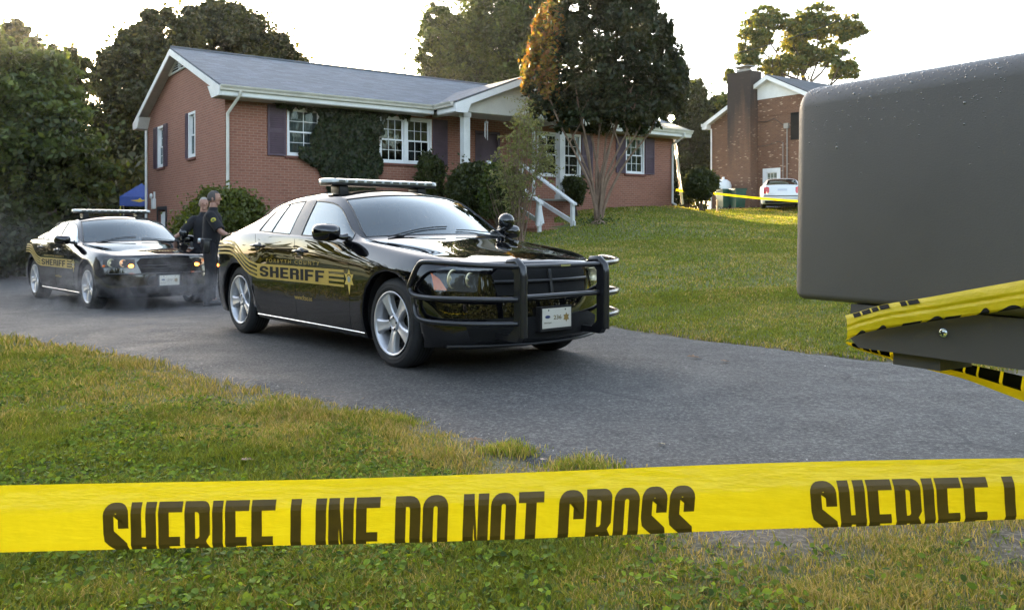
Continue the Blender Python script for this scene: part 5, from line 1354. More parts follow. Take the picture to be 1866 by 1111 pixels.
# crape myrtle in front of the house
def crape():
    bx = base_at(1090, 22.6); o = thing('crape_myrtle', 'multi-stemmed crape myrtle with a dense dark crown in front of the house', 'tree', bx)
    B = Vector(bx); r = random.Random(3); Y = 22.6
    ends = [(1012, 215), (1035, 230), (1055, 200), (1075, 215), (1092, 190), (1110, 215), (1130, 200), (1150, 225), (1168, 232), (1188, 240), (1045, 180), (1140, 180)]
    mb = MB()
    for i, (px, py) in enumerate(ends):
        e = at(px, py, Y+r.uniform(-.6, .6))-B; st = Vector((r.uniform(-.10, .10), r.uniform(-.10, .10), -.1))
        P = [st]; m_ = Vector((st.x+e.x*.22, st.y+e.y*.3, e.z*.42)); P += [m_*.5, m_, Vector((e.x*.55, e.y*.6, e.z*.70)), e, e+Vector((e.x*.25, e.y*.2, 1.0))]
        P = [p+Vector((r.uniform(-.03, .03), 0, 0)) for p in P]
        mb.tube(smooth_path(P, 2), [.050-.038*t for t in np.linspace(0, 1, len(smooth_path(P, 2)))], 7)
        for q in range(2):
            s = P[3].lerp(P[4], r.random()); mb.tube([s, s+Vector((r.uniform(-.4, .4), r.uniform(-.3, .3), .7)), s+Vector((r.uniform(-.7, .7), r.uniform(-.4, .4), 1.5))], [.02, .014, .006], 5)
    mb.ball((0, 0, -.05), (.22, .2, .16)); mb.build('trunk', M['bark_smooth'], o)
    cl = [blob(1000, 110, Y, 90, 170, .9), blob(985, 150, Y, 60, 90, .7), blob(1225, 150, Y, 60, 60, .6), blob(1090, 215, Y, 200, 50, .9), blob(1180, 215, Y, 110, 60, .8), blob(1025, 225, Y, 60, 40, .5), blob(1005, 60, Y, 70, 110, .9), blob(1060, 60, Y, 140, 140, 1.2), blob(1130, 60, Y, 140, 130, 1.3), blob(1180, 110, Y, 110, 110, 1.1), blob(1110, 140, Y, 200, 120, 1.5), blob(1200, 170, Y, 90, 90, .9), blob(1050, 170, Y, 150, 80, 1.1), blob(1150, 190, Y, 140, 70, 1.0), blob(1180, 45, Y, 60, 90, .8), blob(1085, 5, Y, 190, 60, 1.0), blob(1010, 190, Y, 80, 50, .7), blob(1080, -40, Y, 150, 60, 1.0)]
    for tx, ty in ((1035, 10), (1060, 0), (1100, -5), (1130, 5), (1155, 8), (1172, 30), (1195, 45), (1205, 80), (1222, 95), (1235, 120), (1245, 150), (1150, -10), (1010, 30), (985, 60), (975, 100), (968, 140), (1185, 15), (1215, 60), (1240, 190), (975, 190)): cl.append(blob(tx, ty, Y, 22, 75, .35))
    rn = np.random.default_rng(21); C = []; Q = []
    for c_ in cl:
        p, q = np.array(c_[:3])-np.array(bx), np.array(c_[3:])
        for _ in range(28):
            d = rn.normal(size=3); d /= np.linalg.norm(d); C.append(p+d*q*1.0*rn.random()**.4); Q.append(q*(.12+.24*rn.random())*np.array([1, 1, 1.2]))
    V, F, c = leaf_cloud(C, Q, 84000, .074, [(.022, .034, .013), (.034, .048, .017), (.045, .048, .018), (.020, .028, .012)], 22, shell=.05, jitter=1.1, elong=1.7)
    Wc = V.reshape(-1, 4, 3).mean(1)+np.array(bx); ppx = 933+FPX*Wc[:, 0]/Wc[:, 1]; ppy = HOR-FPX*(Wc[:, 2]-CAM_H)/Wc[:, 1]; ok = np.ones(len(Wc), bool)
    for hx, hy, hr in ((1130, 108, 7), (1046, 14, 12), (1075, 30, 6), (1150, 16, 8), (1118, 22, 5), (1190, 62, 6), (1165, 95, 4), (1208, 118, 5), (1060, 78, 5), (1098, 64, 5), (1180, 140, 5), (1140, 150, 4), (1016, 84, 5), (1085, 128, 4), (1226, 148, 5), (1030, 150, 4), (1010, 205, 7), (1060, 222, 8), (1120, 232, 6), (1200, 222, 7), (1223, 217, 24), (1221, 240, 14), (1200, 246, 16), (985, 120, 7), (1002, 70, 8), (1000, 150, 6), (975, 165, 8), (1018, 118, 6), (990, 40, 9), (980, 215, 12), (1000, 238, 12)):
        d = np.hypot(ppx-hx, (ppy-hy)*1.15)+2.5*np.sin(ppx*.8+ppy*.7); ok &= ~((d < hr) & (rn.random(len(ok)) < .93))
    V = V.reshape(-1, 4, 3)[ok].reshape(-1, 3); c = c.reshape(-1, 4, 3)[ok].reshape(-1, 3); F = np.arange(len(V)).reshape(-1, 4)
    # sunlight painted into the leaf colour: golden leaves on the side the sun reaches
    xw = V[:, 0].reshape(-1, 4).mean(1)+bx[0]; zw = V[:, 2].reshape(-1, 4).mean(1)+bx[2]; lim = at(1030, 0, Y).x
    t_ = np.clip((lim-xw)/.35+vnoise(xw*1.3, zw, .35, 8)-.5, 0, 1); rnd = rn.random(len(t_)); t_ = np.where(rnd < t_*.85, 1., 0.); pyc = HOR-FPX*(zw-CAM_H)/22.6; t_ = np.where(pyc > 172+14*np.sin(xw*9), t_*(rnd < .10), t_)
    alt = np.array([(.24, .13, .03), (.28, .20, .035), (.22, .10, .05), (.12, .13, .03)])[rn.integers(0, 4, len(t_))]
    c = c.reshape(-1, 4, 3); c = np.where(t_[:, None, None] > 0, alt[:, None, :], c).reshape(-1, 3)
    np_mesh('crown', V, F, M['leaf'], o, col=c)
    V, F, c = leaf_cloud([(0, 0, 0)], [(.55, .45, .22)], 260, .05, G_MID, 24); q = np_mesh('basal_shoots', V, F, M['leaf'], o, col=c)
crape()
def shrub(name, label, px, pytop, pybot, Y, wpx, n, size, cols, seed, group='shrubs round the house', lumps=10, depth=None, cat='shrub', stems=True, shell=.45, rnd=False):
    zg = gz((px-933)/FPX*Y, Y); b = (((px-933)/FPX*Y), Y, min(zg, at(px, pybot, Y).z)); o = thing(name, label, cat, b, 0, group)
    c_ = blob(px, (pytop+pybot)/2, Y, wpx, pybot-pytop, depth); p = np.array(c_[:3])-np.array(b); q = np.array(c_[3:]); r = np.random.default_rng(seed)
    C = [p]; Q = [q*.78]
    for _ in range(lumps):
        d = r.normal(size=3); d /= np.linalg.norm(d); C.append(p+d*q*(.62 if not rnd else .42)); Q.append(q*((.3+.15*r.random()) if not rnd else .55))
    V, F, c = leaf_cloud(C, Q, n, size, cols, seed, shell=shell, jitter=.25 if rnd else .5); np_mesh('foliage', V, F, M['leaf'], o, col=c)
    if stems:
        mb = MB(); rr_ = random.Random(seed)
        for i in range(7):
            e = Vector(p)+Vector((rr_.uniform(-.6, .6)*q[0], rr_.uniform(-.5, .5)*q[1], rr_.uniform(-.3, .5)*q[2])); s = Vector((rr_.uniform(-.1, .1), rr_.uniform(-.1, .1), -.1)); mb.tube([s, s.lerp(e, .5)+Vector((0, 0, .05)), e], [.03, .022, .008], 6)
        mb.build('stem', M['bark'], o)
    return o
shrub('round_shrub', 'big rounded green shrub at the left corner of the brick house', 402, 334, 470, 19.6, 178, 30000, .055, [(.075, .095, .018), (.10, .125, .024), (.055, .070, .016)], 201, depth=1.0, lumps=16)
shrub('foundation_shrub', 'small dark shrub under the double window', 782, 278, 380, 23.6, 66, 9000, .052, G_DK, 203, depth=.6)
shrub('foundation_shrub', 'dense dark green shrub just left of the porch column', 853, 284, 400, 22.8, 104, 18000, .055, G_DK, 205, depth=.8)
shrub('foundation_shrub', 'lighter green shrub leaning toward the porch steps', 912, 292, 415, 21.9, 104, 18000, .055, G_MID, 207, depth=.7)
shrub('foundation_shrub', 'blackish green shrub between the steps and the tree stems', 1048, 312, 375, 25.2, 52, 6000, .05, G_DK, 209, depth=.6)
shrub('clipped_shrub', 'clipped ball-shaped shrub on thin stems at the right house corner', 1277, 303, 368, 29.5, 70, 16000, .055, G_DK, 211, rnd=True, shell=.75, depth=.75)
# feathery tall shrub in front of the steps
def wispy():
    Y = 20.6; b = base_at(945, Y); o = thing('feathery_shrub', 'tall wispy grey-green shrub half hiding the porch steps', 'shrub', b, 0, 'shrubs round the house')
    r = random.Random(9); mb = MB(); V = []; F = []; cs = []; B = Vector(b); n = 0; rn = np.random.default_rng(3)
    tops = [(958, 178), (942, 225), (975, 222), (925, 255), (996, 250), (910, 275), (1006, 285), (960, 250), (985, 280), (940, 290), (918, 310), (930, 245), (965, 205), (950, 200), (990, 265), (955, 320), (962, 190), (948, 240)]
    pts = []
    for px, py in tops:
        e = at(px, py, Y+r.uniform(-.5, .5))-B; s = Vector((r.uniform(-.12, .12), r.uniform(-.1, .1), -.05)); m_ = Vector((e.x*.45+s.x, e.y*.5, e.z*.55)); P = smooth_path([s, m_, e], 3)
        mb.tube(P, [.018*(1-t)+.003 for t in np.linspace(0, 1, len(P))], 5)
        for q in range(24):
            t = r.uniform(.38 if px < 955 else .66, 1); i = int(t*(len(P)-1)); s2 = P[i]; L = r.uniform(.18, .5); d = Vector((r.uniform(-1, 1), r.uniform(-.7, .7), r.uniform(-.5, .35))).normalized()
            e2 = s2+d*L+Vector((0, 0, -.18*L)); mb.tube([s2, e2], [.004, .002], 3, caps=False)
            for w_ in range(8): pts.append(s2.lerp(e2, r.uniform(.15, 1.1))+Vector((r.uniform(-.05, .05), r.uniform(-.05, .05), r.uniform(-.07, .02))))
    P = np.array([tuple(p) for p in pts]); V, F, c = leaf_cloud(P, np.full((len(P), 3), .03), int(len(P)*2.4), .024, [(.19, .21, .08), (.25, .26, .11), (.14, .16, .06)], 31, droop=.5, elong=2.8)
    mb.build('stem', M['bark_smooth'], o); np_mesh('foliage', V, F, M['leaf'], o, col=c)
    # bare brown twigs low down
    k = MB()
    for i in range(46):
        x = r.uniform(-.75, .25); s = Vector((x*.4, r.uniform(-.2, .2), -.05)); e = Vector((x+r.uniform(-.2, .2), r.uniform(-.3, .3), r.uniform(.5, 1.5))); k.tube([s, s.lerp(e, .5)+Vector((r.uniform(-.05, .05), 0, 0)), e], [.006, .004, .002], 3, caps=False)
    k.build('bare_twigs', M['bark_smooth'], o)
wispy()
# ivy on the front wall: house coordinates
def ivy():
    r = np.random.default_rng(17); n = 26000
    o = thing('climbing_ivy', 'dark ivy covering the front wall between the two left windows', 'climbing plant', tuple(H2W(3.4, 0, 1.8)), HA)
    u = r.uniform(.9, 5.9, n*3); z = r.uniform(1.3, 4.45, n*3)
    lo = np.interp(u, [2.0, 2.5, 2.75, 3.1, 3.9, 4.15, 4.5], [3.2, 2.75, 2.0, 1.75, 1.75, 2.5, 2.9]); 
    main = (u > 2.35+.12*np.sin(z*5)) & (u < 4.25+.08*np.sin(z*7)) & (z > lo+.12*np.sin(u*17))
    spread = (u > 1.9) & (u < 2.4) & (z < 3.25) & (z > 2.75+.5*(2.4-u))
    eave = (z > 4.27-.05*np.sin(u*9)-.05*np.cos(u*23)) & (u > 1.2) & (u < 5.2) & (r.random(n*3) < .40)
    ok = main | spread | eave; ok &= (vnoise(u, z, .3, 3)+.4*vnoise(u, z, .1, 4) > .22)
    u, z = u[ok][:n], z[ok][:n]; m = len(u); dp_ = .03+.16*r.random(m)*(.4+vnoise(u, z, .5, 5))
    P = np.c_[u-3.4, -dp_, z-1.8]
    a = r.normal(size=(m, 3))*[1, .5, 1]; a[:, 2] -= .6; a /= np.linalg.norm(a, axis=1)[:, None]; nr = np.c_[r.normal(0, .5, m), -np.ones(m), r.normal(.3, .5, m)]; b = np.cross(a, nr); b /= np.linalg.norm(b, axis=1)[:, None]
    s = .085*(.6+.8*r.random(m))[:, None]; V = np.stack([P-a*s*.6, P+b*s*.55, P+a*s*.6, P-b*s*.55], 1).reshape(-1, 3)
    c = np.array([(.020, .034, .012), (.032, .05, .016), (.045, .05, .018), (.018, .025, .010)])[r.integers(0, 4, m)]*(1+.3*(r.random(m)*2-1))[:, None]
    np_mesh('foliage', V, np.arange(4*m).reshape(m, 4), M['leaf'], o, col=np.repeat(c, 4, 0))
    k = MB(); rr_ = random.Random(4)
    for i in range(16):
        x = rr_.uniform(-.7, .6); P = [(x*.6, -.02, -.6)]
        for q in range(8): P.append((P[-1][0]+rr_.uniform(-.12, .12)+x*.05, -.02-rr_.random()*.02, P[-1][2]+.36))
        k.tube(P, [.018*(1-.09*i_) for i_ in range(9)], 5)
    k.build('stem', M['bark'], o)
ivy()
# low bushes along the left of the driveway
for i, (px, pt, pb_, Y, w_, lab) in enumerate(((-30, 330, 520, 24.0, 150, 'dark bush at the left edge beside the driveway'), (60, 372, 512, 25.5, 150, 'low dark bush behind the rear patrol car bonnet side'), (150, 345, 500, 27.5, 130, 'brownish bush in front of the plank fence'))):
    shrub('roadside_bush', lab, px, pt, pb_, Y, w_, 7000, .12, G_OLV if i == 2 else G_DK, 301+i, group='bushes beside the driveway', depth=1.2)
# ---------------------------------------------------------------- grass, weeds and litter
def blades(n, xy, h, w, cols, seed, lean=.5, name='grass', label='', zoff=.0):
    r = np.random.default_rng(seed); x, y = xy; m = len(x); z = ground_z(x, y)+zoff-.002
    th = r.random(m)*2*math.pi; lx, ly = np.cos(th), np.sin(th); H = h*(.5+.9*r.random(m)); L = lean*H*(.3+r.random(m)); ph = r.random(m)*2*math.pi
    dx_, dy_ = np.cos(ph), np.sin(ph); W = w*(.6+.8*r.random(m))
    P0 = np.c_[x-lx*W, y-ly*W, z-.01]; P1 = np.c_[x+lx*W, y+ly*W, z-.01]
    Pm = np.c_[x+dx_*L*.35+lx*W*.7, y+dy_*L*.35+ly*W*.7, z+H*.6]; Pn = np.c_[x+dx_*L*.35-lx*W*.7, y+dy_*L*.35-ly*W*.7, z+H*.6]
    Pt = np.c_[x+dx_*L, y+dy_*L, z+H]
    V = np.stack([P0, P1, Pm, Pn, Pt], 1).reshape(-1, 3); i = np.arange(m)[:, None]*5
    F3 = np.concatenate([i+np.array([[0, 1, 2]]), i+np.array([[0, 2, 3]]), i+np.array([[3, 2, 4]])]); return V, F3, np.repeat(np.clip(cols, 0, 1), 5, 0)
def scatter(n, x0, x1, y0, y1, seed): r = np.random.default_rng(seed); return r.uniform(x0, x1, n), r.uniform(y0, y1, n)
def in_view(x, y, m=.08): return (np.abs(x)/y < .6+m)
def grass_cols(x, y, seed, lush):
    r = np.random.default_rng(seed); m = len(x); pal = np.array([(.12, .155, .022), (.165, .205, .030), (.21, .22, .045), (.34, .27, .10), (.46, .36, .17), (.21, .28, .035)])
    dry = np.clip(vnoise(x, y, .8, 31)*1.0+vnoise(x, y, .3, 32)*.6-.60+(1-lush)*1.1, 0, 1); k = r.random(m)
    a = pal[r.integers(0, 3, m)]; b = pal[r.integers(2, 5, m)]; g = pal[np.full(m, 5)]
    c = np.where((k < dry)[:, None], b, a); c = np.where((r.random(m) < .15*lush)[:, None], g, c); return c*(1+.3*(r.random(m)*2-1))[:, None]
VV = []; FF = []; CC = []; off = 0
def push(t):
    global off
    V, F, c = t; VV.append(V); FF.append(F+off); CC.append(c); off += len(V)
def verge(n, y0, y1, h, w, seed):
    hw = .62*y1+2.4; n = int(n*hw/(.70*y1)); x, y = scatter(n, -hw, hw, y0, y1, seed); ok = (np.abs(x) < .62*y+2.3) & ~inside(x, y) & (y < 1.05*np.interp(x, NEAR[::-1, 0], NEAR[::-1, 1])+.2); x, y = x[ok], y[ok]
    d = edge_dist(x, y); dt = dirt_at(x, y); pat = vnoise(x, y, .6, 41)*.6+vnoise(x, y, .22, 42)*.5
    keep = np.random.default_rng(seed).random(len(x)) < np.clip(1.05-dt*1.05, .03, 1)*np.clip(.22+d/.38+.6*(vnoise(x, y, .4, 47)-.5), .08, 1)*np.clip(.55+pat*.7, .3, 1); x, y, d = x[keep], y[keep], d[keep]
    lush = np.clip(.26+d*.62, 0, 1)*np.clip(1.0-np.clip(x-.6, 0, 1)*.35, .5, 1)
    hh = h*(.35+1.0*vnoise(x, y, .35, 43)**1.3+.55*vnoise(x, y, .09, 44)**2); push(blades(len(x), (x, y), hh, w, grass_cols(x, y, seed, lush), seed+1, lean=.9))
verge(60000, 1.2, 2.55, .031, .0024, 50); verge(170000, 2.55, 3.6, .031, .0019, 51); verge(170000, 3.4, 5.2, .033, .0026, 52); verge(150000, 5.0, 7.6, .037, .0036, 53); verge(110000, 7.4, 13, .05, .0065, 54)
V = np.concatenate(VV); F = np.concatenate(FF); C_ = np.concatenate(CC)
g_ = np_mesh('verge_grass', V, F, M['grass'], col=C_); props(g_, 'short patchy grass with straw on the near verge', 'grass', kind='stuff')
# far lawn: fringe along the drive and thinner blades up the slope
VV.clear(); FF.clear(); CC.clear(); off = 0
def lawnf(n, x0, x1, y0, y1, h, w, seed, maxd=99):
    x, y = scatter(n, x0, x1, y0, y1, seed); ok = in_view(x, y, .16) & ~inside(x, y) & (y > np.interp(x, FAR[::-1, 0], FAR[::-1, 1])-.3); x, y = x[ok], y[ok]
    if maxd < 90: d = edge_dist(x, y); ok = d < maxd*(.4+1.2*vnoise(x, y, .5, 3)); x, y = x[ok], y[ok]
    l = house.matrix_basis.inverted(); lu = l[0][0]*x+l[0][1]*y+l[0][3]; lv = l[1][0]*x+l[1][1]*y+l[1][3]
    ok = ~((lu > -.1) & (lu < HL+.1) & (lv > -.1)) & ~((lu > PU0+.1) & (lu < PU1-.1) & (lv > PV+.1)) & ~((lu > SU-.65) & (lu < SU+.65) & (lv > SV1-.05)); x, y = x[ok], y[ok]
    push(blades(len(x), (x, y), np.full(len(x), h), w, grass_cols(x, y, seed, np.clip(.74+.3*vnoise(x, y, 2.5, 61)-np.clip(9.5-y, 0, 3)*.10, .3, 1))*np.array([.98, 1.0, .96]), seed+1, lean=.9))
lawnf(150000, -2, 7, 6.8, 12, .026, .0048, 71); lawnf(150000, -6, 11, 11, 19, .030, .008, 72); lawnf(110000, -6, 18, 18, 32, .036, .014, 73); lawnf(40000, 5, 26, 30, 42, .06, .03, 74); lawnf(26000, -1, 7.2, 6.5, 12, .045, .0045, 75, .22)
V = np.concatenate(VV); F = np.concatenate(FF); C_ = np.concatenate(CC)
g_ = np_mesh('lawn_grass', V, F, M['grass'], col=C_); props(g_, 'mown lawn grass sloping up to the houses', 'grass', kind='stuff')
# tufts growing over the tarmac edge
for i, (px, py, w_, hh, lab) in enumerate(((925, 828, .17, .042, 'bright green grass tuft at the tarmac edge'), (1060, 855, .22, .034, 'wide low grass tuft at the tarmac edge just above the tape'), (722, 772, .15, .032, 'olive grass tuft where the verge meets the tarmac'))):
    Yb = CAM_H*FPX/(py-HOR); xb_ = (px-933)/FPX*Yb; r = np.random.default_rng(400+i); m = 900
    x = xb_+r.normal(0, w_*.5, m); y = Yb+r.normal(0, w_*.28, m); hh_ = hh*np.exp(-((x-xb_)/w_)**2)
    V, F, c = blades(m, (x, y), hh_, .0022, grass_cols(x, y, 410+i, np.full(m, .95))*1.25, 420+i, lean=.8); V[:, 2] += .01
    b = np.array([xb_, Yb, gz(xb_, Yb)]); o = np_mesh('grass_tuft', V-b, F, M['grass'], col=c); o.location = b; props(o, lab, 'grass tuft', 'grass tufts at the tarmac edge')
# broad-leaved weeds (clover, plantain) in patches
def weeds():
    r = np.random.default_rng(91); x, y = scatter(300000, -6.5, 3.6, 2.0, 8.5, 92)
    ok = (np.abs(x) < .62*y+1.6) & ~inside(x, y) & (y < np.interp(x, NEAR[::-1, 0], NEAR[::-1, 1])); x, y = x[ok], y[ok]; d = edge_dist(x, y); n_ = vnoise(x, y, .7, 93)*.6+vnoise(x, y, .25, 94)*.5
    keep = (d > .45) & (r.random(len(x)) < np.clip((n_-.38)*2.2, 0, 1)*np.clip(1.7-x*.9, .12, 1)*np.clip(1.25-(y-2.5)*.13, .25, 1)); x, y = x[keep], y[keep]; m = len(x)
    z = ground_z(x, y)+.008+.024*r.random(m); s = (.005+.011*r.random(m)**1.5)[:, None]
    nrm = np.c_[r.normal(0, .45, m), r.normal(-.15, .45, m), np.ones(m)]; nrm /= np.linalg.norm(nrm, axis=1)[:, None]
    a = np.cross(nrm, r.normal(size=(m, 3))); a /= np.linalg.norm(a, axis=1)[:, None]; b = np.cross(nrm, a); P = np.c_[x, y, z]
    ring = []
    for q, (ca, cb, lift) in enumerate(((-1, 0, -.1), (-.3, .75, .12), (.55, .7, .15), (1.15, 0, -.15), (.55, -.7, .15), (-.3, -.75, .12))): ring.append(P+a*s*ca+b*s*cb*.9+nrm*s*lift)
    V = np.stack(ring, 1).reshape(-1, 3); i = np.arange(m)[:, None]*6; F = np.concatenate([i+np.array([[0, 1, 2, 3]]), i+np.array([[0, 3, 4, 5]])])
    pal = np.array([(.11, .18, .016), (.17, .25, .022), (.06, .10, .016), (.25, .33, .03), (.14, .20, .03)]); c = pal[r.integers(0, 5, m)]*(1+.3*(r.random(m)*2-1))[:, None]
    o = np_mesh('clover', V, F, M['grass'], col=np.repeat(c, 6, 0)); props(o, 'patches of clover and small broad-leaved weeds in the verge', 'weeds', kind='stuff')
weeds()
def broad_weeds():
    r = np.random.default_rng(191); x, y = scatter(11000, -4.5, 2.4, 2.55, 7.5, 192); ok = in_view(x, y, .04) & ~inside(x, y) & (y < np.interp(x, NEAR[::-1, 0], NEAR[::-1, 1])); x, y = x[ok], y[ok]
    d = edge_dist(x, y); keep = (d > .4) & (r.random(len(x)) < np.clip((vnoise(x, y, .55, 193)-.38)*3, .05, 1)*np.clip(1.5-x*.7, .2, 1)); x, y = x[keep], y[keep]; z0 = ground_z(x, y)+.004
    VV_ = []; CC_ = []; pal = np.array([(.17, .27, .025), (.12, .20, .02), (.22, .33, .03), (.08, .13, .02), (.24, .27, .09)])
    for q in range(7):
        m = len(x); th = q*.9+r.random(m)*.8; L = (.012+.020*r.random(m))*(.6+.4*r.random(m)); up_ = .25+.7*r.random(m); dx_, dy_ = np.cos(th), np.sin(th); W = L*.36; base = np.c_[x, y, z0]
        dirv = np.c_[dx_, dy_, up_]; side_ = np.c_[-dy_, dx_, np.zeros(m)]; Lc, Wc = L[:, None], W[:, None]
        a = base; b = base+dirv*Lc*.5+side_*Wc; c = base+dirv*Lc*np.array([1, 1, .75])*1.15; e = base+dirv*Lc*.5-side_*Wc
        VV_.append(np.stack([a, b, c, e], 1).reshape(-1, 3)); CC_.append(np.repeat(pal[r.integers(0, 5, m)]*(1+.3*(r.random(m)*2-1))[:, None], 4, 0))
    V = np.concatenate(VV_); o = np_mesh('broad_leaved_weeds', V, np.arange(len(V)).reshape(-1, 4), M['grass'], col=np.concatenate(CC_)); props(o, 'bright green rosettes of weeds among the verge grass', 'weeds', kind='stuff')
broad_weeds()
# straw, grit and leaf litter on the worn edge
def litter():
    r = np.random.default_rng(95); x, y = scatter(60000, -6, 3.2, 2.5, 10, 96); ok = in_view(x, y) & (y < np.interp(x, NEAR[::-1, 0], NEAR[::-1, 1])+.5); x, y = x[ok], y[ok]; d = edge_dist(x, y); ins_ = inside(x, y)
    keep = (r.random(len(x)) < np.where(ins_, .35*np.exp(-d/.10), .9*np.exp(-d/.5))); x, y = x[keep], y[keep]; m = len(x); z = np.where(ins_[keep], terr(x, y)+.020, ground_z(x, y)+.006)+.008*r.random(m)
    th = r.random(m)*6.28; L = .005+.014*r.random(m)**1.5; W = .0010+.0010*r.random(m); a = np.c_[np.cos(th)*L, np.sin(th)*L, r.normal(0, .25, m)*L]; b = np.c_[-np.sin(th)*W, np.cos(th)*W, np.zeros(m)]; P = np.c_[x, y, z]
    V = np.stack([P-a-b, P+a-b, P+a+b, P-a+b], 1).reshape(-1, 3); pal = np.array([(.33, .27, .17), (.24, .18, .11), (.40, .35, .25), (.16, .11, .07)]); c = pal[r.integers(0, 4, m)]
    o = np_mesh('straw_litter', V, np.arange(4*m).reshape(m, 4), M['grass'], col=np.repeat(c, 4, 0)); props(o, 'dry straw and clippings along the verge edge', 'litter', kind='stuff')
    x, y = scatter(26000, -6, 8, 2.6, 9, 97); ok = in_view(x, y); x, y = x[ok], y[ok]; d = edge_dist(x, y); ins_ = inside(x, y)
    keep = r.random(len(x)) < np.where(ins_, .5*np.exp(-d/.14)+.010, .8*dirt_at(x, y)); x, y = x[keep], y[keep]; m = len(x); s = (.0018+.0045*r.random(m)**3)[:, None]; P = np.c_[x, y, terr(x, y)+.020]
    D = np.array([(1, 0, 0), (0, 1, 0), (-1, 0, 0), (0, -1, 0), (0, 0, .9)]); V = (P[:, None, :]+D[None]*s[:, None, :]*(1+.3*r.normal(size=(m, 5, 1)))).reshape(-1, 3); i = np.arange(m)[:, None]*5
    F = np.concatenate([i+np.array([q]) for q in ([0, 1, 4], [1, 2, 4], [2, 3, 4], [3, 0, 4])]); c = (r.uniform(.10, .42, m)[:, None]*np.array([1, .95, .88])); o = np_mesh('gravel', V, F, mat('grit', (.3, .28, .25), .9), col=np.repeat(c, 5, 0))
    t = NT(o.data.materials[0]); t.l(t.n('ShaderNodeVertexColor', layer_name='col').outputs[0], t.b.inputs['Base Color']); props(o, 'loose grit scattered along the driveway edge', 'gravel', kind='stuff')
litter()
def dead_leaf(px, py, s, rz, lab, col=(.22, .13, .07)):
    Yb = CAM_H*FPX/(py-HOR); x = (px-933)/FPX*Yb; k = MB(); r = random.Random(px)
    out = [(-1, 0), (-.55, .35), (-.3, .22), (0, .62), (.18, .3), (.62, .42), (.6, .1), (1.2, 0), (.55, -.14), (.6, -.5), (.15, -.28), (-.05, -.6), (-.3, -.22), (-.6, -.3)]
    V_ = [(0, 0, .15*s)]+[(a*s, b*s, (.10+.25*abs(b)+.1*r.random())*s) for a, b in out]; k.add(V_, [[0, i+1, (i+1) % len(out)+1] for i in range(len(out))])
    o = k.build('fallen_leaf', varied('dead_leaf', col, .8, .3, 40)); o.location = (x, Yb, gz(x, Yb)+.025); o.rotation_euler = (.1, .15, rz); props(o, lab, 'leaf', 'fallen leaves on the verge')
dead_leaf(1265, 657, .07, .1, 'flat brown leaf scrap on the tarmac beyond the car'); dead_leaf(1321, 664, .05, .4, 'small brown leaf scrap on the open tarmac right of the car'); dead_leaf(1206, 818, .03, 2.0, 'pale dry leaf on the tarmac above the tape', (.40, .33, .2)); dead_leaf(868, 812, .05, .3, 'brown curled leaf at the tarmac edge left of the bright tuft'); dead_leaf(990, 848, .035, 1.2, 'pale dry leaf between the two grass tufts', (.42, .30, .22)); dead_leaf(450, 851, .035, .6, 'pinkish dry leaf lying in clover above the tape', (.45, .28, .2))
# ---------------------------------------------------------------- barrier tape
def tape_mat():
    m = mat('yellow_plastic_tape', (.82, .63, .008), .38); t = NT(m); b = t.b
    v = t.coord('Object', (1, 1, 1)); n = t.noise(v, 55, 4, .6); t.l(t.ramp(n, [(.3, (.76, .58, .006)), (.7, (.88, .69, .012))]), b.inputs['Base Color'])
    t.bump(t.math('ADD', t.noise(t.coord('Object', (1, 6, 6)), 30, 3), t.math('MULTIPLY', t.noise(t.coord('Object', (4, 1, 14)), 5, 3), 3.)), .30, .003)
    tr = t.n('ShaderNodeBsdfTranslucent'); tr.inputs[0].default_value = (.92, .72, .01, 1); mx = t.n('ShaderNodeMixShader'); mx.inputs[0].default_value = .35
    t.l(b.outputs[0], mx.inputs[1]); t.l(tr.outputs[0], mx.inputs[2]); t.l(mx.outputs[0], t.t.nodes['Material Output'].inputs[0]); return m
M['tape'] = tape_mat(); M['tape_ink'] = varied('tape_ink', (.115, .066, .004), .5, .2, 40)
class Ribbon:
    """a strip between two seen edges; S(px, v) gives its surface, v = 0 top .. 1 bottom"""
    def __init__(s, top, bot, dep, prof, off=0.):
        s.top, s.bot, s.dep, s.prof = [np.array(q, float) for q in (top, bot, dep, prof)]; s.off = off
    def P(s, px, v, lift=0.):
        a = np.interp(px, s.top[:, 0], s.top[:, 1]); b = np.interp(px, s.bot[:, 0], s.bot[:, 1]); Y = np.interp(px, s.dep[:, 0], s.dep[:, 1])
        d = np.interp(v, s.prof[:, 0], s.prof[:, 1]); p = at(px, a+(b-a)*v, Y); p.y += d-lift; return p
    def sheet(s, p0, p1, n, nv=14, th=.0004):
        mb = MB(); xs = np.linspace(p0, p1, n); vs = [s.P(x, j/nv) for x in xs for j in range(nv+1)]; w = nv+1
        fs = [[i*w+j, i*w+j+1, (i+1)*w+j+1, (i+1)*w+j] for i in range(n-1) for j in range(nv)]; mb.add(vs, fs, 0, None, True); return mb
def smooth_y(pts, n=60):
    p = np.array(pts, float); x = np.linspace(p[0, 0], p[-1, 0], n); y = np.interp(x, p[:, 0], p[:, 1])
    for _ in range(3): y[1:-1] = (y[:-2]+y[1:-1]*2+y[2:])/4
    return np.c_[x, y]
rb1 = Ribbon(smooth_y([(-1100, 905), (-60, 888), (0, 887), (200, 883), (600, 876), (900, 866), (1100, 858), (1200, 853), (1400, 846), (1600, 841), (1866, 837), (2900, 830)]),
             smooth_y([(-1100, 1040), (0, 1010), (200, 1005), (500, 998), (800, 991), (1000, 984), (1260, 973), (1480, 965), (1640, 961), (1866, 948), (2900, 935)]),
             [(-1100, .95), (0, .86), (933, .84), (1866, .80), (2900, .74)], [(0, .006), (.12, .0045), (.28, .001), (.36, -.001), (.44, -.0015), (.7, .0015), (.93, .003), (1, .0065)])
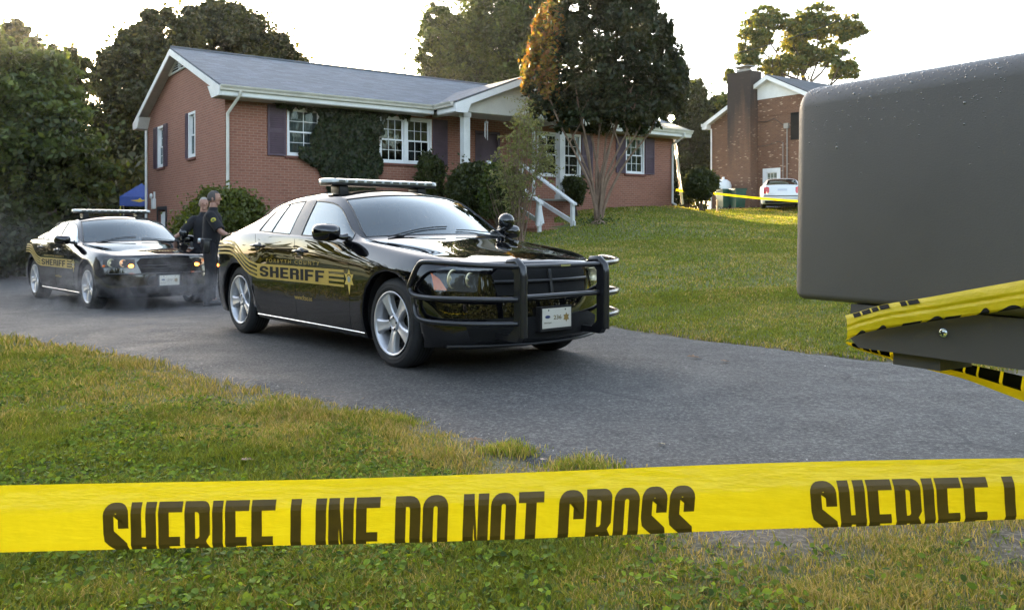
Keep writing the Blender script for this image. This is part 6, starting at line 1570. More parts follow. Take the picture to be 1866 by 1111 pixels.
o = rb1.sheet(-1100, 2900, 240).build('barrier_tape', M['tape']); props(o, 'yellow barrier tape stretched across the foreground reading SHERIFF LINE DO NOT CROSS', 'barrier tape')
TAPE = o
def tape_text(rib, par, px0, px1, v0, vis, txt='SHERIFF LINE DO NOT CROSS', name='tape_lettering', lift=.0008, slant=0., step=10., hmul=1.):
    """letters from px0 to px1, tops at v0, only the part vis (0..1) of their height is on the strip"""
    b = text_bm(txt, 1., px1-px0, 'block', 0, s=.140, t=.125, w=.335, gap=.03, space=.17)
    for v in b.verts: v.co.x += (px0+px1)/2
    g = lambda: list(b.verts)+list(b.edges)+list(b.faces)
    bmesh.ops.bisect_plane(b, geom=g(), plane_co=(0, 1-vis, 0), plane_no=(0, -1, 0), clear_outer=True)
    for x in np.arange(px0-5, px1+5, step): bmesh.ops.bisect_plane(b, geom=g(), plane_co=(x, 0, 0), plane_no=(1, 0, 0))
    for z in np.linspace(1-vis, 1, 10)[1:-1]: bmesh.ops.bisect_plane(b, geom=g(), plane_co=(0, z, 0), plane_no=(0, 1, 0))
    for v in b.verts:
        t = (1-v.co.y)/vis; v.co = rib.P(v.co.x-slant*(t-.5), v0+(1-v0)*t*.998, lift)
    me = bpy.data.meshes.new(name); b.to_mesh(me); b.free(); return link_mesh(name, me, M['tape_ink'], par)
tape_text(rb1, TAPE, 188, 1265, .265, .60, slant=4); tape_text(rb1, TAPE, 1478, 2590, .265, .60, slant=-12); tape_text(rb1, TAPE, -1020, -40, .265, .60)
# ---------------------------------------------------------------- mailbox on its arm
MD = Vector((.526, -.85, 0)).normalized(); mbx = thing('mailbox', 'big grey plastic mailbox wet with dew at the right edge of the picture', 'mailbox', (.41, 1.23, 0), math.atan2(MD.y, MD.x))
# local: x along the box toward the camera, y away to the right (left-hand side faces the lens at y=0)
m = mat('grey_moulded_plastic', (.10, .094, .088), .40); t = NT(m); v = t.coord('Object')
n = t.noise(v, 4, 4, .6); t.l(t.ramp(n, [(.3, (.082, .077, .073)), (.7, (.104, .098, .093))]), t.b.inputs['Base Color'])
t.l(t.ramp(t.noise(v, 260, 2, .6), [(.35, (.38,)*3), (.65, (.55,)*3)]), t.b.inputs['Roughness']); t.bump(t.math('ADD', t.noise(v, 420, 2, .6), t.math('MULTIPLY', t.noise(v, 30, 2), .5)), .14, .0012)
M['mail'] = m
def rounded_hull(x0, x1, y0, y1, z0, z1, rt, rbm, re, nx=40, taper=0.):
    """extruded rounded section (radius rt at the top, rbm at the bottom) whose ends are rounded by re"""
    def sec(ins):
        out = []; a0, a1, b0, b1 = y0+ins, y1-ins, z0+ins, z1-ins; r1 = max(rt-ins*.4, .006); r2 = max(rbm-ins*.4, .004)
        for cx, cy, r_, s in ((a1-r2, b0+r2, r2, -math.pi/2), (a1-r1, b1-r1, r1, 0), (a0+r1, b1-r1, r1, math.pi/2), (a0+r2, b0+r2, r2, math.pi)):
            for i in range(9): q = s+math.pi/2*i/8; out.append((cx+r_*math.cos(q), cy+r_*math.sin(q)))
        return out
    xs = []; 
    for i in range(9): q = math.pi/2*i/8; xs.append((x0+re*(1-math.sin(q)), re*(1-math.cos(q))))
    xs = xs[::-1]; xs = [(x, re-ins if False else ins) for x, ins in xs]
    xs = [(x0+re*(1-math.cos(math.pi/2*i/8)), re*(1-math.sin(math.pi/2*i/8))) for i in range(9)]
    mid = [(x0+re+(x1-x0-2*re)*i/10, 0) for i in range(1, 10)]
    ys = [(x1-(x-x0), ins) for x, ins in xs[::-1]]
    allx = xs+mid+ys; vs = []; n = 36
    for x, ins in allx:
        for a, b in sec(ins): vs.append((x-taper*(z1-b)/(z1-z0)*(1 if x < (x0+x1)/2 else 0), a, b))
    fs = [[i*n+j, i*n+(j+1) % n, (i+1)*n+(j+1) % n, (i+1)*n+j] for i in range(len(allx)-1) for j in range(n)]
    return vs, fs+[list(range(n))[::-1], list(range((len(allx)-1)*n, len(allx)*n))]
k = MB(); vs, fs = rounded_hull(-.006, .54, 0, .20, 1.043, 1.347, .030, .010, .022, taper=.006); k.add(vs, [f[::-1] for f in fs], 0, None, True); body_ = k.build('body', M['mail'], mbx)
k = MB(); k.box((.525, .01, 1.05), (.55, .19, 1.33), bev=.01); k.build('door', M['mail'], mbx)
ma = mat('dark_grey_plastic', (.062, .059, .057), .5); t = NT(ma); t.bump(t.noise(t.coord('Object'), 300, 2), .15, .001)
k = MB(); k.prism([(.088, 1.042), (.084, .998), (.10, .984), (.62, .984), (.62, 1.042)], 1, .004, .105); arm = k.build('arm', ma, mbx)
k = MB(); k.box((.14, .02, .966), (.205, .09, .9835)); k.build('arm_clip', ma, arm)
k = MB(); k.box((.56, .005, -.1), (.66, .10, .983), bev=.006); k.box((.622, .0, .983), (.668, .106, 1.041)); k.build('post', ma, mbx)
T = Matrix.Translation((.220, .003, 1.0165)) @ Matrix.Rotation(R(90), 4, 'X')
k = MB(); k.lathe([(.0058, 0), (.0056, .0016), (.0042, .0028), (.0018, .0033), (0, .0034)], 24, 0, T); scr = k.build('screw', mat('zinc', (.62, .70, .72), .25, .95), arm)
k = MB()
for a_ in (20, 110): k.box((-.0034, -.0006, .0028), (.0034, .0006, .0037), T=T @ Matrix.Rotation(R(a_), 4, 'Z'))
k.build('cross_slot', M['gap'], scr)
def droplets():
    r = random.Random(5); k = MB(); inv = mbx.matrix_basis.inverted(); bm = bmesh.new(); bm.from_mesh(body_.data); bv = BVHTree.FromBMesh(bm); n = 0
    for i in range(1500):
        x = r.uniform(.0, .40); z_ = 1.345; 
        if r.random() < .82: s = bv.ray_cast(Vector((x, .10-r.random()**.5*.11, 1.5)), Vector((0, 0, -1)))
        else: s = bv.ray_cast(Vector((x, -.2, 1.347-abs(r.gauss(0, .045)))), Vector((0, 1, 0)))
        if s[0] is None: continue
        nrm = s[1] if s[1].z > -.2 else -s[1]
        if nrm.y > .3: nrm = -nrm
        q = r.uniform(.0004, .0012)*(1.7 if r.random() < .06 else 1); Tm = Matrix.Translation(s[0]) @ nrm.to_track_quat('Z', 'Y').to_matrix().to_4x4()
        k.lathe([(q, 0), (q*.8, q*.35), (q*.4, q*.52), (0, q*.55)], 7, 0, Tm)
    bm.free()
    m = mat('water_drop', (.10, .095, .09), .03, 0, 1.); m.node_tree.nodes['Principled BSDF'].inputs['Coat Weight'].default_value = 1.
    o = k.build('dew_drops', m, body_); o['kind'] = 'stuff'
droplets()
# tape wound round the arm
TW = thing('barrier_tape', 'crumpled yellow tape wound round the arm under the mailbox', 'barrier tape', (.45, 1.15, 1.0))
def localise(o, par): o.parent = par; o.matrix_parent_inverse = Matrix.Translation(-Vector(par.location))
rb2 = Ribbon(smooth_y([(1538, 577), (1560, 572), (1611, 556), (1700, 542), (1782, 527), (1866, 512), (2000, 490)]), smooth_y([(1538, 624), (1565, 610), (1611, 600), (1700, 586), (1782, 575), (1866, 562), (2000, 545)]),
             [(1530, 1.150), (1611, 1.090), (1700, 1.030), (1782, .985), (1866, .935), (2000, .87)], [(0, .008), (.12, .003), (.35, .0), (.48, .0025), (.60, .0), (.9, .001), (1, .006)])
o = rb2.sheet(1544, 2000, 60, 30).build('upper_strand', M['tape']); localise(o, TW)
def patch(rib, k, a, b, v0, v1, lift=.0016, arc=False):
    n = 8; J = 6; vs = []
    for j in range(J+1):
        for i in range(n+1):
            t_ = i/n; q = v0+(v1-v0)*(1-math.sin(math.pi*t_)) if arc else v0; vs.append(rib.P(a+(b-a)*t_, q+(v1-q)*j/J, lift))
    k.add(vs, [[j*(n+1)+i, (j+1)*(n+1)+i, (j+1)*(n+1)+i+1, j*(n+1)+i+1] for j in range(J) for i in range(n)])
k = MB()
for a, b in ((1557, 1570), (1573, 1588), (1591, 1602), (1605, 1622), (1643, 1654), (1657, 1677)): patch(rb2, k, a, b, .0, .16)
for a, b, d in ((1559, 1580, .80), (1598, 1618, .80), (1690, 1722, .78), (1783, 1806, .74), (1820, 1866, .80)): patch(rb2, k, a, b, d, .999, arc=True)
for a, b in ((1645, 1668), (1672, 1680), (1722, 1752), (1668, 1672)): patch(rb2, k, a, b, .88, .999)
o = k.build('printed_marks', M['gap']); localise(o, TW)
rb3 = Ribbon(smooth_y([(1540, 622), (1600, 632), (1654, 642), (1778, 666), (1866, 685), (2000, 720)]), smooth_y([(1540, 626), (1563, 637), (1610, 650), (1659, 665), (1755, 689), (1866, 731), (2000, 795)]),
             [(1530, 1.165), (1650, 1.16), (1866, 1.10), (2000, 1.05)], [(0, 0), (.5, .004), (.75, .0), (1, -.004)])
o = rb3.sheet(1543, 2000, 50, 8).build('lower_strand', M['tape']); localise(o, TW)
k = MB(); xs = [1553, 1566, 1572, 1585, 1588, 1600, 1604, 1622, 1646, 1650, 1680, 1718, 1722, 1756, 1760, 1780, 1784, 1822, 1828, 1862, 1868, 1900, 1908, 1950]
for a, b in zip(xs[::2], xs[1::2]): patch(rb3, k, a, b, .0, .80 if a < 1700 else .62)
o = k.build('printed_marks', M['gap']); localise(o, TW)
# ---------------------------------------------------------------- people
def skin_mesh(nodes, edges, sub=2):
    """nodes: name -> (pos, rx, ry)"""
    ks = list(nodes); me = bpy.data.meshes.new('sk'); me.from_pydata([nodes[k_][0] for k_ in ks], [(ks.index(a), ks.index(b)) for a, b in edges], []); o = bpy.data.objects.new('sk', me); COL.objects.link(o)
    o.modifiers.new('skin', 'SKIN'); 
    sd = me.skin_vertices[0].data
    for i, k_ in enumerate(ks): sd[i].radius = (nodes[k_][1], nodes[k_][2] if len(nodes[k_]) > 2 else nodes[k_][1]); sd[i].use_root = (i == 0)
    ss = o.modifiers.new('ss', 'SUBSURF'); ss.levels = ss.render_levels = sub
    dg = bpy.context.evaluated_depsgraph_get(); m2 = bpy.data.meshes.new_from_object(o.evaluated_get(dg)); bpy.data.objects.remove(o); m2.polygons.foreach_set('use_smooth', [True]*len(m2.polygons)); return m2
SK = varied('skin', (.36, .19, .135), .5, .12, 14); UNI = varied('black_uniform', (.006, .006, .009), .85, .3, 30); HAIRG = varied('grey_hair', (.07, .062, .058), .8, .4, 60); HAIRL = varied('silver_hair', (.28, .26, .24), .8, .3, 60)
LEA = mat('duty_leather', (.010, .010, .010), .3); PATCH = varied('gold_green_patch', (.38, .34, .03), .7, .3, 40)
def person(label, loc, rz, H, arms, hair, lean=0., turn=0.):
    """local frame: facing +x, left = +y, feet at z 0; arms: {'l': (elbow, wrist, tip), 'r': ...} in metres"""
    o = thing('person', label, 'person', loc, rz); s = H/1.80
    v = lambda x, y, z: (x*s+lean*max(0, z-.9)*s, y*s, z*s)
    N = {'pel': (v(0, 0, .98), .120*s, .095*s), 'waist': (v(.0, 0, 1.12), .115*s, .090*s), 'chest': (v(.01, 0, 1.32), .125*s, .090*s), 'neckb': (v(.0, 0, 1.47), .070*s, .065*s), 'neck': (v(.010, 0, 1.55), .062*s), 'head': (v(.015, 0, 1.66), .070*s)}
    E = [('pel', 'waist'), ('waist', 'chest'), ('chest', 'neckb'), ('neckb', 'neck'), ('neck', 'head')]
    for q, sg in (('l', 1), ('r', -1)):
        el, wr, tip = arms[q]
        N['sh'+q] = (v(0, sg*.185, 1.43), .050*s); N['el'+q] = (v(*el), .046*s, .042*s); N['wr'+q] = (v(*wr), .030*s, .024*s); N['pa'+q] = (v(*(wr[i]+(tip[i]-wr[i])*.45 for i in range(3))), .040*s, .018*s)
        E += [('chest', 'sh'+q), ('sh'+q, 'el'+q), ('el'+q, 'wr'+q), ('wr'+q, 'pa'+q)]
        N['hip'+q] = (v(0, sg*.10, .90), .075*s); N['kn'+q] = (v(.02, sg*.125, .50), .050*s); N['an'+q] = (v(-.01, sg*.135, .09), .038*s); N['to'+q] = (v(.16, sg*.155, .035), .036*s, .03*s)
        E += [('pel', 'hip'+q), ('hip'+q, 'kn'+q), ('kn'+q, 'an'+q), ('an'+q, 'to'+q)]
    me = skin_mesh(N, E); mb = MB(); mb.add([tuple(p.co) for p in me.vertices], [list(p.vertices) for p in me.polygons], 0, None, True)
    hz = Matrix.Translation(v(.015, 0, 1.69))
    mb.ball(v(.012, 0, 1.695), (.098*s, .078*s, .108*s), seg=20); mb.ball(v(.040, 0, 1.630), (.060*s, .056*s, .058*s), seg=16)
    # face: nose, brow, ears, fingers all part of the one body mesh
    mb.ball(v(.108, 0, 1.672), (.020*s, .013*s, .024*s)); mb.ball(v(.092, 0, 1.632), (.010*s, .024*s, .007*s)); mb.ball(v(.090, 0, 1.705), (.014*s, .048*s, .010*s)); mb.ball(v(.080, 0, 1.598), (.022*s, .030*s, .020*s))
    for sg in (1, -1): mb.ball(v(.0, sg*.078, 1.675), (.018*s, .010*s, .030*s))
    for q, sg in (('l', 1), ('r', -1)):
        el, wr, tip = [Vector(v(*a)) for a in arms[q]]; d = (tip-wr).normalized(); sd = d.cross(Vector((0, 0, 1))); sd = sd.normalized() if sd.length > .1 else Vector((0, 1, 0)); up = sd.cross(d)
        L = (tip-wr).length; pa = wr+d*L*.5
        for i, (w_, ln) in enumerate(((-.030, .42), (-.010, .52), (.010, .50), (.030, .38))):
            a = pa+sd*w_*s; b = a+d*L*ln*.55-up*.004*s; c = b+d*L*ln*.45-up*.016*s; mb.tube([a-d*.02, b, c], [.0095*s, .0085*s, .0065*s], 7)
        mb.tube([wr+d*L*.18+sd*sg*.022*s, wr+d*L*.42+sd*sg*.052*s, wr+d*L*.62+sd*sg*.056*s-up*.008*s], [.012*s, .010*s, .008*s], 7)
    body = mb.build('body', SK, o)
    for sg in (1, -1):
        k = MB(); k.ball(v(.099, sg*.031, 1.690), .0065*s); k.build('eye', M['gap'], body)
    # shirt, trousers, shoes as inflated copies of the limbs they cover
    k = MB(); n = 24; vs = []
    for z, a_, b_, x0_ in ((.97, .140, .176, 0), (1.06, .140, .172, .005), (1.18, .142, .176, .012), (1.30, .146, .192, .012), (1.38, .142, .200, .005), (1.44, .112, .175, 0), (1.475, .085, .115, 0), (1.50, .070, .078, .005), (1.545, .068, .070, .008), (1.54, .058, .060, .008)):
        for t in np.linspace(0, 2*math.pi, n+1)[:-1]:
            w_ = 1+.018*math.sin(5*t+z*19)+.012*math.sin(9*t-z*31); vs.append(v(x0_+a_*math.cos(t)*w_, b_*math.sin(t)*w_, z))
    k.add(vs, [[i*n+j, i*n+(j+1) % n, (i+1)*n+(j+1) % n, (i+1)*n+j] for i in range(9) for j in range(n)], 0, None, True)
    for q, sg in (('l', 1), ('r', -1)):
        a, b = Vector(v(0, sg*.155, 1.405)), Vector(N['el'+q][0]); k.ball(a, (.086*s, .080*s, .078*s)); e_ = a.lerp(b, .88); k.tube([a, a.lerp(e_, .3), a.lerp(e_, .65), e_], [.082*s, .084*s, .078*s, .076*s], 16)
    sh = k.build('shirt', UNI, o)
    for q, sg in (('l', 1), ('r', -1)):
        a, b = Vector(N['sh'+q][0]), Vector(N['el'+q][0]); c = Vector(v(0, sg*.155, 1.405)).lerp(b, .34); k = MB(); n_ = Vector((.0, sg, .25)).normalized(); Tm = Matrix.Translation(c+n_*.080*s) @ n_.to_track_quat('Z', 'Y').to_matrix().to_4x4()
        k.lathe([(.046*s, -.016*s), (.036*s, .002*s), (.018*s, .007*s), (0, .008*s)], 16, 0, Tm); pt = k.build('shoulder_patch', PATCH, sh); k = MB(); k.lathe([(.018*s, .0085*s), (0, .0095*s)], 12, 0, Tm); k.build('patch_emblem', varied('patch_green', (.05, .09, .04), .7), pt)
    k = MB(); k.ball(v(-.01, 0, .97), (.142*s, .178*s, .15*s), seg=20)
    for q in 'lr':
        sg = 1 if q == 'l' else -1; P = smooth_path([v(0, sg*.085, 1.0), v(.005, sg*.098, .80), v(.025, sg*.125, .50), v(-.01, sg*.133, .25), v(-.01, sg*.135, .03)], 2); n = len(P)
        k.tube(P, list(np.interp(np.linspace(0, 1, n), [0, .22, .5, .75, 1], [.095*s, .104*s, .080*s, .074*s, .072*s])), 14)
    k.build('trousers', UNI, o)
    for sg in (1, -1):
        k = MB(); k.ball(v(.06, sg*.15, .045), (.145*s, .055*s, .05*s)); k.box(v(-.08, sg*.15-.045, .0), v(.19, sg*.15+.045, .022), bev=.01); k.build('shoe', LEA, o)
    k = MB(); n = 28; ring = lambda z, e: [(lean*.15*s+(.128+e)*s*math.cos(t), (.168+e)*s*math.sin(t), z*s) for t in np.linspace(0, 2*math.pi, n+1)[:-1]]
    vs = ring(1.00, 0)+ring(1.00, .008)+ring(1.055, .008)+ring(1.055, 0); k.add(vs, [[i*n+j, i*n+(j+1) % n, (i+1)*n+(j+1) % n, (i+1)*n+j] for i in range(3) for j in range(n)], 0, None, True); blt = k.build('duty_belt', LEA, o)
    for nm, (x, y, z), d in (('holster', (-.02, -.205, .93), (.045, .028, .09)), ('radio', (-.12, .165, 1.03), (.03, .025, .06)), ('pouch', (-.155, -.07, 1.02), (.025, .035, .035)), ('pouch', (-.16, .03, 1.02), (.025, .03, .035))):
        k = MB(); c = v(x, y, z); k.box([c[i]-d[i]*s for i in range(3)], [c[i]+d[i]*s for i in range(3)], bev=.012); k.build(nm, LEA if nm != 'pouch' else mat('steel_cuffs', (.5, .55, .6), .3, .8), blt)
    k = MB(); bm = bmesh.new(); bmesh.ops.create_uvsphere(bm, u_segments=20, v_segments=14, radius=1); r = random.Random(2)
    for v_ in bm.verts: v_.co = Vector((v_.co.x*.105*s, v_.co.y*.085*s, v_.co.z*.113*s))*(1+r.uniform(-.02, .02))
    bmesh.ops.delete(bm, geom=[f for f in bm.faces if (f.calc_center_median().x > .020*s and f.calc_center_median().z < .070*s) or f.calc_center_median().z < -.045*s], context='FACES')
    k.frombm(bm, 0, Matrix.Translation(v(.008, 0, 1.695)), True); bm.free(); k.build('hair', hair, o); return o
px_ = lambda px, Y: (px-933)/FPX*Y
x1 = px_(383, 13.7); person('officer in black uniform nearest the camera, in profile, reaching toward the front car', (x1, 13.7, gz(x1, 13.7)+.016), R(12), 1.83,
    {'r': ((.17, -.27, 1.16), (.40, -.22, 1.03), (.57, -.19, 1.02)), 'l': ((.12, .27, 1.15), (.36, .20, 1.02), (.53, .17, 1.00))}, HAIRG, lean=.06)
x2 = px_(371, 15.5); person('officer in black uniform behind the other one, resting a hand on the rear car', (x2, 15.5, gz(x2, 15.5)+.016), R(-62), 1.84,
    {'r': ((-.02, -.36, 1.17), (-.04, -.64, 1.00), (-.03, -.80, .95)), 'l': ((.05, .26, 1.15), (.20, .22, .95), (.32, .18, .90))}, HAIRL, lean=.03)
# ---------------------------------------------------------------- things in the distance
def wheelie_bin(px, Y, rz, label):
    x = px_(px, Y); o = thing('wheelie_bin', label, 'rubbish bin', (x, Y, gz(x, Y)), rz, 'green bins by the brown house'); g = varied('green_bin_plastic', (.018, .075, .050), .5, .2, 6)
    k = MB(); 
    def frus(a0, b0, z0, a1, b1, z1): k.add([(-a0, -b0, z0), (a0, -b0, z0), (a0, b0, z0), (-a0, b0, z0), (-a1, -b1, z1), (a1, -b1, z1), (a1, b1, z1), (-a1, b1, z1)], [[3, 2, 1, 0], [4, 5, 6, 7], [0, 1, 5, 4], [1, 2, 6, 5], [2, 3, 7, 6], [3, 0, 4, 7]])
    frus(.24, .27, .06, .30, .36, .95); k.box((-.32, -.38, .90), (.32, .38, .96), bev=.012); k.build('bin_body', g, o)
    k = MB(); k.box((-.33, -.40, .965), (.33, .36, 1.01), bev=.02); k.tube([(-.25, .37, 1.0), (-.25, .43, .96), (.25, .43, .96), (.25, .37, 1.0)], .015, 6); k.build('lid', g, o)
    for s in (-1, 1): k = MB(); k.lathe([(0, -.02), (.10, -.02), (.11, 0), (.10, .02), (0, .02)], 16, 0, Matrix.Translation((s*.29, .27, .11)), axis='x'); k.build('wheel', M['rubber'], o)
    return o
wheelie_bin(1320, 43.6, .3, 'green wheelie bin half hidden behind the clipped ball shrub'); wheelie_bin(1344, 43.0, .25, 'green wheelie bin standing right of the other bin, in front of the chimney')
x = px_(1318, 45); o = thing('tank', 'white rounded tank standing behind the green bins', 'tank', (x, 45, gz(x, 45)))
k = MB(); k.lathe([(0, 1.55), (.20, 1.52), (.36, 1.40), (.42, 1.22), (.42, .75), (.36, .60), (0, .55)], 24); k.build('shell', M['white_paint'], o)
for i in range(3): k = MB(); q = i*2.09; k.tube([(.3*math.cos(q), .3*math.sin(q), 0), (.3*math.cos(q), .3*math.sin(q), .7)], .03, 6); k.build('leg', M['white_paint'], o)
k = MB(); k.lathe([(.07, 1.53), (.07, 1.66), (0, 1.67)], 12); k.build('valve_cap', M['white_paint'], o)
# stake and the tape strung across the far lawn
xs_ = px_(1307, 33.5); zs_ = gz(xs_, 33.5); o = thing('wooden_stake', 'pale pointed stake at the edge of the sunlit lawn strip', 'stake', (xs_, 33.5, zs_)); k = MB(); k.prism([(-.03, .62), (-.03, 0), (0, -.12), (.03, 0), (.03, .62)], 1, -.02, .02); k.build('shaft', varied('raw_pine', (.55, .38, .22), .8), o)
def far_tape(a, b, label, w=.075, sag=.04):
    k = MB(); n = 24; vs = []
    for i in range(n+1):
        t_ = i/n; p = a.lerp(b, t_); p.z -= sag*math.sin(math.pi*t_); tw = .5+.5*math.sin(t_*9); vs += [p+Vector((0, 0, w/2)), p+Vector((0, .03*tw, -w/2))]
    k.add(vs, [[2*i, 2*i+1, 2*i+3, 2*i+2] for i in range(n)], 0, None, True); o = k.build('barrier_tape', M['tape']); props(o, label, 'barrier tape')
far_tape(at(1306, 353, 33.4), at(1500, 369, 31.0), 'thin yellow tape strung across the far lawn in front of the white car'); far_tape(at(1232, 346, 31.2), at(1306, 353, 33.3), 'short run of yellow tape behind the clipped ball shrub')
# ladder leaning on the right end of the brick house
base = at(1243, 372, 31.9); o = thing('ladder', 'pale aluminium ladder leaning at the right corner of the red brick house', 'ladder', base)
top = at(1229, 252, 31.2)-base; k = MB(); off_ = Vector((.10, .36, 0)); al = varied('aluminium', (.72, .70, .66), .4, .1, 5, metal=.5)
for d in (Vector(), off_): k = MB(); k.tube([d, d+top], .035, 6); k.build('rail', al, o)
for i in range(10): k = MB(); p = top*((i+.5)/10.5); k.tube([p, p+off_], .018, 6); k.build('rung', al, o)
k = MB(); vs = []                                # plastic sheet hung over it
for i in range(9):
    p = top*(.98-.75*i/8); vs += [p+Vector((-.04+.03*math.sin(i*2), -.02, 0)), p+off_*.5+Vector((.03*math.sin(i*1.3), -.06, 0)), p+off_+Vector((.05*math.sin(i), -.02, 0))]
k.add(vs, [[3*i+j, 3*i+j+3, 3*i+j+4, 3*i+j+1] for i in range(8) for j in range(2)], 0, None, True); o2 = k.build('plastic_sheet', mat('milky_plastic', (.75, .74, .70), .35, trans=.3)); o2.location = base; props(o2, 'crumpled milky plastic sheet draped down the ladder', 'plastic sheet')
# white cloth on the stair post
# blue canopy tent behind the house corner
x, Y = px_(258, 28.5), 28.5; o = thing('canopy_tent', 'blue pop-up canopy tent behind the left corner of the brick house', 'tent', (x, Y, gz(x, Y)), R(20)); blue = varied('blue_canvas', (.02, .07, .33), .6, .15, 4)
zt = at(0, 375, Y).z-gz(x, Y); k = MB(); hw = .62; apex = (0, 0, zt+.75); c4 = [(-hw, -hw, zt+.28), (hw, -hw, zt+.28), (hw, hw, zt+.28), (-hw, hw, zt+.28)]
k.add(c4+[apex], [[0, 1, 4], [1, 2, 4], [2, 3, 4], [3, 0, 4]]); lo4 = [(a, b, zt-.02) for a, b, _ in c4]; k.add(c4+lo4, [[0, 4, 5, 1], [1, 5, 6, 2], [2, 6, 7, 3], [3, 7, 4, 0]]); cnp = k.build('canopy', blue, o)
k = MB(); k.add([(-.30, -hw-.004, zt+.16), (-.02, -hw-.004, zt+.10), (.28, -hw-.004, zt+.20), (.05, -hw-.004, zt+.17), (.0, -hw-.004, zt+.24), (-.08, -hw-.004, zt+.18)], [[0, 1, 2, 3, 4, 5]]); k.build('bird_emblem', mat('yellow_print', (.7, .5, .03), .6), cnp)
for i, (a, b, _) in enumerate(c4): k = MB(); k.tube([(a*.96, b*.96, 0), (a*.96, b*.96, zt+.25)], .022, 6); k.build('leg', mat('yellow_pole', (.6, .55, .08), .5) if i == 0 else M['white_paint'], o)
# plank fence behind the rear car
o = thing('plank_fence', 'weathered plank fence in the shade behind the rear patrol car', 'fence', tuple(at(120, 0, 31).xy)+(0,)); w_ = px_(262, 31)-px_(120, 31); k = MB(); r = random.Random(1); zb_ = gz(px_(190, 31), 31)-.1; fw = varied('grey_brown_planks', (.10, .075, .055), .9, .4, 6)
for i in range(int(w_/.15)+1): k.box((i*.15, 0, zb_), (i*.15+.14, .02, zb_+1.85+r.uniform(-.04, .04)))
k.build('planks', fw, o); k = MB(); k.box((0, .021, zb_+.4), (w_, .06, zb_+.5)); k.build('rail', fw, o); k = MB(); k.box((0, .021, zb_+1.4), (w_, .06, zb_+1.5)); k.build('rail', fw, o)
# white towel on the left stair post
q = H2W(SU-.56, SV1-.02, 0); o = thing('white_cloth', 'white cloth hanging from the lower left post of the porch steps', 'cloth', (q.x, q.y, zg), HA); k = MB(); n = 14; vs = []
for j in range(9):
    z = .70-.60*j/8; rr0 = .062+.05*(j/8)
    for i in range(n): t_ = 2*math.pi*i/n; w_ = 1+.28*math.sin(3*t_+j*.4)*(j/8); vs.append((rr0*w_*math.cos(t_), rr0*w_*math.sin(t_), z-.04*math.sin(2*t_)))
k.add(vs, [[j*n+i, j*n+(i+1) % n, (j+1)*n+(i+1) % n, (j+1)*n+i] for j in range(8) for i in range(n)], 0, None, True); k.build('drape', M['white_paint'], o)
# white saloon by the brown house
def white_car(loc, rz):
    car = thing('parked_car', 'white saloon car with red tail lamps parked beside the brown brick house', 'car', loc, rz); me = car_shell(2); bm = bmesh.new(); bm.from_mesh(me); W_ = mat('white_car_paint', (.70, .73, .76), .3, coat=.8)
    for v in bm.verts: v.co.x *= .93
    bm.normal_update(); full = bm.copy(); bvh = BVHTree.FromBMesh(full)
    for cx in (WX*.93, -WX*.93):
        bmesh.ops.delete(bm, geom=[f for f in bm.faces if abs(f.calc_center_median().y) > .6 and math.hypot(f.calc_center_median().x-cx, f.calc_center_median().z-.33) < .37 and f.calc_center_median().z < .72], context='FACES')
    for idx, nm, mt in (({0}, 'body', W_), ({6}, 'door_pillar', M['plastic']), ({1}, 'windscreen', M['car_glass']), ({5}, 'rear_window', M['car_glass']), ({2, 3, 4}, 'side_window', M['car_glass'])):
        b = bm.copy(); bmesh.ops.delete(b, geom=[f for f in b.faces if f.material_index not in idx], context='FACES'); m_ = bpy.data.meshes.new(nm); b.to_mesh(m_); b.free(); o = link_mesh(nm, m_, mt, car)
        if nm == 'body': bd = o
    pr = lambda y, z: (lambda h: None if h[0] is None else h[0]+Vector((-.004, 0, 0)))(bvh.ray_cast(Vector((-4, y, z)), Vector((1, 0, 0))))
    def rpoly(pts, nm, mt, s=1):
        b = bmesh.new(); b.faces.new([b.verts.new((y*s, z, 0)) for y, z in pts])
        for x in np.arange(-1, 1, .05): bmesh.ops.bisect_plane(b, geom=list(b.verts)+list(b.edges)+list(b.faces), plane_co=(x, 0, 0), plane_no=(1, 0, 0)); bmesh.ops.bisect_plane(b, geom=list(b.verts)+list(b.edges)+list(b.faces), plane_co=(0, x+.3, 0), plane_no=(0, 1, 0))
        bad = []
        for v in b.verts:
            p = pr(v.co.x, v.co.y)
            if p is None: bad.append(v)
            else: v.co = p
        bmesh.ops.delete(b, geom=bad, context='VERTS'); m_ = bpy.data.meshes.new(nm); b.to_mesh(m_); b.free(); return link_mesh(nm, m_, mt, bd)
    red = mat('red_tail_lens', (.55, .012, .012), .2, coat=1.)
    for s in (-1, 1): rpoly([(.79, .70), (.78, .98), (.66, 1.03), (.56, .98), (.55, .78), (.60, .70)], 'tail_lamp', red, s)
    rpoly([(-.78, .56), (.78, .56), (.78, .60), (-.78, .60)], 'bumper_strip', M['plastic']); rpoly([(-.20, .82), (.20, .82), (.20, .92), (-.20, .92)], 'number_plate', mat('plate_white', (.5, .55, .65), .5)); rpoly([(-.75, .24), (.75, .24), (.75, .36), (-.75, .36)], 'lower_bumper', M['gap'])
    for cx in (WX*.93, -WX*.93):
        for s in (-1, 1):
            k = MB(); k.lathe([(0, -.10), (.19, -.10), (.21, -.11), (.30, -.11), (.33, -.08), (.33, .08), (.30, .11), (0, .11)], 28, 0, Matrix.Translation((cx, s*.80, .33)), axis='y'); k.build('wheel', M['rubber'], car)
    k = MB(); k.box((-2.1, -.74, .26), (2.1, .74, .50)); k.box((-1.5, -.7, .5), (.7, .7, .95)); k.build('underbody', M['gap'], car); full.free(); bm.free()
x = px_(1423, 40.2); white_car((x, 40.2, gz(x, 40.2)), R(74))
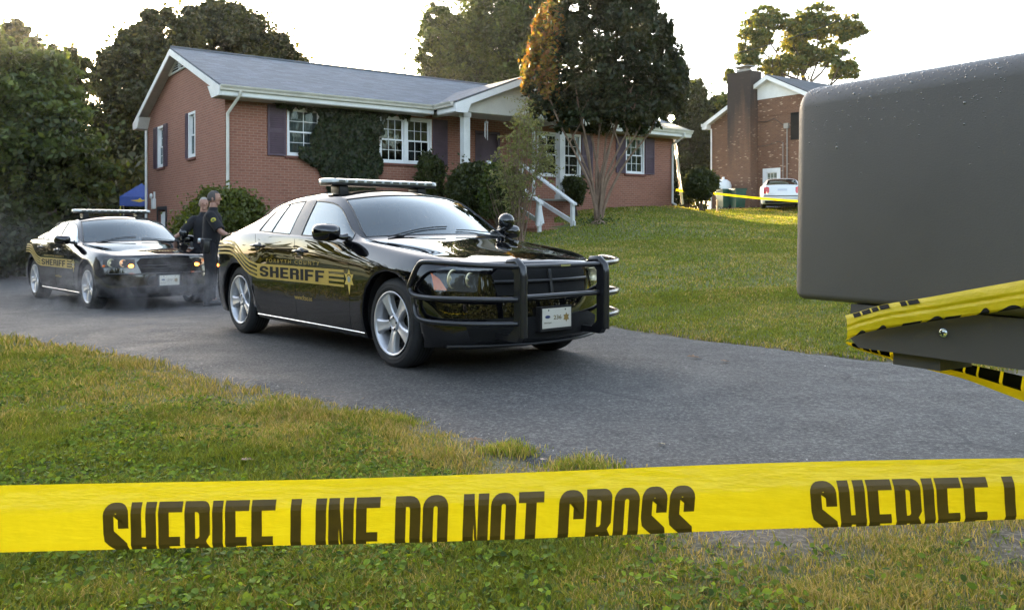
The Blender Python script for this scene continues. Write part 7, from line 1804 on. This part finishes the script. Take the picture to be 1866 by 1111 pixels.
[setattr(o_, 'scale', (1, 1, .94)) for o_ in bpy.data.objects if o_.name.startswith('parked_car')]
# ---------------------------------------------------------------- exhaust vapour
def vapour(name, label, c, size, dens, scale, lo, hi, rz=0.):
    m = bpy.data.materials.new(name); m.use_nodes = True; t = NT(m); t.t.nodes.clear(); out = t.n('ShaderNodeOutputMaterial'); v = t.n('ShaderNodeVolumePrincipled'); v.inputs['Color'].default_value = (.80, .82, .86, 1); v.inputs['Anisotropy'].default_value = .35
    tc = t.n('ShaderNodeTexCoord'); nz = t.n('ShaderNodeTexNoise'); nz.inputs['Scale'].default_value = scale; nz.inputs['Detail'].default_value = 4; nz.inputs['Roughness'].default_value = .6; nz.inputs['Distortion'].default_value = .8; t.l(tc.outputs['Object'], nz.inputs['Vector'])
    f = t.ramp(nz.outputs['Fac'], [(lo, (0, 0, 0)), (hi, (1, 1, 1))]); g = t.n('ShaderNodeTexGradient', gradient_type='SPHERICAL'); mp = t.n('ShaderNodeMapping'); mp.inputs['Scale'].default_value = (1/size[0], 1/size[1], 1/size[2]); t.l(tc.outputs['Object'], mp.inputs[0]); t.l(mp.outputs[0], g.inputs[0])
    t.l(t.math('MULTIPLY', t.math('MULTIPLY', f, t.math('POWER', g.outputs['Fac'], .7)), dens), v.inputs['Density']); t.l(v.outputs[0], out.inputs['Volume'])
    k = MB(); k.ball((0, 0, 0), size, seg=24); o = k.build(name, m); o.location = c; o.rotation_euler = (0, 0, rz); props(o, label, 'vapour', kind='stuff'); return o
vapour('exhaust_vapour', 'white exhaust vapour drifting low between the two patrol cars', (-5.55, 12.9, .15), (2.6, .9, .75), 1.4, 2.6, .50, .74, R(-10))
vapour('exhaust_vapour', 'thin exhaust vapour rising behind the rear patrol car at the left edge', (-11.2, 17.2, .7), (3.4, 1.6, 2.0), 0.13, 1.5, .50, .74)
# overhead cable crossing the sky at the right
k = MB(); a, b = at(1225, 118, 38), at(1700, -38, 30); P = [a.lerp(b, t_)-Vector((0, 0, .5*math.sin(math.pi*t_))) for t_ in np.linspace(0, 1, 24)]; k.tube(P, .016, 6)
o = k.build('overhead_cable', M['plastic']); props(o, 'thin dark overhead cable crossing in front of the yellow-green tree', 'cable')
# ---------------------------------------------------------------- morning haze
hz = MB(); hz.box((-120, -60, -3.5), (130, 160, 40)); hm = bpy.data.materials.new('haze'); hm.use_nodes = True; t = NT(hm); t.t.nodes.clear()
v = t.n('ShaderNodeVolumePrincipled'); v.inputs['Density'].default_value = .0002; v.inputs['Color'].default_value = (.95, .93, .90, 1); v.inputs['Anisotropy'].default_value = .78
t.l(v.outputs[0], t.n('ShaderNodeOutputMaterial').inputs['Volume']); ho = hz.build('haze', hm); props(ho, 'thin morning haze', 'haze', kind='stuff')
